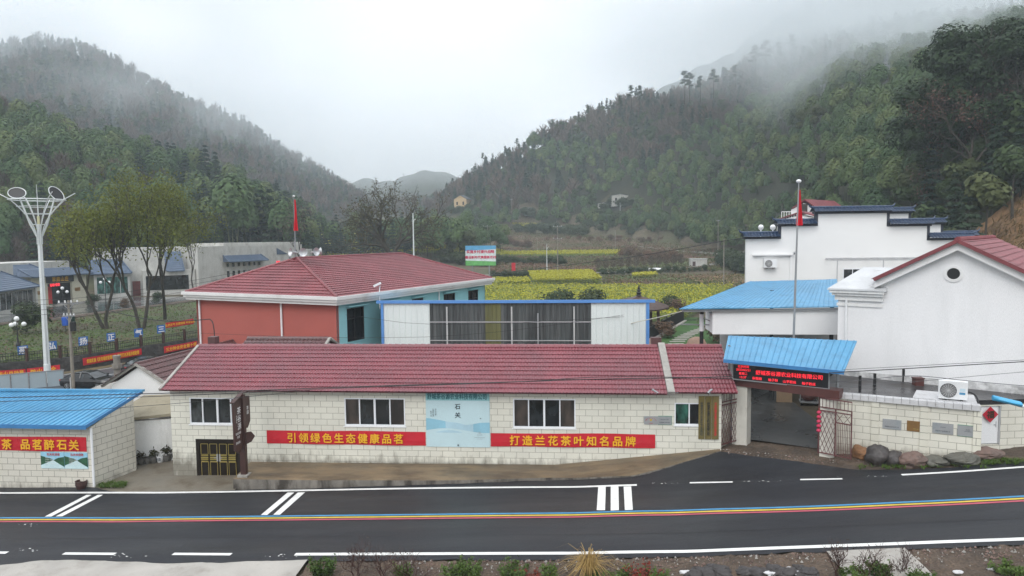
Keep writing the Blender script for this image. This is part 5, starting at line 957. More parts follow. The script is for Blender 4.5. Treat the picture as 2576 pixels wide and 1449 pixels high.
for u in U[:-1]:
    for z in (.25, .62, .85): b.bar(fpt(u, WT+z), fpt(u+2.6, WT+z), .05)
    for k in range(1, 13): b.bar(fpt(u+k*.2, WT+.1), fpt(u+k*.2, WT+.85), .03)
b.build('railing', M_BLACK, fe)
for u in U: b = MB(); b.bar(fpt(u, WT-.05), fpt(u, WT+1.1), .2); b.bar(fpt(u, WT+1.1), fpt(u, WT+1.2), .27); b.build('post', M_BROWN, fe)
ybase = lambda x: float(np.interp(x, bx, by))
def wallq(x, y, o=.14):
    p = atZ(x, ybase(x), 0); D = p@_fh; q_ = atD(x, y, D); return np.array([q_[0]+.08*o*8, q_[1]-.06*o*8, q_[2]])
for xa, xb_, ya, yb_, h, t_, lb_, sz in ((-40, 63, 945, 936, 22, '森林防火总动员', 'red wall banner with yellow letters at the near end of the stone wall', .52), (67, 150, 937, 925, 21, '防火 安全', 'red wall banner with two yellow words beside the tall lamp foot', .5),
      (206, 354, 910, 884, 19, '贯彻实施《反有组织犯罪法》 严厉打击涉黑涉恶犯罪', 'long red banner with small yellow letters on the stone wall right of the concrete pole', .42), (410, 494, 880, 864, 17, '三分钟会安全第十项', 'red banner with yellow letters low on the stone wall beside the red hall', .42)):
    p, q = wallq(xa, ya), wallq(xb_, yb_); D1, D2 = p@_fh, q@_fh; hp = h/1786*D1; hq = h*.82/1786*D2
    banner('wall_banner', p[:2], q[:2], (p[2]-hp*.5, q[2]-hq*.5), (p[2]+hp*.5, q[2]+hq*.5), t_, lb_, size=sz, bold=.03, sx=min(1.0, np.linalg.norm((q-p)[:2])*.92/(len(t_)*sz)), off=.1, seed=int(xa+100), group=None)
p, q = wallq(419, 821, .3), wallq(490, 810, .3); banner('fence_banner', p[:2]+A3(-.8, .9)[:2], q[:2]+A3(-.8, .9)[:2], (p[2]-.28, q[2]-.3), (p[2]+.28, q[2]+.3), '弘扬正气 扫黑除恶 平安石关', 'red banner tied to the park fence beside the red hall', size=.3, bold=.03, off=.1, seed=4)
for x, y, ch in ((57, 881, '恶'), (130, 870, '弘'), (209, 858, '扬'), (279, 848, '正'), (348, 837, '气'), (405, 828, '三')):
    p = wallq(x, y, .0); D = (p@_fh)*1.012; p = atD(x, y, D); b = MB(); d_ = unit(A3(.5, .86, 0)); n_ = A3(d_[1], -d_[0], 0); s_ = .42 if x < 300 else .44
    b.hexa([p-d_*s_+n_*k+A3(0, 0, z) for z in (-s_*1.05, s_*1.05) for k, d in ((.05, 0),)] if 0 else [p-d_*s_+n_*.05-A3(0, 0, s_), p+d_*s_+n_*.05-A3(0, 0, s_), p+d_*s_+n_*.02-A3(0, 0, s_), p-d_*s_+n_*.02-A3(0, 0, s_), p-d_*s_+n_*.05+A3(0, 0, s_), p+d_*s_+n_*.05+A3(0, 0, s_), p+d_*s_+n_*.02+A3(0, 0, s_), p-d_*s_+n_*.02+A3(0, 0, s_)])
    b.text(ch, .72, p+n_*.06, d_, (0, 0, 1), 1, .03)
    tag(b.build('character_sign', [mat('sign_blue', (.03, .14, .42), .5) if x == 57 else bpy.data.materials['sign_blue'], M_WINK]), f'square blue fence sign with the white character {ch}', 'sign', 'blue character signs on the park fence')
# park lawn and plaza
L1 = np.array([atZ(x, y, 1.4)[:2] for x, y in ((-350, 872), (-150, 842), (0, 815), (120, 806), (260, 786), (400, 768), (520, 752), (640, 735))])
b = MB(); top = smooth(offs(wpts, -.4), 0); tp = np.array([np.interp(np.linspace(0, 1, 40), np.linspace(0, 1, len(top)), top[:, i]) for i in (0, 1)]).T; lp = np.array([np.interp(np.linspace(0, 1, 40), np.linspace(0, 1, len(L1)), L1[:, i]) for i in (0, 1)]).T
G = np.stack([tp+(lp-tp)*s for s in np.linspace(0, 1, 24)], 1); b.grid(np.concatenate([G, 1.34+.05*np.random.default_rng(2).random((*G.shape[:2], 1))], -1)); tag(b.build('park_lawn', M_PGRASS), kind='structure')
b = MB(); far = lp+A3(-40, 22)[:2]*1.2; G = np.stack([lp-A3(-1, .4)[:2]*0+(far-lp)*s for s in np.linspace(0, 1, 8)], 1); b.grid(np.concatenate([G, np.full((*G.shape[:2], 1), 1.45)], -1)); tag(b.build('plaza', M_WET), kind='structure')
b = MB(); ribbon(b, lp, 2.6, .0, zf=zc(1.47)); tag(b.build('park_path', M_DIRT), kind='structure')

# ---------------------------------------------------------------- the row of white and blue hotel buildings beyond the plaza
M_HW = mat('weathered_white_wall', (.55, .545, .515), .8, .15, .5, dirt=(.22, .21, .19), dth=(.42, .68), ds=.5, damt=.8, stretch=(1, 1, .5)); M_HC = mat('cream_wall', (.52, .49, .38), .8, .08, .5, dirt=(.3, .28, .22), dth=(.55, .75), ds=.6); M_HB = mat('blue_grey_tile', (.085, .12, .18), .5, .15, 1.2, dirt=(.05, .09, .15), dth=(.45, .7), ds=.7)
M_GREENG = glass_mat('sea_green_glass', (.035, .10, .085), .15, .4)
def hotel(name, label, x0, D0, x1, D1, dep=11):
    p, q = atD(x0, 700, D0), atD(x1, 700, D1); a = math.atan2(q[1]-p[1], q[0]-p[0]); return thing(name, label, 'building', (p[0], p[1], 1.45), a), np.linalg.norm((q-p)[:2])
def hipstrip(mb, u0, u1, y0, y1, z0, z1, cut=(0, 0)):   # lean-to tiled roof rising from the front edge to the wall behind, hipped at its ends
    k = 10
    for i in range(k):
        t0, t1 = i/k, (i+1)/k; f = lambda t, s: (u0+cut[0]*t if s == 0 else u1-cut[1]*t, y0+(y1-y0)*t, z0+(z1-z0)*t)
        A_, B_ = f(t0, 0), f(t0, 1); C_, D_ = f(t1, 1), f(t1, 0); mb.face([(A_[0], A_[1]-.03, A_[2]+.05), (B_[0], B_[1]-.03, B_[2]+.05), C_, D_]); mb.face([(A_[0], A_[1]-.03, A_[2]-.02), (B_[0], B_[1]-.03, B_[2]-.02), (B_[0], B_[1]-.03, B_[2]+.05), (A_[0], A_[1]-.03, A_[2]+.05)])
    mb.face([(u0, y0, z0-.15), (u1, y0, z0-.15), (u1, y0, z0), (u0, y0, z0)]); mb.face([(u0, y0, z0), (u0+cut[0], y1, z1), (u0, y1, z0)]); mb.face([(u1, y0, z0), (u1, y1, z0), (u1-cut[1], y1, z1)])
    mb.bar((u0, y0, z0+.06), (u0+cut[0], y1, z1+.06), .2); mb.bar((u1, y0, z0+.06), (u1-cut[1], y1, z1+.06), .2)
h1, w_ = hotel('hotel_wing', 'leftmost white hotel wing with a blue hipped roof front', -90, 94, 90, 113)
b = MB(); b.box(-4, w_, 3.2, 12, -1, 7.5); b.box(-4, w_-.4, 0, 3.2, -1, 3.7); b.box(w_-.9, w_-.3, -.25, .3, -1, 3.9); b.build('wall', M_HW, h1, local=True)
b = MB(); hipstrip(b, -5, w_-.3, -.7, 3.2, 3.8, 6.3, (0, 3.4)); b.build('roof', M_HB, h1, local=True)
b = MB(); b.box(-4, w_-1.2, -.06, -.002, .9, 3.3); g_ = b.build('window', M_GLASS, h1, local=True)
b = MB()
for u in np.arange(-3, w_-1.2, 1.6): b.box(u, u+.08, -.1, -.063, .9, 3.3)
b.build('frame', M_GREYW, g_, local=True)
h2, w2 = hotel('hotel_entrance', 'cream hotel entrance with a black name board and blue roof', 79, 115.5, 216, 127)
b = MB(); d0, d1 = w2*.27, w2*.72; b.box(0, d0, 0, .4, -1, 5.1); b.box(d1, w2, 0, .4, -1, 5.1); b.box(d0, d1, 0, .4, 3.75, 5.1); b.box(0, .4, .4, 8, -1, 5.1); b.box(w2-.4, w2, .4, 8, -1, 5.1); b.build('wall', M_HC, h2, local=True)
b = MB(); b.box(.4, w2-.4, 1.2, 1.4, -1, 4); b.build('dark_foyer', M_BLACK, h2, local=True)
b = MB(); b.box(d0+.6, d0+1.9, 1.0, 1.15, .1, 3.2); b.build('door', M_REDI, h2, local=True)
b = MB(); b.box(-3, w2+2, 5, 14, -1, 7.3); b.build('rear_wall', M_HW, h2, local=True)
b = MB(); hipstrip(b, -.8, w2+.8, -.9, 2.2, 5.1, 6.3, (.6, .6)); b.build('roof', M_HB, h2, local=True)
b = MB(); hipstrip(b, -3.4, w2*.55, 2.0, 5, 5.4, 7.0, (0, 1.5)); b.build('rear_roof', M_HB, h2, local=True)
b = MB(); b.box(d0-.25, d1+.35, -.12, -.002, 3.85, 4.95, 0); b.text('翠庭山庄', .85, ((d0+d1)/2, -.13, 4.42), m=1, bold=.02, track=1.15); tag(b.build('sign_board', [M_BLACK, M_YTXT]), None); o = bpy.data.objects['sign_board']; o.parent = h2
b = MB(); b.box(d0+.05, d0+2.9, -.08, -.001, 3.3, 3.72, 0); b.text('住宿 餐饮', .5, (d0+1.45, -.09, 3.5), m=1, bold=.05); o = b.build('light_sign', [M_BLACK, M_LED], h2, local=True)
for u in (d0*.45, w2*.82): b = MB(); b.box(u-.6, u+.6, -.05, -.001, 2.1, 2.7); b.build('bronze_plate', M_BRONZ, h2, local=True)
b = MB(); b.box(-.1, w2+.1, -1.2, 0, -.9, .15); b.build('step', M_CONC, h2, local=True)
h3, w3 = hotel('hotel_hall', 'long white hotel hall with green windows and stained walls behind the park trees', 236, 133, 500, 142)
b = MB(); b.box(0, w3, 2.8, 14, -1, 9.4); b.box(0, w3*.33, 0, 2.8, -1, 4.6); b.box(w3*.45, w3*.97, .6, 2.8, -1, 5.0); b.build('wall', M_HW, h3, local=True)
b = MB(); hipstrip(b, -.6, w3*.35, -.7, 2.8, 4.7, 7.3, (0, 1.8)); b.build('roof', M_HB, h3, local=True); b = MB(); hipstrip(b, w3*.68, w3*.86, 0, 2.8, 4.8, 8.6, (0, .5)); b.build('roof', M_HB, h3, local=True)
b = MB(); b.box(.4, w3*.31, -.06, -.002, .9, 4.0); g_ = b.build('window', M_GREENG, h3, local=True); b = MB()
for u in np.linspace(.4, w3*.31, 5): b.box(u-.05, u+.05, -.1, -.063, .9, 4.0)
b.build('frame', M_GREYW, g_, local=True)
b = MB(); b.box(w3*.48, w3*.9, .52, .598, 1.1, 3.9); b.build('window', M_GLASSD, h3, local=True); b = MB(); b.box(w3*.355, w3*.43, 2.7, 2.798, -.2, 2.9); b.build('door', mat('dark_red_door', (.16, .03, .025), .5), h3, local=True)
h4, w4 = hotel('hotel_gallery', 'plain white hotel gallery with two rows of small dark windows, right end of the row', 500, 142.2, 796, 176)
b = MB(); b.box(0, w4*.86, 0, 10, -1, 9.5); b.box(w4*.86, w4, 1, 10, -1, 8.3); b.box(w4*.2, w4*.86, .5, 10, 9.5, 10.1); b.build('wall', M_HW, h4, local=True)
b = MB(); hipstrip(b, w4*.18, w4*.50, -1.6, 0, 6.2, 7.5, (0, .8)); b.build('roof', M_HB, h4, local=True)
b = MB(); b.prism([(w4*.62, -.05, 7.3), (w4*.72, -.05, 7.3), (w4*.62, -.05, 8.8)], (0, -.06, 0)); b.prism([(w4*.73, -.05, 4.9), (w4*.84, -.05, 4.9), (w4*.73, -.05, 6.6)], (0, -.06, 0)); b.build('blue_gable_trim', M_HB, h4, local=True)
b = MB(); b.box(w4*.615, w4*.645, -.08, -.001, 5.0, 5.8, 0); b.build('light_sign', M_LED, h4, local=True)
for k in range(7):
    u = w4*(.205+.042*k); b = MB(); b.box(u, u+.62, -.06, -.001, 5.1, 5.9); b.build('window', M_GLASSD, h4, local=True)
    if k < 6: b = MB(); b.box(u, u+.62, -.06, -.001, 2.6, 4.2); b.build('window', M_GLASSD, h4, local=True)

# ---------------------------------------------------------------- tall flower-shaped lamp mast
p = atZ(121, 962, 0); lm = thing('lamp_mast', 'tall white lamp mast with a flaring crown of ribs and two floodlights', 'street lamp', p)
D = p@_fh; zt = lambda y: atD(82, y, D)[2]; lean = (atD(83, 560, D)-p)[:2]*0
H_ = zt(500); zb_ = zt(600); M_LW = mat('white_lamp_paint', (.66, .70, .70), .4, .05, 2)
b = MB(); b.lathe([(.29, 0), (.27, 1.6), (.23, 1.65)], 14); b.build('base', M_LW, lm, local=True)
b = MB()
for a in np.arange(4)*math.pi/2+.4: b.tube([(.15*math.cos(a), .15*math.sin(a), 1.6), (.115*math.cos(a), .115*math.sin(a), zb_*.6), (.10*math.cos(a), .10*math.sin(a), zb_+1.2)], [.10, .085, .07], 8)
b.tube([(0, 0, 1.6), (0, 0, zb_+1)], .13, 8); b.build('shaft', M_LW, lm, local=True)
def fl(z): t = (z-zb_)/(H_-zb_); return .2+2.0*max(0, t)**1.9
rk = np.linspace(zb_-.5, H_, 9)
for i, a in enumerate(np.arange(8)*math.pi/4+.25):
    b = MB(); pts = [(fl(z)*math.cos(a), fl(z)*math.sin(a), z) for z in rk]
    if i in (0, 3, 4, 7): pts += [(3.0*math.cos(a), 3.0*math.sin(a), H_+.45)]
    b.tube(pts, .036, 6); b.build('rib', M_LW, lm, local=True)
for z, rr_ in ((zb_-.1, .035), (zb_+(H_-zb_)*.35, .025), (zb_+(H_-zb_)*.62, .025), (zb_+(H_-zb_)*.8, .025), (H_-.1, .05)):
    b = MB(); n_ = 28; f_ = fl(z); b.tube([(f_*math.cos(k*2*math.pi/n_), f_*math.sin(k*2*math.pi/n_), z) for k in range(n_+1)], rr_, 5, cap=False); b.build('ring', M_LW, lm, local=True)
b = MB(); b.tube([(0, 0, zb_+.5), (0, 0, zb_+1.9)], .1, 8); b.build('glow_tube', M_RYEL if 0 else mat('cream_tube', (.62, .6, .36), .5), lm, local=True); b = MB(); b.tube([(0, 0, zb_+1.9), (0, 0, H_+1.2)], [.05, .015], 6); b.build('spike', M_LW, lm, local=True)
cdir = A3(*unit(-np.array([p[0], p[1]])), 0); sdir = A3(-cdir[1], cdir[0], 0)
for sx in (-1, 1):
    b = MB(); k = sdir*sx; b.tube([k*.2+A3(0, 0, zb_+.2), k*.6+cdir*.1+A3(0, 0, zb_+1.2), k*1.25+cdir*.2+A3(0, 0, H_+.05)], [.07, .08, .06], 8); b.build('floodlight_arm', M_LW, lm, local=True)
    ax = k*.38+cdir*.80+A3(0, 0, .42); c_ = k*1.38+cdir*.2+A3(0, 0, H_+.42); q_ = Vector((0, 0, 1)).rotation_difference(Vector(ax)).to_matrix()
    el = [tuple(Vector(c_)+q_@Vector((.72*math.cos(a), .5*math.sin(a), .05))) for a in np.linspace(0, 2*math.pi, 25)]
    b = MB(); b.prism([tuple(Vector(v_)-Vector(unit(ax))*.1) for v_ in el[:-1]], unit(ax)*.1); b.build('floodlight', M_BLACK, lm, local=True)
    b = MB(); b.tube(el, .04, 5, cap=False); b.build('floodlight_rim', M_LW, lm, local=True)

# ---------------------------------------------------------------- hoarding, cars, utility poles
ho = thing('hoarding', 'pale blue-grey sheet metal hoarding behind the roadside shop', 'fence', (-46.5, 54, 0)); ha, hb = A3(-51.5, 50.6, 0), A3(-43.3, 56.3, 0); hd = unit(hb-ha)
M_HOARD = mat('pale_blue_sheet', (.33, .40, .44), .5, .1, .6, dirt=(.22, .26, .28), dth=(.5, .75), ds=.6)
for k in range(8): b = MB(); a_, c_ = ha+hd*(k*1.25), ha+hd*(k*1.25+1.2); b.bar(a_+A3(0, 0, .55), c_+A3(0, 0, .55), .03, 1.5); b.build('panel', M_HOARD, ho)
b = MB(); b.bar(ha+A3(0, 0, 1.33), hb+A3(0, 0, 1.33), .08); b.bar(ha+A3(0, 0, -.2), hb+A3(0, 0, -.2), .08)
for k in range(9): q = ha+hd*(k*1.24); b.bar(q+A3(.03, -.05, -.3), q+A3(.03, -.05, 1.3), .06)
b.build('frame', M_GREYM, ho)
M_CARP = mat('black_car_paint', (.012, .012, .014), .12, .1, .5, spec=.7); M_TYRE = mat('tyre_rubber', (.012, .012, .012), .85); M_RIM = mat('alloy_rim', (.55, .56, .58), .3, metal=.7); M_CARG = glass_mat('car_glass', (.02, .026, .03), .05, .3)
def car(loc, rz, label):
    t = thing('parked_car', label, 'car', loc, rz)
    st = [(-2.25, .38, .62, .62), (-2.15, .25, .84, .80), (-1.6, .2, .95, .88), (-.9, .2, .96, .90), (.3, .2, .95, .90), (1.0, .2, .93, .89), (1.7, .22, .84, .86), (2.15, .27, .72, .76), (2.3, .4, .58, .60)]
    G = []
    for x, zl, zh, hw in st: zm = (zl+zh)/2; G.append([(x, -hw*.86, zl), (x, -hw, zm-.08), (x, -hw, zm+.12), (x, -hw*.9, zh), (x, 0, zh+.03), (x, hw*.9, zh), (x, hw, zm+.12), (x, hw, zm-.08), (x, hw*.86, zl), (x, 0, zl), (x, -hw*.86, zl)])
    b = MB(); b.grid(np.array(G)[::-1]); b.face([tuple(q) for q in G[0][:-1]]); b.face([tuple(q) for q in G[-1][:-1]][::-1])
    rf = [(-1.35, 1.0, .70), (-.95, 1.38, .60), (-.2, 1.45, .58), (.35, 1.38, .60)]
    G2 = [[(x, -hw, z-.04), (x, -hw*.7, z), (x, hw*.7, z), (x, hw, z-.04)] for x, z, hw in rf[1:]]; b.grid(np.array(G2)[::-1])
    for sy in (-1, 1):
        for p, q in (((-.95, .6*sy, 1.35), (-1.75, .78*sy, .95)), ((.35, .6*sy, 1.35), (1.15, .78*sy, .94)), ((-.25, .6*sy, 1.4), (-.2, .86*sy, .95)), ((-.95, .6*sy, 1.35), (.35, .6*sy, 1.36))): b.bar(p, q, .07)
    b.build('body', M_CARP, t, smooth=False, local=True)
    b = MB(); b.face([(1.12, -.74, .96), (1.12, .74, .96), (.36, .57, 1.35), (.36, -.57, 1.35)]); b.build('windscreen', M_CARG, t, local=True)
    b = MB(); b.face([(-1.72, .74, .97), (-1.72, -.74, .97), (-.96, -.57, 1.35), (-.96, .57, 1.35)]); b.build('rear_window', M_CARG, t, local=True)
    for sy in (-1, 1): b = MB(); q = [(-1.68, .83*sy, .95), (1.1, .83*sy, .94), (.36, .6*sy, 1.36), (-.94, .6*sy, 1.36)]; b.face(q if sy < 0 else q[::-1]); b.build('side_window', M_CARG, t, local=True)
    for x in (-1.38, 1.42):
        for sy in (-1, 1):
            b = MB(); b.lathe([(.2, -.1), (.31, -.1), (.325, 0), (.31, .1), (.2, .1)], 20, (x, sy*.83, .32), axis=(0, sy, 0)); w = b.build('wheel', M_TYRE, t, local=True)
            b = MB(); 
            for k in range(8): a = k*math.pi/4; b.bar((x, sy*.925, .32), (x+.2*math.cos(a), sy*.925, .32+.2*math.sin(a)), .055, .02)
            b.lathe([(.18, .08), (.22, .08), (.22, .095), (.18, .095)], 20, (x, sy*.83, .32), axis=(0, sy, 0)); b.build('rim', M_RIM, w, local=True)
    for sy in (-1, 1):
        b = MB(); b.ball((2.12, sy*.6, .66), .13, 8, sq=(1, 1.3, .7)); b.build('headlight', M_PLASTICW, t, local=True)
        b = MB(); b.box(-2.2, -2.08, sy*.62-.15, sy*.62+.15, .68, .82); b.build('tail_light', M_REDI, t, local=True); b = MB(); b.box(.85, 1.0, sy*.93-.1, sy*.93+.1, .95, 1.07); b.build('mirror', M_CARP, t, local=True)
    return t
car((-40.35, 55.35, 0), -.06, 'black saloon car with silver wheels parked beside the hoarding, behind the concrete pole'); car((-39.6, 62.4, 0), math.pi*.27, 'dark car half hidden behind the brown-tiled gable cottage')
def upole(p, h, label, arms=((0, 1.5),), rot=0, m=M_CEMPOLE, r=.14, ins=4):
    t = thing('utility_pole', label, 'utility pole', p, rot); b = MB(); b.tube([(0, 0, -.3), (0, 0, h)], [r, r*.65], 10); b.build('pole', m, t, local=True)
    for dz, w in arms:
        b = MB(); b.bar((-w/2, -.1, h-.2-dz), (w/2, -.1, h-.2-dz), .08); b.bar((-w*.3, -.1, h-.2-dz), (0, -.05, h-.7-dz), .04); b.bar((w*.3, -.1, h-.2-dz), (0, -.05, h-.7-dz), .04); b.build('crossarm', M_GREYM, t, local=True)
        for k in range(ins): b = MB(); b.lathe([(0, 0), (.05, 0), (.07, .05), (.04, .08), (.07, .12), (.03, .18), (0, .18)], 8, (-w/2+.1+(w-.2)*k/(ins-1), -.1, h-.16-dz)); b.build('insulator', M_PLASTICW, t, local=True)
    return t
pp = atZ(199, 992, 0); up1 = upole((pp[0], pp[1]-.6, 0), 7.6, 'grey concrete utility pole beside the black car', ((0, 1.5), (1.0, .9)), .3)
b = MB(); b.box(.1, .4, -.25, .15, 5.2, 5.9); b.build('junction_box', M_BLACK, up1, local=True); b = MB(); b.tube([(-.16, -.1, -.2), (-.14, -.1, 1.5)], .05, 6); b.build('cable_duct', M_GREYW, up1, local=True)
p = atZ(296, 948, 0); b = MB(); b.lathe([(0, 0), (.3, 0), (.28, 1.75), (.33, 1.75), (.33, 1.95), (0, 1.95)], 12); b.lathe([(.3, .8), (.42, .8), (.42, 1.2), (.3, 1.2)], 8); o = b.build('concrete_bollard', M_CEMPOLE); o.location = [float(v) for v in p]; tag(o, 'short thick concrete post between the two dark cars', 'post')
# park lamps with white globes
def globe_lamp(p, h, label, n=3):
    t = thing('park_lamp', label, 'lamp', p); b = MB(); b.lathe([(.2, 0), (.22, .3), (.1, .5), (.06, 1.0), (.05, h-.5)], 10); b.tube([(0, 0, h-.6), (0, 0, h+.05)], .04, 6); b.build('post', M_BLACK, t, local=True)
    for k in range(n-1): a = k*2*math.pi/(n-1)+.4; b = MB(); b.tube([(0, 0, h-.75), (.4*math.cos(a), .4*math.sin(a), h-.85), (.62*math.cos(a), .62*math.sin(a), h-.55)], .03, 5); b.build('arm', M_BLACK, t, local=True); b = MB(); b.ball((.62*math.cos(a), .62*math.sin(a), h-.33), .24, 12); b.build('globe', M_PLASTICW, t, local=True)
    b = MB(); b.ball((0, 0, h+.26), .25, 12); b.build('globe', M_PLASTICW, t, local=True)
for x, y, yt, lb_, n in ((46, 873, 803, 'park lamp with three cream globes just behind the blue fence signs', 4), (18, 780, 717, 'park lamp with globes in front of the leftmost hotel wing', 3), (160, 782, 726, 'park lamp with three white globes before the hotel entrance', 3), (267, 772, 702, 'two-globe park lamp before the green hotel windows', 3)):
    p = atZ(x, y, 1.4); D = p@_fh; globe_lamp(p, atD(x, yt, D)[2]-1.4-.2, lb_, n)
p = atZ(166, 834, 1.4); t = thing('rubbish_drum', 'bright blue drum bin hung on a post in the park', 'bin', p); b = MB(); b.lathe([(0, .75), (.36, .75), (.40, 1.0), (.38, 1.25), (.41, 1.5), (.39, 1.75), (0, 1.78)], 14); b.build('drum', mat('blue_plastic', (.015, .10, .52), .4), t, local=True); b = MB(); b.tube([(0, 0, 0), (0, 0, .76)], .04, 6); b.build('stand', M_BLACK, t, local=True)
p = atZ(179, 832, 1.4); t = thing('rubbish_bin', 'dark green square bin beside the blue drum', 'bin', p); b = MB(); b.box(-.35, .35, -.3, .3, .7, 1.75); b.build('box', mat('dark_green_plastic', (.012, .045, .035), .5), t, local=True); b = MB(); b.tube([(-.25, 0, 0), (-.25, 0, .72)], .04, 6); b.tube([(.25, 0, 0), (.25, 0, .72)], .04, 6); b.build('stand', M_BLACK, t, local=True)
# ---------------------------------------------------------------- plants
rng = np.random.default_rng(11)
def quad_leaves(c, n, sx, sy, r, droop=0.0):
    """leaf-sized quads at points c with normals n; sx, sy half sizes"""
    k = len(c); n = n/(np.linalg.norm(n, axis=1)[:, None]+1e-9); t = np.cross(n, r.normal(0, 1, (k, 3))); t /= (np.linalg.norm(t, axis=1)[:, None]+1e-9)
    if droop: t = t*(1-droop) + droop*np.array((0, 0, -1.0)); t -= n*np.sum(t*n, 1)[:, None]; t /= (np.linalg.norm(t, axis=1)[:, None]+1e-9)
    s = np.cross(n, t); f = (.7+.6*r.random((k, 1))); sx = sx*f; sy = sy*f
    return np.stack([c-t*sx-s*sy*.6, c+t*sx*.2-s*sy, c+t*sx+s*sy*.3, c-t*sx*.2+s*sy], 1)
def ell(r, k, c, rad, shell=.55):
    d = r.normal(0, 1, (k, 3)); d /= np.linalg.norm(d, axis=1)[:, None]; q = (shell+(1-shell)*r.random((k, 1)))
    return np.array(c)+d*q*np.array(rad), d
def t_bamboo(r, k, H=11.0):
    """a nodding plume: rounded feathery dome of small leaf sprays, dense on its upper shell, thin below"""
    Q = []; n = 2; b_ = r.random()*6.28
    for i in range(n):
        kk = k//n; a = b_+i*2.1; o = .9*(i > 0); rad = (2.15, 1.5)[i]; cz = H*(.78, .62)[i]
        ph = r.random(kk)*6.28; th = np.arccos(1-1.45*r.random(kk)); q = (.80+.20*r.random(kk)**.5); d = np.stack([np.sin(th)*np.cos(ph), np.sin(th)*np.sin(ph), np.cos(th)], 1)
        lob = 1+.13*np.sin(ph*4+b_+i)*np.sin(th*3)+.08*np.sin(ph*9+th*5)
        c = np.array((o*math.cos(a)*1.5, o*math.sin(a)*1.5, cz)) + d*(q*lob)[:, None]*np.array((rad, rad, rad*1.15)); c[:, 2] -= .35*np.maximum(0, th-1.0)
        Q.append(quad_leaves(c, d+(0, 0, .35)+r.normal(0, .22, d.shape), .24, .14, r, .2))
    return np.concatenate(Q)
def t_conifer(r, k, H=13.0, w=2.3):
    t = r.random(k)**.8; z = H*(.16+.84*t); lay = np.round(t*11)/11; z = H*(.16+.84*(lay*.75+t*.25)); rad = w*(1-t)**.85*(.3+.7*r.random(k)**.5)+.12; ph = r.random(k)*6.28
    c = np.stack([rad*np.cos(ph), rad*np.sin(ph), z-.28*rad], 1); nn = np.stack([np.cos(ph)*.5, np.sin(ph)*.5, np.full(k, .9)], 1)+r.normal(0, .3, (k, 3)); return quad_leaves(c, nn, .40, .20, r, .2)
def t_pine(r, k, H=13.0):
    Q = []; n = 8
    for i in range(n):
        z = H*(.58+.40*i/(n-1)); a = r.random()*6.28; o = (2.0-1.5*i/(n-1))*(.5+.6*r.random()); c, d = ell(r, k//n, (o*math.cos(a), o*math.sin(a), z), (1.35, 1.35, .5), .3); Q.append(quad_leaves(c, d*(.5, .5, 1)+(0, 0, .6), .32, .2, r))
    return np.concatenate(Q)
def t_broad(r, k, H=9.0, w=2.6):
    Q = []; n = 7
    for i in range(n):
        a = r.random()*6.28; o = w*.62*r.random()**.5*(i > 0); z = H*(.45+.42*r.random()) if i else H*.75; rr = w*(.42+.2*r.random()); c, d = ell(r, k//n, (o*math.cos(a), o*math.sin(a), z), (rr, rr, rr*.85), .6); Q.append(quad_leaves(c, d+(0, 0, .4)+r.normal(0, .3, d.shape), .29, .2, r))
    return np.concatenate(Q)
def t_bare(r, k, H=9.0, w=2.4):   # leafless: thin twigs fanning up
    t = r.random(k); ph = r.random(k)*6.28; rad = w*np.sin(np.pi*np.clip(t*.8+.15, 0, 1))*r.random(k)**.6; c = np.stack([rad*np.cos(ph), rad*np.sin(ph), H*(.3+.65*t)], 1)
    d = np.stack([np.cos(ph)*.7, np.sin(ph)*.7, np.full(k, 1.1)], 1)+r.normal(0, .4, (k, 3)); d /= np.linalg.norm(d, axis=1)[:, None]; s = np.cross(d, r.normal(0, 1, (k, 3))); s /= np.linalg.norm(s, axis=1)[:, None]
    Ln = .8+.7*r.random((k, 1)); return np.stack([c-s*.05, c+s*.05, c+d*Ln+s*.03, c+d*Ln-s*.03], 1)
LM = {'bamboo': leaf_mat('bamboo_leaves', (.050, .098, .038), (.135, .172, .060), (.085, .138, .048), trans=.2), 'conifer': leaf_mat('conifer_needles', (.018, .040, .026), (.034, .058, .030), (.023, .047, .033), trans=.15),
      'pine': leaf_mat('pine_needles', (.03, .058, .036), (.048, .074, .042), trans=.1), 'broad': leaf_mat('evergreen_leaves', (.04, .07, .024), (.085, .10, .034), (.055, .085, .03), trans=.25), 'bare': leaf_mat('bare_twigs', (.10, .075, .062), (.145, .10, .078), (.115, .09, .072), trans=0)}
SP = {'bamboo': (t_bamboo, 11.0), 'conifer': (t_conifer, 13.0), 'pine': (t_pine, 13.0), 'broad': (t_broad, 9.0), 'bare': (t_bare, 9.0)}
NEARK = {'bamboo': 2100, 'conifer': 1100, 'pine': 700, 'broad': 1500, 'bare': 700}
VAR = {}
for kd, (fn, H) in SP.items():
    VAR[kd] = []
    for i in range(4):
        m = MB(); m.quads(fn(np.random.default_rng(100+i), NEARK[kd], H)); crown = m.mesh('crown', LM[kd])
        t = MB(); hh = H*(.9 if kd in ('conifer', 'pine') else .6)
        if kd == 'bamboo':
            for q in range(3): a = q*2.1+i; t.tube([(.3*math.cos(a), .3*math.sin(a), 0), (.4*math.cos(a), .4*math.sin(a), H*.35), (.9*math.cos(a), .9*math.sin(a), H*.75)], [.07, .06, .03], 5)
        else: t.tube([(0, 0, -.5), (.1, .05, hh*.5), (0, .1, hh)], [.2, .13, .04], 6)
        VAR[kd].append((crown, t.mesh('trunk', M_BARK if kd != 'bamboo' else mat('bamboo_culm', (.07, .085, .035), .6) if i == 0 else bpy.data.materials['bamboo_culm'])))
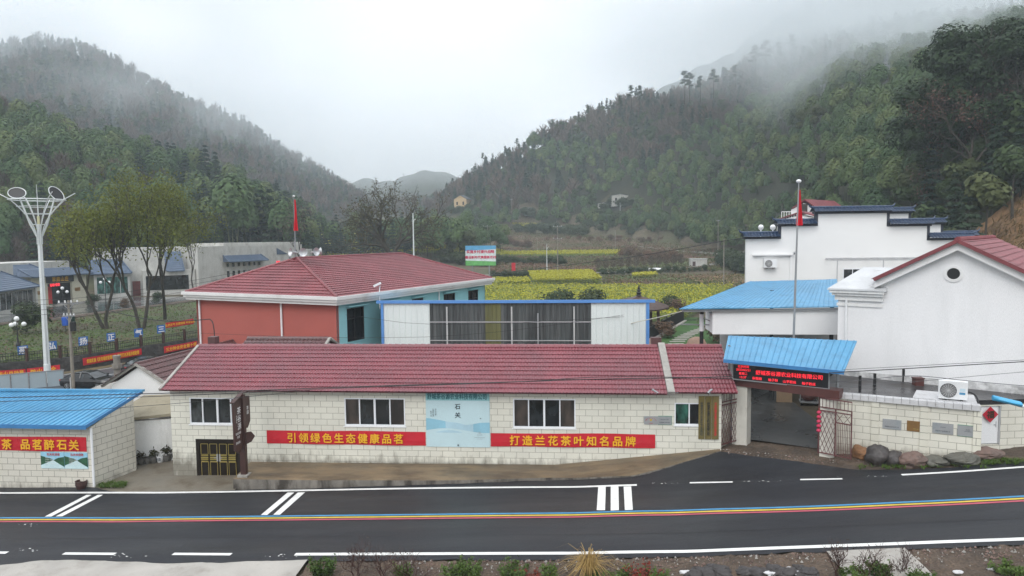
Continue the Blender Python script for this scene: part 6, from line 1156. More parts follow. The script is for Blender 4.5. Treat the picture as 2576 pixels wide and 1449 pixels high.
# sample the slopes: points in (picture column, depth), kept where the treetop can be seen past the ground in front
GU = np.linspace(-150, 2750, 400); GDp = np.geomspace(50, 1100, 260)
def uD(u, D): lat = (u-CX)/F*D; return lat*math.cos(YAW)-D*math.sin(YAW), lat*math.sin(YAW)+D*math.cos(YAW)
gx_, gy_ = uD(GU[:, None], GDp[None, :]); gz_ = hf(gx_, gy_); SL_ = np.maximum.accumulate((gz_-CAM[2])/GDp, axis=1)
def vis(u, D, zt):
    i = np.clip(np.searchsorted(GU, u), 0, 399); j = np.clip(np.searchsorted(GDp, D*.97)-1, 0, 259); return (zt-CAM[2])/D > SL_[i, j]
def base_z(X, Y, D): return np.interp(D, [0, 150, 185, 260, 300, 420, 500, 700, 1200], [1.5, 1.5, 2.2, 5.2, 7.5, 16, 22, 34, 50])
def prow(u, D, z): d = (z-CAM[2])/D; return CY - F*math.tan(PIT)*1.0 - F*d + 0  # rough picture row
def row(u, D, z): return 595-(u-CX)*.0113 - (z-CAM[2])/D*F
r = np.random.default_rng(21); N_ = 200000
Dm = np.sqrt(r.random(N_)*(1060**2-58**2)+58**2); u_ = -140+2880*r.random(N_); X_, Y_ = uD(u_, Dm); Z_ = hf(X_, Y_); up_ = Z_-base_z(X_, Y_, Dm)
cell = 1.0*np.interp(Dm, [60, 250, 600, 1100], [3.3, 4.0, 4.9, 7.2]); keep = (up_ > np.where(u_ > 1040, .3, np.where(Dm > 300, 2.5, 1.2))) & vis(u_, Dm, Z_+8)
keep &= ~((u_ > 1250) & (Dm > 530)) & (Dm < 720)
X_, Y_, Z_, Dm, u_, cell = [a[keep] for a in (X_, Y_, Z_, Dm, u_, cell)]
# thin to a minimum spacing on a hash grid
o_ = np.argsort(Dm); sel = []; occ = {}
for i in o_:
    k = (int(X_[i]//cell[i]), int(Y_[i]//cell[i])); kk = (k, int(Dm[i]//150))
    if kk in occ: continue
    occ[kk] = 1; sel.append(i)
sel = np.array(sel); X_, Y_, Z_, Dm, u_ = [a[sel] for a in (X_, Y_, Z_, Dm, u_)]; yrow = row(u_, Dm, Z_)
nz1 = np.sin(X_*.05+2)*np.cos(Y_*.045)+.6*np.sin(X_*.13)*np.sin(Y_*.11+1); q_ = r.random(len(X_))
kind = np.full(len(X_), 'bare', dtype='<U8')
yb = np.interp(u_, [1200, 1350, 1480, 1620, 1700, 1800, 1950, 2100, 2300, 2576], [560, 535, 470, 440, 405, 335, 272, 205, 130, 90])  # upper edge of the bamboo belt
R_ = u_ > 1040
bam = R_ & (yrow > yb+nz1*18) & (q_ < np.where(u_ < 1500, .62, .93)); kind[bam] = 'bamboo'
upz = R_ & ~(yrow > yb+nz1*18); kind[upz] = np.where(q_[upz] < .46+.2*nz1[upz], 'conifer', np.where(q_[upz] < .62, 'broad', 'bare')); kind[R_ & ~upz & ~bam] = 'broad'
patch = R_ & (np.abs(u_-1440-.1*(yrow-400)) < 110) & (yrow > 380) & (yrow < 470) & (q_ > .3); kind[patch] = 'bamboo'
ne = (u_ > 2240) & (Dm < 115); kind[ne] = np.where(q_[ne] < .75, 'broad', 'conifer')
Ln_ = (~R_) & (Dm < 330)
kind[Ln_] = np.where(q_[Ln_] < np.interp(u_[Ln_], [0, 330, 420, 640, 760], [.8, .78, .48, .30, .35]), 'bamboo', np.where(q_[Ln_] < np.interp(u_[Ln_], [0, 300, 420, 640], [.84, .86, .93, .96]), 'conifer', 'bare'))
Lf = (~R_) & (Dm >= 330); kind[Lf] = np.where(q_[Lf] < .36+.15*nz1[Lf], 'conifer', np.where(q_[Lf] < .72, 'broad', 'bare'))
kind[Dm > 680] = 'broad'
for xa, xb_, ya, yb2, hx, hy in ((885, 1085, 380, 552, 985, 570), (1100, 1184, 484, 528, 1158, 530), (1540, 1590, 488, 514, 1560, 516), (1318, 1342, 518, 536, 1330, 540), (1506, 1530, 514, 530, 1518, 532)):   # clearings in front of the far houses
    hq = atH(hx, hy); kill = (u_ > xa-8) & (u_ < xb_+8) & (Dm < hq@_fh+12) & (row(u_, Dm, Z_+11) < yb2) & (row(u_, Dm, Z_) > ya)
    X_, Y_, Z_, Dm, u_, kind, q_, yrow, nz1 = [a[~kill] for a in (X_, Y_, Z_, Dm, u_, kind, q_, yrow, nz1)]
bank = (u_ > 2380) & (Dm < 84) & (Z_ < 15); ok = ~bank
X_, Y_, Z_, Dm, u_, kind, q_, yrow, nz1 = [a[ok] for a in (X_, Y_, Z_, Dm, u_, kind, q_, yrow, nz1)]
scl = .70+.6*r.random(len(X_)); scl[kind == 'conifer'] *= .82; scl[(u_ < 1040) & (Dm < 330)] *= 1.05; scl[Dm > 400] *= .95
scl *= np.where((kind == 'bamboo') & (u_ > 1500), .86, 1)
TXT = {'bamboo': ('bamboo_clump', 'soft green bamboo crown among many on the wooded slopes', 'bamboo', 'bamboo crowns on the wooded slopes'), 'conifer': ('conifer_tree', 'dark conifer standing in the mixed wood on the slopes', 'tree', 'dark conifers on the wooded slopes'),
       'broad': ('evergreen_tree', 'dull green broadleaf tree in the mixed wood on the slopes', 'tree', 'broadleaf trees on the wooded slopes'), 'bare': ('bare_tree', 'leafless brown tree in the mixed wood on the slopes', 'tree', 'bare trees on the wooded slopes')}
def plant(kd, x, y, z, s, rz, name, label, cat, group=None, var=0):
    t = thing(name, label, cat, (x, y, z), rz, group); t.matrix_basis = t.matrix_basis @ Matrix.Scale(s, 4)
    cm, tm = VAR[kd][var % 4]
    for nm, me in (('crown', cm), ('trunk', tm)): c = bpy.data.objects.new(nm, me); col.objects.link(c); c.parent = t
    return t
for kd in TXT:
    idx = np.nonzero(kind == kd)[0]; idx = idx[np.argsort(Dm[idx])]; nm, lb_, ct, gp = TXT[kd]; near, farr = idx[:300], idx[300:]
    for i in near: plant(kd, X_[i], Y_[i], Z_[i]-.3, scl[i], r.random()*6.28, nm, lb_, ct, gp, int(r.random()*4))
    Qs, As = [], []; fn, H = SP[kd]
    T = [fn(np.random.default_rng(300+i), (900 if kd == 'bamboo' else 420) if kd != 'bare' else 220, H) for i in range(6)]
    for i in farr:
        D = Dm[i]; k = int(np.clip((850 if kd == 'bamboo' else 400)*(200/D)**1.2, 60, 900 if kd == 'bamboo' else 400)) if kd != 'bare' else int(np.clip(220*(200/D)**.9, 50, 220)); q = T[int(r.random()*6)]; q = q[r.permutation(len(q))[:k]]
        c = q.mean(1, keepdims=True); g = np.clip(((1500 if kd == 'bamboo' else 700)/k)**.5, 1, 3.0); q = c+(q-c)*(g if kd != 'bare' else max(1, g*.9)*np.interp(D, [200, 600], [1.2, 1.9]))
        a = r.random()*6.28; Rm = np.array([[math.cos(a), math.sin(a), 0], [-math.sin(a), math.cos(a), 0], [0, 0, 1]]); Qs.append(q@Rm*scl[i]+(X_[i], Y_[i], Z_[i]-.3)); As.append(np.full(len(q), .001+.998*r.random()))
    if len(farr):
        m = MB(); m.quads(np.concatenate(Qs), 0, np.concatenate(As)); tag(m.build({'bamboo': 'distant_bamboo', 'conifer': 'distant_conifers', 'broad': 'distant_broadleaf_wood', 'bare': 'distant_bare_wood'}[kd], LM[kd]), kind='stuff')
    print(kd, len(idx), sum(len(q) for q in Qs))
# pines that stand out along the ridges
for i, (x, y, h, s) in enumerate([(1722, 255, 78, 1), (1735, 250, 70, .9), (1762, 250, 62, .9), (1795, 240, 68, 1), (1588, 272, 60, 1), (1608, 268, 56, .9), (1560, 285, 48, .8), (1478, 305, 45, .7), (1900, 200, 88, 1.1), (1925, 190, 90, 1.1), (1955, 185, 80, 1), (2185, 240, 70, 1), (2310, 165, 85, 1), (2380, 110, 75, 1), (2050, 170, 70, 1), (2120, 150, 75, 1), (1300, 385, 40, .7), (1390, 335, 38, .7), (1215, 415, 34, .6), (1850, 220, 60, .9), (1990, 160, 75, 1)]):
    D = float(np.interp(x, [1190, 1400, 1600, 2000, 2300, 2500], [455, 425, 385, 345, 300, 260])); X, Y = uD(us(x, y)[0], D); z = float(hf(X, Y)); H = h/F*D
    plant('pine', X, Y, max(z-2, atD(x, y, D)[2]-1), H/13.0, i*1.3, 'pine_tree', 'tall pine with a bare trunk and flat tufts standing out on the right ridge', 'tree', 'ridge pines', i)
for i, (x, y, h) in enumerate([(375, 430, 90), (398, 430, 80), (432, 440, 75), (520, 480, 118), (545, 480, 100), (470, 470, 66), (500, 480, 70)]):
    D = float(np.interp(x, [350, 560], [262, 240])); X, Y = uD(us(x, y)[0], D); z = float(hf(X, Y)); top = atD(x, y-h, D)[2]
    plant('conifer', X, Y, z-.5, (top-z)/13.0, i, 'tall_conifer', 'tall dark conifer rising above the bamboo behind the park trees', 'tree', 'tall conifers above the left bamboo slope', i)

for i in range(30):
    x = 590+i*6.6+(i*37 % 11); D = 178+(i*53 % 38); top = float(np.interp(x, [580, 640, 700, 745, 790], [432, 450, 478, 505, 560]))+(i*29 % 34); X, Y = uD(x, D); z = float(hf(X, Y)); H = atD(x, top, D)[2]-z
    plant('conifer' if i % 3 else 'bamboo', X, Y, z-.5, H/(13.0 if i % 3 else 11.0), i*.9, 'tall_conifer' if i % 3 else 'tall_bamboo', ('tall dark conifer' if i % 3 else 'tall bamboo plume')+' in the dense belt behind the hotel gallery', 'tree' if i % 3 else 'bamboo', 'dense tree belt behind the hotel gallery' if i % 3 else 'bamboo in the belt behind the gallery', i)

r = np.random.default_rng(62)
for i in range(95):     # dark bamboo and evergreens along the foot of the right slope
    x = 1470+r.random()*410; y = np.interp(x, [1470, 1600, 1880], [578, 586, 600])+r.normal(0, 7); q = atH(x, y)
    if q is None or 1735 < x < 1785 and y > 600: continue
    kd = 'bamboo' if r.random() < .7 else 'broad'; plant(kd, q[0], q[1], q[2]-.4, .55+.4*r.random(), r.random()*6, 'foothill_bamboo' if kd == 'bamboo' else 'foothill_tree', ('bamboo plume' if kd == 'bamboo' else 'small evergreen')+' in the belt along the foot of the right slope', 'bamboo' if kd == 'bamboo' else 'tree', 'bamboo along the foot of the right slope' if kd == 'bamboo' else 'evergreens along the foot of the right slope', i)
# ---------------------------------------------------------------- single trees with real limbs
def limbs(r, p, d, Ln, rad, lvl, mb, tips, maxl, nch=(3, 4), spread=.7, shrink=.68, upb=.25, wob=.18, n=6):
    p = np.array(p, float); d = unit(d); P = [p.copy()]; k = 5
    for i in range(k): d = unit(d+r.normal(0, wob, 3)+(0, 0, upb*.25)); p = p+d*Ln/k; P.append(p.copy())
    mb.tube(P, np.linspace(rad, rad*.62, k+1), max(3, n-lvl), cap=False)
    if lvl >= maxl-1: tips += P[1:]
    if lvl >= maxl: return
    m = r.integers(nch[0], nch[1]+1); a0 = r.random()*6.28
    for j in range(m):
        t = .45+.55*(j+1)/m if lvl else .62+.38*(j+1)/m; q = P[min(k, int(round(t*k)))]; a = a0+j*2.4+r.normal(0, .3); u = np.cross(d, (0, .3, 1)); u = unit(u); v = np.cross(d, u)
        s = spread*(.7+.6*r.random()); nd = unit(d+(u*math.cos(a)+v*math.sin(a))*s+(0, 0, upb*.5)); limbs(r, q, nd, Ln*shrink*(.8+.4*r.random()), rad*.56, lvl+1, mb, tips, maxl, nch, spread, shrink, upb, wob, n)
M_BUD = leaf_mat('budding_leaves', (.125, .145, .022), (.18, .19, .034), (.145, .16, .028), trans=.3)
def limb_tree(name, label, p, H, seed, leafm, nleaf, lsz, maxl=4, trunk=.36, rad=.22, spread=.7, upb=.3, nch=(3, 4), lean=(0, 0), cloud=.5, forks=1, shrink=.68, bark=None, group=None, cat='tree', flat=None):
    r = np.random.default_rng(seed); t = thing(name, label, cat, p, 0, group); mb = MB(); tips = []
    for f in range(forks): limbs(r, (f*.5, 0, -.3), (lean[0]+(f-.5*(forks-1))*.16, lean[1], 1), H*trunk, rad, 0, mb, tips, maxl, nch, spread, shrink, upb)
    T = np.array(tips); k = (H)/max(T[:, 2].max(), .1); V = np.concatenate(mb.V)*k; mb.V = [V]; T = T*k; mb.build('trunk', bark or M_BARK, t, local=True)
    if nleaf:
        c = T[r.integers(0, len(T), nleaf)]+r.normal(0, cloud, (nleaf, 3)); nn = r.normal(0, 1, (nleaf, 3))+(0, 0, .5); m = MB(); m.quads(quad_leaves(c, nn, lsz, lsz*.6, r)); m.build('crown', leafm, t, local=True)
    return t
for i, (x, y, top, fk, ln, sp, lab) in enumerate([(262, 826, 452, 2, (.0, 0), .75, 'twin-trunked park tree in yellow-green bud nearest the lamp mast'), (352, 826, 440, 2, (.05, 0), .7, 'twin-trunked budding park tree in front of the green hotel windows'), (415, 803, 446, 1, (.08, 0), .8, 'single-trunked budding park tree nearest the red hall'), (486, 752, 540, 1, (0, .1), .8, 'slim budding park tree half hidden by the hall roof corner'), (735, 700, 500, 1, (0, 0), .6, 'bare thin tree behind the loudspeakers on the hall ridge')]):
    D = atZ(x, y, 1.4)@_fh if i < 4 else 150; p = atD(x, y, D); H = atD(x, top, D)[2]-1.4
    limb_tree('park_tree', lab, (p[0], p[1], 1.4), H, 40+i, M_BUD if i < 4 else LM['bare'], (4800, 5600, 5000, 1800, 600)[i], .15, 4, .40, .24 if i < 3 else .15, sp*.6, .5, (3, 4), ln, 1.0, fk, group='budding trees in the park')
p = atD(985, 700, 150); limb_tree('spreading_tree', 'big bare spreading tree behind the hall roof', (p[0]+1.9, p[1], 1.5), atD(985, 442, 150)[2]-1.5, 77, leaf_mat('sparse_olive_leaves', (.06, .062, .024), (.10, .085, .035), trans=.2), 3000, .2, 5, .24, .6, 1.08, .12, (3, 4), (0, 0), .7, 1, .74)
p = atD(2468, 410, 106); zt_ = float(hf(p[0], p[1])); Ht = atD(2468, 40, 106)[2]-min(zt_, p[2])
M_CAMPH = leaf_mat('camphor_leaves', (.012, .030, .009), (.024, .048, .014), (.017, .037, .011), trans=.1)
t = thing('camphor_tree', 'huge dark evergreen with a domed crown on the right bank', 'tree', (p[0], p[1], min(zt_, p[2])-.3)); rr_ = np.random.default_rng(5); mb = MB(); tips = []
limbs(rr_, (0, 0, 0), (.05, 0, 1), 6.5, .75, 0, mb, tips, 4, (4, 5), .85, .80, .15); mb.build('trunk', M_BARK, t, local=True)
T = np.array(tips); Q = []
for i in range(125):
    a = rr_.random()*6.28; e = rr_.random()**.6; zz = (.30+.66*rr_.random()); w_ = 11.2*math.sqrt(max(.03, 1-((zz-.46)/.56)**2)); o = w_*(.45+.55*rr_.random()); c0 = np.array((o*math.cos(a), o*math.sin(a), Ht*zz*.97)); s_ = 1.5+1.0*rr_.random(); c, d = ell(rr_, 300, c0, (s_*1.15, s_*1.15, s_*.75), .6); Q.append(quad_leaves(c, d+(0, 0, .5)+rr_.normal(0, .3, d.shape), .27, .17, rr_))
m = MB(); m.quads(np.concatenate(Q)); m.build('crown', M_CAMPH, t, local=True)
p2 = atD(2480, 330, 98); limb_tree('russet_tree', 'russet leafless tree standing in front of the huge dark evergreen', (p2[0], p2[1], float(hf(p2[0], p2[1]))-.3), 17, 91, leaf_mat('russet_twigs', (.085, .045, .035), (.11, .06, .045), trans=0), 2600, .16, 4, .3, .22, .8, .25)

# ---------------------------------------------------------------- valley: terraces, flower fields, paths
M_FSOIL = mat('field_soil', (.092, .068, .040), .95, .3, .12, 0, fine=.35, fs=1.2, dirt=(.075, .08, .03), dth=(.48, .6), ds=.09); M_FGREEN = mat('crop_green', (.075, .105, .028), .9, .2, .12, 0, fine=.3, fs=1.0, dirt=(.10, .085, .04), dth=(.5, .65), ds=.07)
M_FSTUB = mat('orange_stubble', (.21, .125, .055), .95, .25, .2, 0, fine=.35, fs=1.5, dirt=(.11, .075, .04), dth=(.48, .62), ds=.12); M_FRED = mat('russet_weeds', (.13, .065, .045), .95, .35, .15, 0, fine=.4, fs=1.0, dirt=(.075, .07, .032), dth=(.48, .6), ds=.1); M_PATH = mat('field_path', (.20, .185, .165), .8, .15, .5)
M_RAPE = leaf_mat('rape_flowers', (.34, .33, .025), (.44, .41, .035), trans=.2); M_RAPEG = leaf_mat('rape_greens', (.19, .235, .045), (.27, .29, .055), trans=.25)
def quadxy(px): return [np.array(atH(*q)[:2]) for q in px]
def drape(px, n=24, k=14, off=.12):
    a, b_, c, d = quadxy(px); s = np.linspace(0, 1, n)[:, None, None]; t = np.linspace(0, 1, k)[None, :, None]
    XY = (a+(b_-a)*s)*(1-t)+(d+(c-d)*s)*t; return np.concatenate([XY, (hf(XY[..., 0], XY[..., 1])+off)[..., None]], -1)
def field(name, px, m, off=.12): b = MB(); b.grid(drape(px, off=off)); return tag(b.build(name, m), kind='structure')
def crop(px, n, h, yel, seed, sz=.16, name='rapeseed_crop'):
    r = np.random.default_rng(seed); a, b_, c, d = quadxy(px); s, t = r.random((n, 1)), r.random((n, 1)); XY = (a+(b_-a)*s)*(1-t)+(d+(c-d)*s)*t
    g = np.sin(XY[:, 0]*.7+seed)*np.sin(XY[:, 1]*.5)+.6*np.sin(XY[:, 0]*2.1+XY[:, 1]*1.3); isy = r.random(n) < np.clip(yel+.09*g, .04, .97); z = hf(XY[:, 0], XY[:, 1])+.12+h*np.where(isy, .75+.35*r.random(n), .2+.7*r.random(n))
    P_ = np.column_stack([XY, z]); nn = r.normal(0, .5, (n, 3))+(0, -.2, .9); Q = quad_leaves(P_, nn, sz, sz*.8, r); b = MB(); b.quads(Q[~isy], 1); b.quads(Q[isy], 0); return tag(b.build(name, [M_RAPE, M_RAPEG]), kind='stuff')
FA = [(1180, 728), (1850, 729), (1712, 815), (1180, 800)]
field('field', FA, M_FGREEN); crop(FA, 60000, 1.2, .16, 1, .14)
FB = [(1328, 697), (1488, 694), (1516, 717), (1342, 720)]; field('field', FB, M_FGREEN, .3); crop(FB, 15000, 1.5, .62, 2, .16)
FC = [(1238, 708), (1330, 707), (1336, 719), (1232, 721)]; field('field', FC, M_FGREEN, .2); crop(FC, 4500, 1.0, .25, 3, .16)
field('field', [(1512, 697), (1822, 690), (1840, 728), (1522, 729)], M_FSOIL, .15); field('field', [(1722, 698), (1895, 690), (1900, 729), (1758, 713)], M_FSTUB, .22); field('field', [(1530, 698), (1760, 690), (1720, 706), (1540, 712)], M_FGREEN, .2)
crop([(1590, 697), (1650, 694), (1655, 700), (1590, 702)], 1500, 1.0, .6, 4)
field('field', [(1235, 668), (1500, 662), (1500, 690), (1235, 695)], M_FRED, .15); field('field', [(1500, 662), (1760, 655), (1740, 682), (1500, 690)], M_FGREEN, .17); field('field', [(1240, 646), (1640, 650), (1720, 662), (1240, 667)], M_FSOIL, .14)
for i, (px, n, yl) in enumerate([([(1235, 632), (1600, 636), (1625, 646), (1235, 645)], 9000, .6), ([(800, 628), (1175, 624), (1185, 645), (790, 645)], 13000, .5), ([(1240, 574), (1500, 576), (1505, 584), (1240, 582)], 5000, .55), ([(800, 588), (900, 590), (905, 597), (795, 598)], 2200, .45), ([(820, 612), (900, 610), (905, 620), (815, 622)], 2200, .4)]): field('field', px, M_FGREEN, .15); crop(px, n, 1.3, yl, 10+i, .22)
field('field', [(1240, 596), (1610, 592), (1640, 628), (1240, 626)], M_FRED, .15); field('field', [(1240, 608), (1500, 612), (1620, 622), (1240, 624)], M_FSOIL, .18); field('field', [(790, 598), (910, 597), (915, 610), (790, 612)], M_FSOIL, .16); field('field', [(1620, 615), (1860, 620), (1850, 655), (1640, 650)], M_FRED, .14)
for px in ([(1215, 696.5), (1340, 693), (1500, 691), (1620, 684), (1740, 676), (1800, 668), (1830, 655)], [(1600, 622), (1700, 632), (1800, 645), (1850, 640), (1880, 625)], [(800, 606), (900, 601)]):
    b = MB(); ribbon(b, smooth([atH(*q)[:2] for q in px]), 2.4, .45, zf=hf); tag(b.build('path', M_PATH), kind='structure')
def scrub(px, n, h, seed, c1=.5):
    r = np.random.default_rng(seed); a, b_, c, d = quadxy(px); s, t = r.random((n, 1)), r.random((n, 1)); XY = (a+(b_-a)*s)*(1-t)+(d+(c-d)*s)*t; g = np.sin(XY[:, 0]*.21+seed)*np.sin(XY[:, 1]*.17); isr = r.random(n) < np.clip(c1+.5*g, .05, .95)
    P_ = np.column_stack([XY, hf(XY[:, 0], XY[:, 1])+h*r.random(n)]); Q = quad_leaves(P_, r.normal(0, .6, (n, 3))+(0, -.3, .8), .26, .16, r); b = MB(); b.quads(Q[isr], 0); b.quads(Q[~isr], 1); tag(b.build('field_scrub', [M_SCRR, M_SCRG]), kind='stuff')
M_SCRR = leaf_mat('russet_scrub', (.15, .085, .055), (.11, .085, .045), trans=.1); M_SCRG = leaf_mat('olive_scrub', (.055, .075, .022), (.095, .105, .035), trans=.1)
for i, (px, n, h, c1) in enumerate((([(1235, 668), (1500, 662), (1500, 690), (1235, 695)], 7000, .7, .7), ([(1500, 656), (1850, 650), (1840, 682), (1500, 690)], 9000, .6, .3), ([(1240, 646), (1640, 648), (1720, 662), (1240, 668)], 8000, .8, .45), ([(1240, 585), (1860, 592), (1860, 650), (1240, 632)], 16000, .9, .5), ([(1515, 696), (1895, 690), (1900, 729), (1520, 729)], 9000, .4, .45), ([(790, 566), (1240, 560), (1240, 628), (790, 640)], 12000, .9, .4), ([(1240, 555), (1700, 560), (1860, 600), (1240, 588)], 9000, 1.2, .35))): scrub(px, n, h, 70+i, c1)
r = np.random.default_rng(91); n = 15000; s_, t_ = r.random(n)*39, r.random((n, 1)); i0 = s_.astype(int); f_ = (s_-i0)[:, None]; XY = (tp[i0]*(1-f_)+tp[i0+1]*f_)*(1-t_)+(lp[i0]*(1-f_)+lp[i0+1]*f_)*t_; g = np.sin(XY[:, 0]*.33)*np.sin(XY[:, 1]*.27+1)+.5*np.sin(XY[:, 0]*.9+XY[:, 1]*.7); isr = r.random(n) < np.clip(.36+.5*g+.25*(t_[:, 0]-.5), .04, .95)
Q = quad_leaves(np.column_stack([XY, 1.38+.10*r.random(n)]), r.normal(0, .5, (n, 3))+(0, 0, .9), .13, .07, r); b = MB(); b.quads(Q[isr], 0); b.quads(Q[~isr], 1); tag(b.build('park_grass', [leaf_mat('brown_litter', (.10, .065, .04), (.075, .055, .035), trans=0), leaf_mat('park_blades', (.075, .12, .022), (.11, .15, .035), trans=.2)]), kind='stuff')
# dark hedges and scrub: each bush its own plant
bq = MB(); bq.quads(t_broad(np.random.default_rng(7), 1100, 9.0, 4.2)); ME_B = [bq.mesh('foliage', leaf_mat('dark_shrub_leaves', (.024, .044, .016), (.045, .062, .022), trans=.12))]
bq = MB(); bq.quads(t_broad(np.random.default_rng(8), 1100, 9.0, 4.2)); ME_B.append(bq.mesh('foliage', leaf_mat('russet_shrub_leaves', (.12, .062, .042), (.16, .085, .055), (.10, .07, .045), trans=.1)))
def bush(p, h, name, label, group=None, k=0, cat='bush', seed=0):
    o = bpy.data.objects.new(name, ME_B[k]); col.objects.link(o); o.matrix_basis = Matrix.Translation(Vector([float(v) for v in p])-Vector((0, 0, h*.35))) @ Matrix.Rotation(seed*1.7, 4, 'Z') @ Matrix.Diagonal((h/6.2*1.15, h/6.2*1.15, h/6.2, 1)); return tag(o, label, cat, group)
r = np.random.default_rng(33); kx = 0
for (xa, xb_, ya, yb_, n, h, k) in ((1110, 1245, 662, 670, 26, 3.4, 0), (1245, 1420, 664, 667, 22, 2.2, 0), (1300, 1470, 588, 594, 22, 5.0, 0), (1470, 1620, 583, 600, 18, 4.5, 0), (1700, 1800, 600, 612, 14, 5.0, 0), (1810, 1880, 668, 690, 16, 4.2, 0), (1380, 1660, 604, 612, 12, 2.6, 1), (1250, 1330, 612, 626, 10, 3.2, 1), (1570, 1700, 648, 660, 12, 3.2, 1), (1240, 1330, 699, 702, 14, 1.4, 0), (1510, 1790, 692, 684, 22, 1.4, 0), (800, 900, 640, 648, 12, 2.6, 0), (1180, 1240, 560, 600, 14, 6, 0), (800, 900, 575, 582, 10, 5, 0), (1500, 1600, 560, 580, 16, 5.5, 0)):
    for i in range(n):
        f = i/max(1, n-1); q = atH(xa+(xb_-xa)*f+r.normal(0, 3), ya+(yb_-ya)*f+r.normal(0, 1.5))
        if q is not None: bush(q, h*(.7+.6*r.random()), 'valley_bush', ('dark evergreen bush' if k == 0 else 'russet scrub bush')+' among the valley terraces', 'dark bushes among the terraces' if k == 0 else 'russet scrub among the terraces', k, seed=kx); kx += 1
for i, x in enumerate((1404, 1497)): q = atD(x, 770, 88); bush((q[0], q[1], 1.5), 3.9, 'round_bush', ('left' if i == 0 else 'right')+' of two dark round bushes showing above the steel shed', None, 0, seed=i)
for x, y, h, lb_ in ((80, 838, 3.6, 'dark green conical shrub beside the lamp mast in the park'), (395, 765, 2.0, 'low olive bush on the plaza edge by the hotel'), (232, 770, 2.0, 'round dark bush by the hotel entrance lamp'), (315, 775, 1.6, 'small brown bush between the park trunks')): q = atZ(x, y, 1.4); bush(q, h, 'park_bush', lb_, None, 1 if 'brown' in lb_ else 0, seed=x)

# ---------------------------------------------------------------- billboard, far houses, small sheds, poles and solar lamps
p = atD(1209, 643, 168); bw_, bh_ = 77/1786*168, 50/1786*168; t = thing('billboard', 'blue, white and green billboard with two rows of red characters in the fields', 'billboard', (p[0], p[1], 1.8)); z0, z1 = p[2]-bh_/2, p[2]+bh_/2
b = MB(); b.box(p[0]-bw_/2, p[0]+bw_/2, p[1], p[1]+.2, z0, z1, 0); y_ = p[1]-.02; b.face([(p[0]-bw_/2, y_, z0), (p[0]+bw_/2, y_, z0), (p[0]+bw_/2, y_, z0+bh_*.2), (p[0]-bw_/2, y_, z0+bh_*.26)], 1); b.face([(p[0]-bw_/2, y_, z0+bh_*.26), (p[0]+bw_/2, y_, z0+bh_*.2), (p[0]+bw_/2, y_, z0+bh_*.82), (p[0]-bw_/2, y_, z0+bh_*.74)], 2)
b.text('实施乡村振兴战略', .83, (p[0], y_-.03, z0+bh_*.70), m=3, bold=.04); b.text('建设新时代美丽新农村', .74, (p[0], y_-.03, z0+bh_*.42), m=3, bold=.04); b.build('panel', [mat('billboard_blue', (.10, .36, .62), .5), mat('billboard_green', (.13, .42, .12), .5, .2, 1), mat('billboard_white', (.66, .74, .76), .5), mat('crimson_letters', (.55, .02, .08), .5)], t)
for dx in (-2, 2): b = MB(); b.tube([(p[0]+dx, p[1]+.3, 1), (p[0]+dx, p[1]+.3, z1)], .15, 8); b.build('post', M_GREYM, t)
def house(name, label, x, y, D, w, h, m, roofm, rise=1.6, dep=7, rz=.3):
    p = atH(x, y+4); k_ = (p@_fh)/D; w *= k_; h *= k_; rise *= k_; z = p[2]+.5; rz *= .4; t = thing(name, label, 'house', (p[0], p[1], z), rz); b = MB(); b.prism([(-w/2, 0, -1.6), (w/2, 0, -1.6), (w/2, 0, h), (0, 0, h+rise), (-w/2, 0, h)], (0, dep, 0)); b.build('wall', m, t, local=True); b = MB()
    for s in (-1, 1): b.prism([(0, -.4, h+rise+.05), (s*(w/2+.5), -.4, h-rise*1/w), (s*(w/2+.5), -.4, h+.25-rise/w), (0, -.4, h+rise+.3)], (0, dep+.8, 0))
    b.build('roof', roofm, t, local=True)
    for sx in (-.25, .25): b = MB(); b.box(w*sx-.5, w*sx+.5, -.06, -.005, h*.35, h*.7); b.build('window', M_GLASSD, t, local=True)
M_ROOFG = mat('grey_tile', (.09, .095, .105), .7, .2, 1)
house('ochre_farmhouse', 'ochre-walled farmhouse with a grey roof among the trees beyond the bare tree', 1158, 523, 350, 6.5, 4.4, mat('ochre_wall', (.50, .36, .20), .8), M_ROOFG, 1.8, 9, -.5); house('white_farmhouse', 'white farmhouse half hidden in trees, right of the valley centre', 1560, 512, 330, 7.5, 3.6, M_HW, M_ROOFG, .6, 8, .2); house('white_cottage', 'tiny white cottage in the trees left of the white farmhouse', 1330, 536, 380, 4.5, 2.6, M_HW, M_ROOFG, .5, 6, .3); house('white_cottage', 'low white cottage just below and left of the white farmhouse', 1518, 528, 330, 5, 2.6, M_HW, M_ROOFG, .5, 6, 0)
house('grey_farmhouse', 'low grey-roofed farmhouse left of the ochre farmhouse', 1122, 516, 372, 6, 2.2, mat('brown_wall', (.2, .16, .13), .8), M_ROOFG, 1.2, 7, .9)
q = atH(1758, 673); t = thing('pump_house', 'small flat-roofed grey block hut beside the field path', 'hut', q); w_ = 41/1786*(q@_fh); b = MB(); b.box(-w_/2, w_/2, 0, 3, -2, 2.3); b.build('wall', M_HW, t, local=True); b = MB(); b.box(-w_/2-.15, w_/2+.15, -.15, 3.1, 2.3, 2.45); b.build('roof', M_GREYW, t, local=True); b = MB(); b.box(-w_*.38, -w_*.2, -.04, -.003, 0, 1.7); b.build('door', M_BROWN, t, local=True)
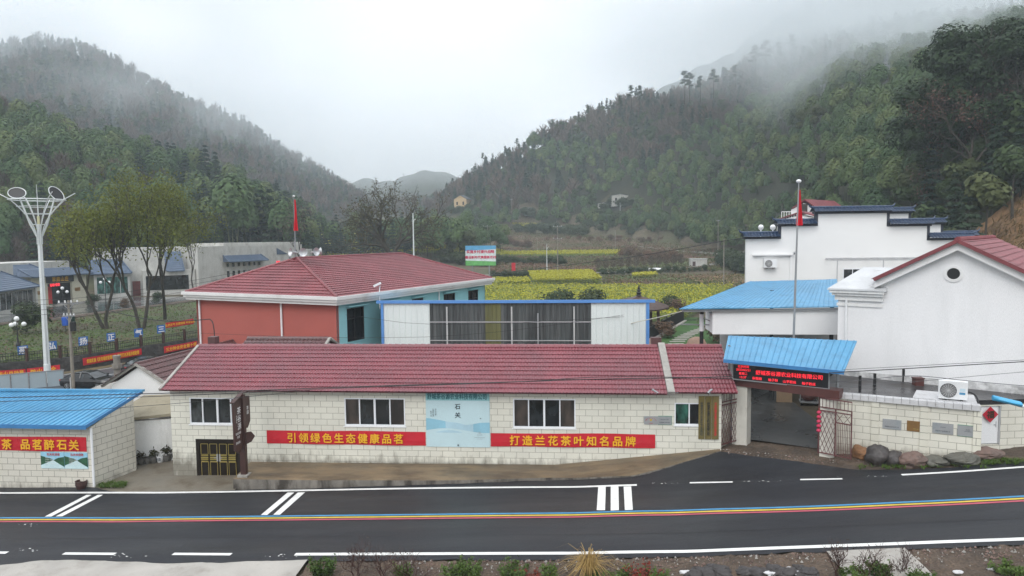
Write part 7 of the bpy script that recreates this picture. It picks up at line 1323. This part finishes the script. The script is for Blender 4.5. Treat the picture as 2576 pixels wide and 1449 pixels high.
q = atH(1650, 682); b = MB(); b.grid(np.array([[(x, y, .9*math.sqrt(max(0, 1-(y/1.2)**2))*(1-.15*abs(x)/2.2)) for y in np.linspace(-1.2, 1.2, 9)] for x in np.linspace(-2.2, 2.2, 9)])); o = b.build('plastic_tunnel', M_PLASTICW); o.location = [float(v) for v in q]; tag(o, 'small white plastic-covered tunnel on the green terrace', 'tunnel')
def far_pole(x, yb_, yt, label, D=None, ar=((0, 1.8),), ins=3): q = atH(x, yb_) if D is None else atD(x, yb_, D); D = q@_fh; h = atD(x, yt, D)[2]-q[2]; return upole((q[0], q[1], q[2]-.2), h, label, ar, .2, ins=ins)
far_pole(1403, 688, 566, 'double-armed concrete utility pole in the middle of the fields', ar=((0, 2.4), (3.2, 2.4))); far_pole(1227, 640, 566, 'far utility pole with a white triangular crossarm above the billboard', ar=((0, 3.2),)); far_pole(1820, 726, 598, 'brown pole standing in the orange stubble by the stepped house', ar=(), ins=2); far_pole(1352, 640, 596, 'thin grey pole left of the double-armed pole', ar=(), ins=2); far_pole(1548, 628, 578, 'thin pole in the right of the far terraces', ar=(), ins=2); far_pole(1315, 690, 600, 'slim pole right of the billboard', ar=(), ins=2) if 0 else None; far_pole(1806, 650, 552, 'tall grey pole left of the solar lamps by the stepped house', ar=((0, 1.2),)); far_pole(885, 640, 580, 'thin pole at the left edge of the valley fields', ar=(), ins=2); far_pole(1287, 560, 500, 'pale pole rising from the far trees', ar=((0, 2.0),))
def solar(x, yb_, yt, label, D=None, arm=1, panel=True):
    q = atH(x, yb_) if D is None else atD(x, yb_, D); D = q@_fh; h = atD(x, yt, D)[2]-q[2]; t = thing('solar_lamp', label, 'street lamp', q); b = MB(); b.tube([(0, 0, -.2), (0, 0, h)], [.13, .08], 8); b.build('pole', M_LW, t, local=True); b = MB(); b.tube([(0, 0, h*.80), (arm*.9, -.2, h*.88), (arm*1.7, -.3, h*.89)], .05, 6); b.bar((arm*1.4, -.3, h*.89), (arm*2.1, -.35, h*.90), .25, .08); b.build('lamp_arm', M_LW, t, local=True)
    if panel: b = MB(); b.bar((-.7, -.3, h-.1), (.7, -.3, h-.1), .9, .05); b.build('solar_panel', M_GREYM, t, local=True)
solar(1376, 690, 613, 'white solar street lamp beside the field path', arm=.3); solar(1838, 628, 567, 'white solar lamp with two arms left of the stepped house'); solar(1812, 640, 556, 'grey solar lamp just left of the two-armed one') if 0 else None; solar(1560, 565, 510, 'white lamp in front of the white farmhouse', arm=.5); solar(1042, 690, 536, 'tall white pole lamp in front of the bare spreading tree', D=112, arm=.2, panel=False)
q = atH(1292, 690); t = thing('red_notice', 'small red notice on a stake beside the field path', 'sign', q); b = MB(); b.box(-.5, .5, -.03, .03, .9, 3.0); b.build('panel', M_BANNER, t, local=True); b = MB(); b.box(-.04, .04, -.02, .02, -.2, .9); b.build('stake', M_BROWN, t, local=True)
# saplings on the green terrace
for i in range(12): q = atH(1505+i*19, 686-i*1.2); plant('bare', q[0], q[1], q[2], .42, i, 'sapling', 'thin bare sapling in a row on the green terrace', 'tree', 'saplings on the green terrace', i)

# ---------------------------------------------------------------- garden: lawn, pavilion, fence, stones
b = MB(); ga = [atZ(x, y, 1.5)[:2] for x, y in ((1560, 905), (1900, 905), (1900, 800), (1722, 803))]; a, b_, c, d = ga; s = np.linspace(0, 1, 30)[:, None, None]; t_ = np.linspace(0, 1, 30)[None, :, None]; XY = (a+(b_-a)*s)*(1-t_)+(d+(c-d)*s)*t_; b.grid(np.concatenate([XY, np.full((30, 30, 1), 1.72)], -1)); tag(b.build('lawn', M_GRASS), kind='structure')
p = atZ(1607, 838, 1.7); pv = thing('pavilion', 'brown garden pavilion with a curved pyramid roof and spired finial', 'pavilion', p, .12); e_ = 2.65; ze = 2.75; r_ = []
def pav(u, v):   # u along an edge -1..1, v 0 eave..1 apex
    return (u*e_*(1-v), -e_*(1-v), ze+1.5*(v**.75)*.9+.35*(abs(u)**4)*(1-v)**2)
b = MB()
for k in range(4):
    a = k*math.pi/2; ca, sa = math.cos(a), math.sin(a); G = [[(lambda q: (q[0]*ca-q[1]*sa, q[0]*sa+q[1]*ca, q[2]))(pav(u, v)) for v in np.linspace(0, 1, 9)] for u in np.linspace(-1, 1, 13)]; b.grid(np.array(G))
    G = [[(lambda q: (q[0]*ca-q[1]*sa, q[0]*sa+q[1]*ca, q[2]-.14))(pav(u, v)) for v in (0, .3)] for u in np.linspace(-1, 1, 13)]; b.grid(np.array(G)[::-1])
    q = pav(1, 0); b.tube([(q[0]*ca-q[1]*sa, q[0]*sa+q[1]*ca, q[2]), ((q[0]+.25)*ca-(q[1]-.25)*sa, (q[0]+.25)*sa+(q[1]-.25)*ca, q[2]+.35)], [.09, .03], 5)
M_PAVR = mat('brown_pavilion_tile', (.06, .036, .03), .5, .2, 3); b.build('roof', M_PAVR, pv, local=True)
b = MB(); b.lathe([(0, 4.05), (.35, 4.05), (.2, 4.2), (.3, 4.35), (.14, 4.5), (.22, 4.62), (.1, 4.75), (.15, 4.85), (.03, 5.2), (0, 5.2)], 10); b.build('finial', M_BLACK, pv, local=True)
for sx in (-1, 1):
    for sy in (-1, 1): b = MB(); b.tube([(sx*1.7, sy*1.7, 0), (sx*1.7, sy*1.7, 2.95)], .16, 8); b.build('post', M_BROWN, pv, local=True)
b = MB(); b.box(-2.2, 2.2, -2.2, 2.2, -.2, .05)
b.build('floor', M_CONC, pv, local=True); b = MB()
for s_ in (-1, 1):
    for z in (.4, .9): b.bar((-1.7, s_*1.7, z), (1.7, s_*1.7, z), .07); b.bar((s_*1.7, -1.7, z), (s_*1.7, 1.7, z), .07)
    for k in range(-8, 9): b.bar((k*.2, s_*1.7, .1), (k*.2, s_*1.7, .9), .03); b.bar((s_*1.7, k*.2, .1), (s_*1.7, k*.2, .9), .03)
    b.bar((-1.8, s_*1.75, 2.7), (1.8, s_*1.75, 2.7), .14, .25); b.bar((s_*1.75, -1.8, 2.7), (s_*1.75, 1.8, 2.7), .14, .25)
b.build('railing', M_BROWN, pv, local=True)
gf = thing('garden_fence', 'long black slatted garden fence running back from the steel shed', 'fence', atZ(1660, 845, 1.7)); F0, F1, F2 = atZ(1608, 872, 1.7), atZ(1719, 808, 1.7), atZ(1800, 806, 1.7)
b = MB()
for A_, B_ in ((F0, F1), (F1, F2)):
    Lq = np.linalg.norm(B_-A_); dq = (B_-A_)/Lq
    for z in (.12, 1.35): b.bar(A_+A3(0, 0, z), B_+A3(0, 0, z), .06)
    for k in range(int(Lq/.16)): b.bar(A_+dq*k*.16+A3(0, 0, .1), A_+dq*k*.16+A3(0, 0, 1.35), .06 if A_ is F0 else .035)
b.build('slats', M_BLACK, gf)
for A_, B_ in ((F0, F1), (F1, F2)):
    Lq = np.linalg.norm(B_-A_); dq = (B_-A_)/Lq
    for k in range(int(Lq/2.4)+1): b = MB(); q = A_+dq*k*2.4; b.bar(q-A3(0, 0, .1), q+A3(0, 0, 1.55), .13); b.build('post', M_BLACK, gf)
b = MB(); b.bar(F0+A3(.25, -.1, .05), F1+A3(.25, -.1, .05), .3, .2); b.build('kerb', M_CONC, gf)
for i in range(13):
    f = i/12; q = atZ(1700+90*f**1.25, 866-46*f**.8, 1.73); b = MB(); b.box(-.75, .75, -.17, .17, 0, .06); o = b.build('stepping_stone', M_CONC); o.location = [float(v) for v in q]; o.rotation_euler = (0, 0, .1+.05*(i % 3)); tag(o, 'pale stone slab in the stepping-stone path across the lawn', 'stone slab', 'stepping stones across the lawn')
import mathutils.noise as mn
def rock(name, label, p, sx, sy, sz, m, seed, cat='rock', rough=.35, flat=0.0):
    b = MB(); n, k = 18, 12; th = np.arange(n)*2*math.pi/n; G = []
    for ph in np.linspace(-math.pi/2, math.pi/2, k+1):
        row_ = []
        for a in th:
            d = Vector((math.cos(ph)*math.cos(a), math.cos(ph)*math.sin(a), math.sin(ph))); f = 1+rough*mn.noise(d*1.3+Vector((seed*3.1, seed, 0)))+rough*.45*mn.noise(d*3.5+Vector((seed, 7, 0)))+.1*rough*mn.noise(d*9); row_.append((d.x*sx*f, d.y*sy*f, d.z*sz*f))
        row_.append(row_[0]); G.append(row_)
    b.grid(np.array(G).transpose(1, 0, 2)[::-1][::-1]); o = b.build(name, m, smooth=seed % 2 == 0); o.location = [float(v) for v in p]; return tag(o, label, cat)
q = atZ(1752, 872, 1.7); rock('boulder', 'smooth pinkish boulder on the lawn just behind the tea house ridge', (q[0], q[1], 1.7), 1.0, .8, .95, M_STONEP, 4, rough=.15); q = atZ(1638, 868, 1.7); rock('boulder', 'smaller pinkish boulder beside the tea house chimney', (q[0], q[1], 1.7), .9, .7, .7, M_STONEP, 6, rough=.2)
for x, y, h, k, lb_ in ((1672, 850, 1.7, 1, 'brownish shrub on the lawn beside the black fence'), (1798, 862, 2.6, 1, 'russet shrub on the lawn left of the blue canopy'), (1702, 795, 2.2, 1, 'red-leaved shrub at the far end of the black fence'), (1690, 790, 2.4, 0, 'green shrub in the rape field beside the pavilion')): q = atZ(x, y, 1.7); bush(q, h, 'garden_shrub', lb_, None, k, seed=x)
# ochre earth bank on the right
U_ = np.linspace(2360, 2760, 60)[:, None]; D_ = np.linspace(58, 92, 34)[None, :]; bx_, by_ = uD(U_, D_); b = MB(); b.grid(np.stack([bx_, by_, hf(bx_, by_)+.25+.25*np.random.default_rng(3).random(bx_.shape)], -1)); tag(b.build('earth_bank', M_ORANGE), kind='structure')
r = np.random.default_rng(9); n_ = 5200; uu = 2365+380*r.random(n_); dd = 60+30*r.random(n_); bx_, by_ = uD(uu, dd); P_ = np.column_stack([bx_, by_, hf(bx_, by_)+.45]); d0 = np.column_stack([r.normal(0, .35, n_), -.5+r.normal(0, .3, n_), -.2+r.random(n_)]); s0 = np.cross(d0, r.normal(0, 1, (n_, 3))); s0 /= np.linalg.norm(s0, axis=1)[:, None]
b = MB(); b.quads(np.stack([P_-s0*.05, P_+s0*.05, P_+d0+s0*.02, P_+d0-s0*.02], 1)); tag(b.build('dry_bank_grass', leaf_mat('dry_bank_grass', (.23, .14, .06), (.12, .10, .04), (.30, .19, .085), trans=.1)), kind='stuff')

# ---------------------------------------------------------------- roadside: rocks, sign post, lamp head, weeds, rubble
for i, (x, y, wpx, hpx, m, lb_, sd_) in enumerate([(2172, 1156, 34, 30, M_STONEO, 'small ochre rock by the right gate leaf', 3), (2215, 1172, 56, 50, M_STONE, 'largest dark rounded boulder against the cream roadside wall', 4), (2252, 1172, 44, 34, M_STONE, 'low dark boulder leaning on the largest one', 6), (2306, 1176, 74, 32, M_STONER, 'flat reddish-grey rock right of the dark boulders', 5), (2362, 1174, 60, 20, M_STONEG, 'low green-grey rock between two flat rocks by the wall', 7), (2430, 1172, 78, 28, M_STONEG, 'long layered grey rock in front of the wall end', 9), (2494, 1160, 74, 28, M_STONER, 'wide red-brown slab rock below the white door', 11)]):
    q = atG(x, y); k = (q@_fh)/1786; rock('roadside_rock', lb_, (q[0], q[1]+.35, q[2]+hpx*k*.38), wpx*k*.55, .45, hpx*k*.62, m, sd_)
sp_ = atZ(615, 1196, .66); t = thing('sign_post', 'dark brown wooden direction sign post with carved boards by the double door', 'sign', (sp_[0], sp_[1], .62))
b = MB(); b.box(-.13, .13, -.13, .13, 0, 4.05); b.build('post', M_BROWN, t, local=True); b = MB(); b.box(-.25, .25, -.25, .25, -.25, .12); b.build('footing', M_CEM, t, local=True)
sd1 = unit(A3(-.02, -1, 0)); sn = A3(-sd1[1], sd1[0], 0); sn = sn if sn[0] > 0 else -sn
def plank(a0, a1, zs, m, lab='board', tx=()):
    b = MB(); P_ = [sd1*a0+A3(0, 0, zs[0]), sd1*a1+A3(0, 0, zs[1]), sd1*a1+A3(0, 0, zs[2]), sd1*((a0+a1)/2)+A3(0, 0, zs[3]), sd1*a0+A3(0, 0, zs[4])]; b.prism([tuple(v_-sn*.05) for v_ in P_], sn*.1)
    for ch, sz, a_, z, vt in tx: b.text(ch, sz, sd1*a_+A3(0, 0, z)+sn*.06, -sd1, (0, 0, 1), 1, .01, vert=vt)
    b.build(lab, [m, M_WINK], t, local=True)
plank(.14, .86, (4.0, 3.75, 1.55, 1.3, 1.5), M_BROWN, 'board', [('茶谷源', .36, .42, 3.0, True), ('石关茶谷', .09, .66, 3.0, True), ('生态茶园', .13, .55, 2.3, False), ('欢迎', .13, .55, 2.12, False), ('停车场', .14, .6, 1.85, False)])
plank(-.14, -.72, (3.95, 3.85, 2.6, 2.3, 2.5), M_BROWN, 'board', [('茶园', .2, -.45, 3.2, True)])
b = MB(); P_ = [A3(.0, 0, 2.2), A3(.0, 0, 1.6), A3(.22, .18, 1.7), A3(.36, .28, 1.95), A3(.22, .18, 2.2)]; b.prism([tuple(v_+A3(.12, 0, 0)) for v_ in P_], (.03, -.06, 0)); b.build('arrow_board', M_BROWN, t, local=True)
b = MB(); b.bar(sd1*.95+A3(0, 0, 3.85), A3(0, 0, 4.14), .22, .05); b.bar(-sd1*.75+A3(0, 0, 4.1), A3(0, 0, 4.14), .2, .05); b.build('roof_board', M_BROWN, t, local=True)
q = atD(2538, 1011, 19.2); t = thing('street_lamp', 'street lamp with a sky-blue head on a white arm at the right edge', 'street lamp', (q[0]+2.0, q[1]-.4, float(gnear(q[0]+2, q[1]-.4)))); zq = q[2]-float(gnear(q[0]+2, q[1]-.4))
b = MB(); b.tube([(0, 0, 0), (0, 0, zq-.5)], [.09, .06], 10); b.build('pole', M_LW, t, local=True); b = MB(); b.tube([(0, 0, zq-.7), (-.6, .12, zq-.38), (-1.85, .32, zq-.06)], [.05, .045, .04], 8); b.build('arm', M_LW, t, local=True)
b = MB(); G = []
for s_ in np.linspace(0, 1, 9): w_ = .2*math.sin(math.pi*min(1, .12+s_*.86))**.5; c_ = A3(-1.78-.66*s_, .31+.1*s_, zq-.06+.15*s_); G.append([c_+A3(.02, math.cos(a)*w_, .075*math.sin(a)+.02) for a in np.linspace(0, 2*math.pi, 13)])
b.grid(np.array(G)); b.face([tuple(v_) for v_ in G[0][:-1]]); b.face([tuple(v_) for v_ in G[-1][:-1]]); b.build('lamp_head', mat('sky_blue_lamp_head', (.06, .36, .62), .4), t, local=True)
def blades(mb, c, n, h, sp, r, wd=.02, bend=.6, m=0):
    a = r.random(n)*6.28; o = np.column_stack([np.cos(a), np.sin(a), np.zeros(n)]); hh = h*(.55+.6*r.random((n, 1))); ss = sp*(.3+r.random((n, 1))); b0 = np.array(c)+o*r.random((n, 1))*sp*.25; Pm = b0+o*ss*.5+(0, 0, 1)*hh*.8; Pt = b0+o*ss*1.1+(0, 0, 1)*hh*(1-bend*.5*r.random((n, 1))); Pe = Pt+o*ss*bend-(0, 0, 1)*hh*bend*.35; sd = np.cross(o, (0, 0, 1))*wd
    for A_, B_, k1, k2 in ((b0, Pm, 1, .9), (Pm, Pt, .9, .7), (Pt, Pe, .7, .15)): mb.quads(np.stack([A_-sd*k1, A_+sd*k1, B_+sd*k2, B_-sd*k2], 1), m)
M_STRAW = leaf_mat('straw_blades', (.36, .24, .085), (.50, .36, .15), (.42, .29, .11), trans=.2); M_WEED = leaf_mat('weed_leaves', (.055, .10, .02), (.10, .16, .035), (.075, .12, .028), trans=.25); M_REDL = leaf_mat('red_weed_leaves', (.20, .03, .02), (.13, .045, .025), trans=.2); M_DEAD = leaf_mat('dead_twigs', (.06, .042, .032), (.095, .065, .05), trans=0)
r = np.random.default_rng(17); q = atG(1482, 1446); t = thing('straw_tussock', 'golden dry grass tussock at the road edge', 'grass tussock', (q[0], q[1], q[2]-.1)); b = MB(); blades(b, (0, 0, 0), 230, .95, .50, r, .009, .95); b.build('blades', M_STRAW, t, local=True)
def weed(x, y, w, h, n, m, label, sz=.05, seed=0, name='roadside_weed', stems=18):
    r = np.random.default_rng(seed); q = atG(x, y); t = thing(name, label, 'weed', (q[0], q[1], q[2]-.05)); b = MB(); S = []
    for i in range(stems): a = r.random()*6.28; o = w*.5*r.random()**.6; p1 = A3(o*math.cos(a)*.5, o*math.sin(a)*.5, 0); p2 = p1*2+A3(r.normal(0, .06), r.normal(0, .06), h*(.5+.6*r.random())); b.tube([p1, (p1+p2)/2+r.normal(0, .03, 3), p2], [.012, .009, .004], 3, cap=False); S.append((p1, p2))
    b.build('stems', M_DEAD, t, local=True)
    if n: k = r.integers(0, stems, n); f = .2+.8*r.random((n, 1)); A_ = np.array([s[0] for s in S])[k]; B_ = np.array([s[1] for s in S])[k]; c = A_+(B_-A_)*f+r.normal(0, .05, (n, 3)); m_ = MB(); m_.quads(quad_leaves(c, r.normal(0, .6, (n, 3))+(0, 0, .8), sz, sz*.55, r)); m_.build('leaves', m, t, local=True)
for i, a in enumerate([(812, 1452, 1.0, .75, 900, M_WEED, 'tall green weed at the corner of the pale concrete pad'), (1165, 1456, 1.5, .55, 1500, M_WEED, 'round green weed clump below the middle of the white edge line'), (1300, 1455, 1.3, .6, 1000, M_WEED, 'green weed clump left of the red-leaved shoots'), (1330, 1460, .7, .38, 260, M_REDL, 'red-leaved shoots beside the green weed clump'), (1385, 1455, .6, .6, 450, M_WEED, 'slim green weed between red shoots and golden tussock'), (1625, 1460, 1.4, .6, 380, M_REDL, 'dull red weed patch right of the golden tussock'), (1500, 1462, .8, .3, 400, M_WEED, 'low green leaves at the foot of the golden tussock'), (1565, 1460, .9, .4, 400, M_WEED, 'small green weed between tussock and red patch'), (1020, 1450, 1.0, .5, 500, M_WEED, 'straggly green weed right of the leafless shrub'), (2215, 1450, .7, .5, 900, M_WEED, 'bright green weed on the concrete slab edge'), (2150, 1458, 1.2, .3, 1100, M_WEED, 'low green clump under the right leafless shrub'), (2320, 1456, .9, .22, 500, M_WEED, 'low green tuft right of the concrete slab'), (1640, 1462, 1.2, .4, 600, M_WEED, 'green weed low in the dull red patch'), (2540, 1440, 1.0, .3, 600, M_WEED, 'green weed in the bottom right corner')]): weed(*a, seed=60+i)
for i, (x, y, h, lb_) in enumerate(((905, 1452, 1.5, 'dark leafless shrub in front of the white edge line, left of centre'), (2102, 1455, 1.35, 'dark leafless shrub on the edge of the concrete slab'))):
    q = atG(x, y); t = limb_tree('bare_shrub', lb_, (q[0], q[1], q[2]-.05), h, 200+i, LM['bare'] if 0 else M_DEAD, 420, .028, 4, .22, .022, .75, .35, (3, 4), (0, 0), .07, 3, .8, M_BROWN, cat='shrub')
b = MB()
r = np.random.default_rng(6)
for (xa, xb_, ya, yb_, n) in ((2470, 2600, 1158, 1170, 70), (248, 318, 1214, 1228, 80), (2150, 2480, 1174, 1182, 26), (640, 1400, 1164, 1167, 0)):
    for i in range(n): q = atG(xa+(xb_-xa)*r.random(), ya+(yb_-ya)*r.random()); blades(b, q, 9, .15, .14, r, .010, .6)
tag(b.build('roadside_grass', leaf_mat('grass_blades', (.05, .10, .016), (.10, .16, .03), trans=.25)), kind='stuff')
# rubble along the bottom edge
r = np.random.default_rng(12); M_RUB = mat('dark_rubble', (.055, .05, .05), .8, .3, 3, .5, 12)
for i in range(30): q = atG(1725+r.random()*330, 1432+r.random()*18); s_ = .10+.12*r.random(); rock('rubble_stone', 'dark broken stone in the rubble line at the bottom edge', (q[0], q[1], q[2]+.03), s_*1.3, s_, s_*.7, M_RUB, 20+i, rough=.5)['group'] = 'dark rubble stones along the verge'
for i, (x, y, w_) in enumerate(((1725, 1441, .3), (1800, 1440, .13), (1868, 1436, .16), (1948, 1444, .42), (2020, 1445, .4), (1985, 1429, .12), (2410, 1440, .22), (2495, 1432, .2))): q = atG(x, y); rock('pale_rubble', ['long thin white tile shard', 'small white pebble', 'white brick fragment', 'large white slab piece', 'square white block with holes', 'white chip', 'white stone on the right soil', 'pale stone right of the white stone'][min(i, 7)]+(' in the verge rubble' if i < 6 else ' near the bottom right' if i < 8 else ' scattered on the soil'), (q[0], q[1], q[2]+.01), w_*.7, w_*.33, .03+w_*.13, M_COPE, 60+i, rough=.4)['group'] = 'pale rubble pieces on the verge'

# ---------------------------------------------------------------- overhead cables
def cable(pts, label, rad=.018, m=None, name='overhead_cable', it=2):
    P_ = smooth([atD(x, y, D) for x, y, D in pts], it); b = MB(); b.tube(P_, rad, 5); return tag(b.build(name, m or M_CABLE), label, 'cable')
cable([(-60, 1002, 33), (345, 991, 33.2), (600, 984, 33.3), (900, 972, 33.4), (1288, 961, 33), (1500, 953, 32.8), (1700, 951, 32.6), (1843, 947, 32.8)], 'thick black cable sagging along the tea house eave', .022); cable([(-60, 1012, 32.6), (345, 999, 33.0), (600, 989, 33.1), (900, 974, 33.2), (1288, 963, 32.9), (1520, 945, 32.6), (1843, 952, 32.5)], 'second black cable twisted with the thick one along the eave', .016)
cable([(-60, 1040, 32.4), (200, 1033, 32.6), (450, 1015, 32.9), (620, 998, 33), (780, 982, 33.2)], 'thin black cable crossing the blue shop roof', .012); cable([(2085, 938, 31.4), (2300, 926, 30), (2450, 917, 29), (2640, 906, 28)], 'black cable running right from the gate canopy', .02); cable([(2120, 930, 31.4), (2400, 915, 29.5), (2640, 902, 28)], 'thin grey cable just above the right black one', .011, M_CABLEG)
cable([(2087, 962, 32), (2175, 956, 31.6), (2270, 945, 31), (2330, 946, 30.6), (2430, 958, 29.8), (2640, 976, 28.5)], 'grey cable looping over the flat annex roof', .015, M_CABLEG); cable([(2110, 972, 32), (2270, 963, 31), (2440, 947, 30), (2640, 930, 28.5)], 'thin cable crossing in front of the white gable house', .010, M_CABLEG); cable([(2430, 985, 30.4), (2450, 990, 30.4), (2461, 1005, 30.2), (2462, 1035, 30)], 'black hose curving from the roof air conditioner', .035, M_CABLE, 'hose')
cable([(1590, 866, 47.7), (1584, 835, 47.7), (1583, 815, 47.7), (1600, 810, 47), (1650, 800, 45), (1716, 783, 41)], 'white cable from the steel shed to the yard roof', .03, M_CABLEW); cable([(1240, 690, 130), (1450, 664, 118), (1600, 645, 108), (1720, 625, 100), (1840, 602, 92), (1990, 584, 84)], 'long black cable across the valley to the stepped house', .05); cable([(222, 768, 53), (263, 778, 52), (350, 800, 50), (430, 810, 48.5), (528, 803, 46.8)], 'thick black cable from the concrete pole to the red hall', .03); cable([(528, 803, 46.8), (537, 812, 46.6), (541, 866, 46.4)], 'black cable dropping down the red wall', .035, M_CABLE, 'cable_drop')
for i, (ya, yb_, yc) in enumerate(((752, 712, 654), (766, 722, 662), (778, 736, 668), (790, 748, 676))): cable([(-80, ya, 56), (190+8*i, yb_+45, 53.4), (480, yb_-5, 60), (760, yc, 70)], ['topmost', 'second', 'third', 'lowest'][i]+' of four thin wires strung before the hotel row', .014)
for i, (y0, y1) in enumerate(((880, 845), (812, 835))): cable([(870, y0-20, 45.5), (1100, (y0+y1)/2, 46.5), (1600, y1-40, 47.6)] if i else [(505, 838, 46.5), (850, 852, 45), (1200, 845, 46.8), (1600, 788, 47.6)], ['thin wire slanting across the steel shed front', 'second thin wire across the steel shed front'][i], .010)

# gravel and crumbs along the road edges
r = np.random.default_rng(44); b = MB()
def crumbs(pts, n, sp, s0, s1):
    P_ = np.array(pts); s = np.concatenate([[0], np.cumsum(np.hypot(*np.diff(P_, axis=0).T))])
    for u in r.random(n)*s[-1]:
        x, y = np.interp(u, s, P_[:, 0])+r.normal(0, .1), np.interp(u, s, P_[:, 1])-abs(r.normal(0, sp)); z = float(gnear(x, y)); k = s0+(s1-s0)*r.random()**3; a = r.random()*3
        b.raw([(x+k*math.cos(a+q), y+k*math.sin(a+q)*.8, z-.02) for q in (0, 1.57, 3.14, 4.71)]+[(x, y, z+k*.8)], [[0, 1, 4], [1, 2, 4], [2, 3, 4], [3, 0, 4]], 0 if r.random() < .72 else 1)
crumbs(LO[(LO[:, 0] > xe) & (LO[:, 0] < 20)], 1500, .6, .015, .07); crumbs(np.array([[-21, 32.2], [-16.5, 32.0]]), 60, .2, .01, .04); crumbs(np.array([[7, 34.6], [12, 32.6], [17, 30.8]]), 260, .3, .015, .06)
for x0_, y0_, w_, h_ in ((75, 1384, 40, 5), (310, 1398, 60, 6), (690, 1398, 70, 7), (80, 1320, 30, 9), (1690, 1216, 50, 2), (1910, 1211, 70, 2), (2190, 1199, 60, 2)):
    for i in range(9): q = atG(x0_+w_*r.normal(0, .5), y0_+h_*r.normal(0, .5)); k = .012+.03*r.random()**2; a = r.random()*3; b.raw([(q[0]+k*1.6*math.cos(a+t), q[1]+k*math.sin(a+t), q[2]+.009) for t in (0, 1.3, 3.0, 4.4)], [[0, 1, 2, 3]], 2)
tag(b.build('gravel', [M_STONER, M_CEM, M_LINE]), kind='stuff')

# shrubs half hiding the far houses
r = np.random.default_rng(81)
for hx, hy, n, w_ in ((1158, 534, 9, 26), (1560, 520, 8, 26), (1330, 544, 5, 12), (1518, 538, 5, 12), (1120, 524, 5, 16)):
    for i in range(n):
        q = atH(hx+w_*(2*i/(n-1)-1)+r.normal(0, 2), hy+4+r.normal(0, 1.5))
        if q is not None: bush(q, 3.2+2.2*r.random(), 'valley_bush', 'dark evergreen bush among the valley terraces', 'dark bushes among the terraces', 0, seed=i)
# ---------------------------------------------------------------- damp air: one even haze round everything
def volume(name, c, dens, an=.0):
    m = bpy.data.materials.new(name); m.use_nodes = True; t = m.node_tree; t.nodes.clear(); o = t.nodes.new('ShaderNodeOutputMaterial'); v = t.nodes.new('ShaderNodeVolumePrincipled')
    v.inputs['Color'].default_value = rgb(c); v.inputs['Density'].default_value = dens; v.inputs['Anisotropy'].default_value = an; t.links.new(v.outputs[0], o.inputs['Volume']); return m
b = MB(); b.box(-1500, 1500, -1500, 1500, -6, 300); hz_ = b.build('haze', volume('haze_air', (.82, .93, 1.0), 0.00046)); tag(hz_, kind='stuff')

def mist(px, D, rad, dens, rz=0, ns=2.2, seed=0.0):
    """a ragged bank of low cloud: thick in the middle, torn at the edges"""
    c = atD(px[0], px[1], D); b = MB(); b.ball((0, 0, 0), 1.0, 24, k=12)
    m = bpy.data.materials.new('low_cloud'); m.use_nodes = True; t = m.node_tree; t.nodes.clear(); N, L = t.nodes.new, t.links.new; o = N('ShaderNodeOutputMaterial'); v = N('ShaderNodeVolumePrincipled'); L(v.outputs[0], o.inputs['Volume'])
    v.inputs['Color'].default_value = (.92, .97, 1, 1); v.inputs['Anisotropy'].default_value = .2
    tc = N('ShaderNodeTexCoord'); ln = N('ShaderNodeVectorMath'); ln.operation = 'LENGTH'; L(tc.outputs['Object'], ln.inputs[0])
    fo = N('ShaderNodeMapRange'); fo.interpolation_type = 'SMOOTHSTEP'; fo.inputs[1].default_value = 1.0; fo.inputs[2].default_value = .25; fo.inputs[3].default_value = 0; fo.inputs[4].default_value = 1; L(ln.outputs['Value'], fo.inputs[0])
    mp = N('ShaderNodeMapping'); mp.inputs['Location'].default_value = (seed, seed*.7, 0); mp.inputs['Scale'].default_value = (1, rad[1]/rad[0], 1.5*rad[2]/rad[0]); L(tc.outputs['Object'], mp.inputs[0]); nz = N('ShaderNodeTexNoise'); nz.inputs['Scale'].default_value = ns; nz.inputs['Detail'].default_value = 3; L(mp.outputs[0], nz.inputs[0])
    nr = N('ShaderNodeMapRange'); nr.inputs[1].default_value = .34; nr.inputs[2].default_value = .68; nr.inputs[3].default_value = 0; nr.inputs[4].default_value = dens; L(nz.outputs[0], nr.inputs[0])
    mu = N('ShaderNodeMath'); mu.operation = 'MULTIPLY'; L(fo.outputs[0], mu.inputs[0]); L(nr.outputs[0], mu.inputs[1]); L(mu.outputs[0], v.inputs['Density'])
    o_ = b.build('mist', m, smooth=True); o_.matrix_basis = Matrix.Translation(Vector([float(q) for q in c])) @ Matrix.Rotation(YAW+rz, 4, 'Z') @ Matrix.Diagonal((rad[0], rad[1], rad[2], 1)); return tag(o_, kind='stuff')
mist((2170, 20), 345, (150, 95, 52), .030, -.25, 2.0, 1.3); mist((1800, 70), 600, (190, 110, 100), .012, 0, 1.8, 4.1); mist((150, 130), 590, (310, 110, 100), .012, 0, 2.2, 2.2); mist((560, 370), 560, (190, 80, 60), .007, .2, 2.2, 9.1); mist((430, 270), 500, (130, 60, 42), .011, .3, 2.0, 6.3); mist((2400, 70), 235, (105, 60, 42), .042, 0, 2.2, 8.8); mist((1000, 420), 900, (280, 110, 60), .006, 0, 2, 3.3)
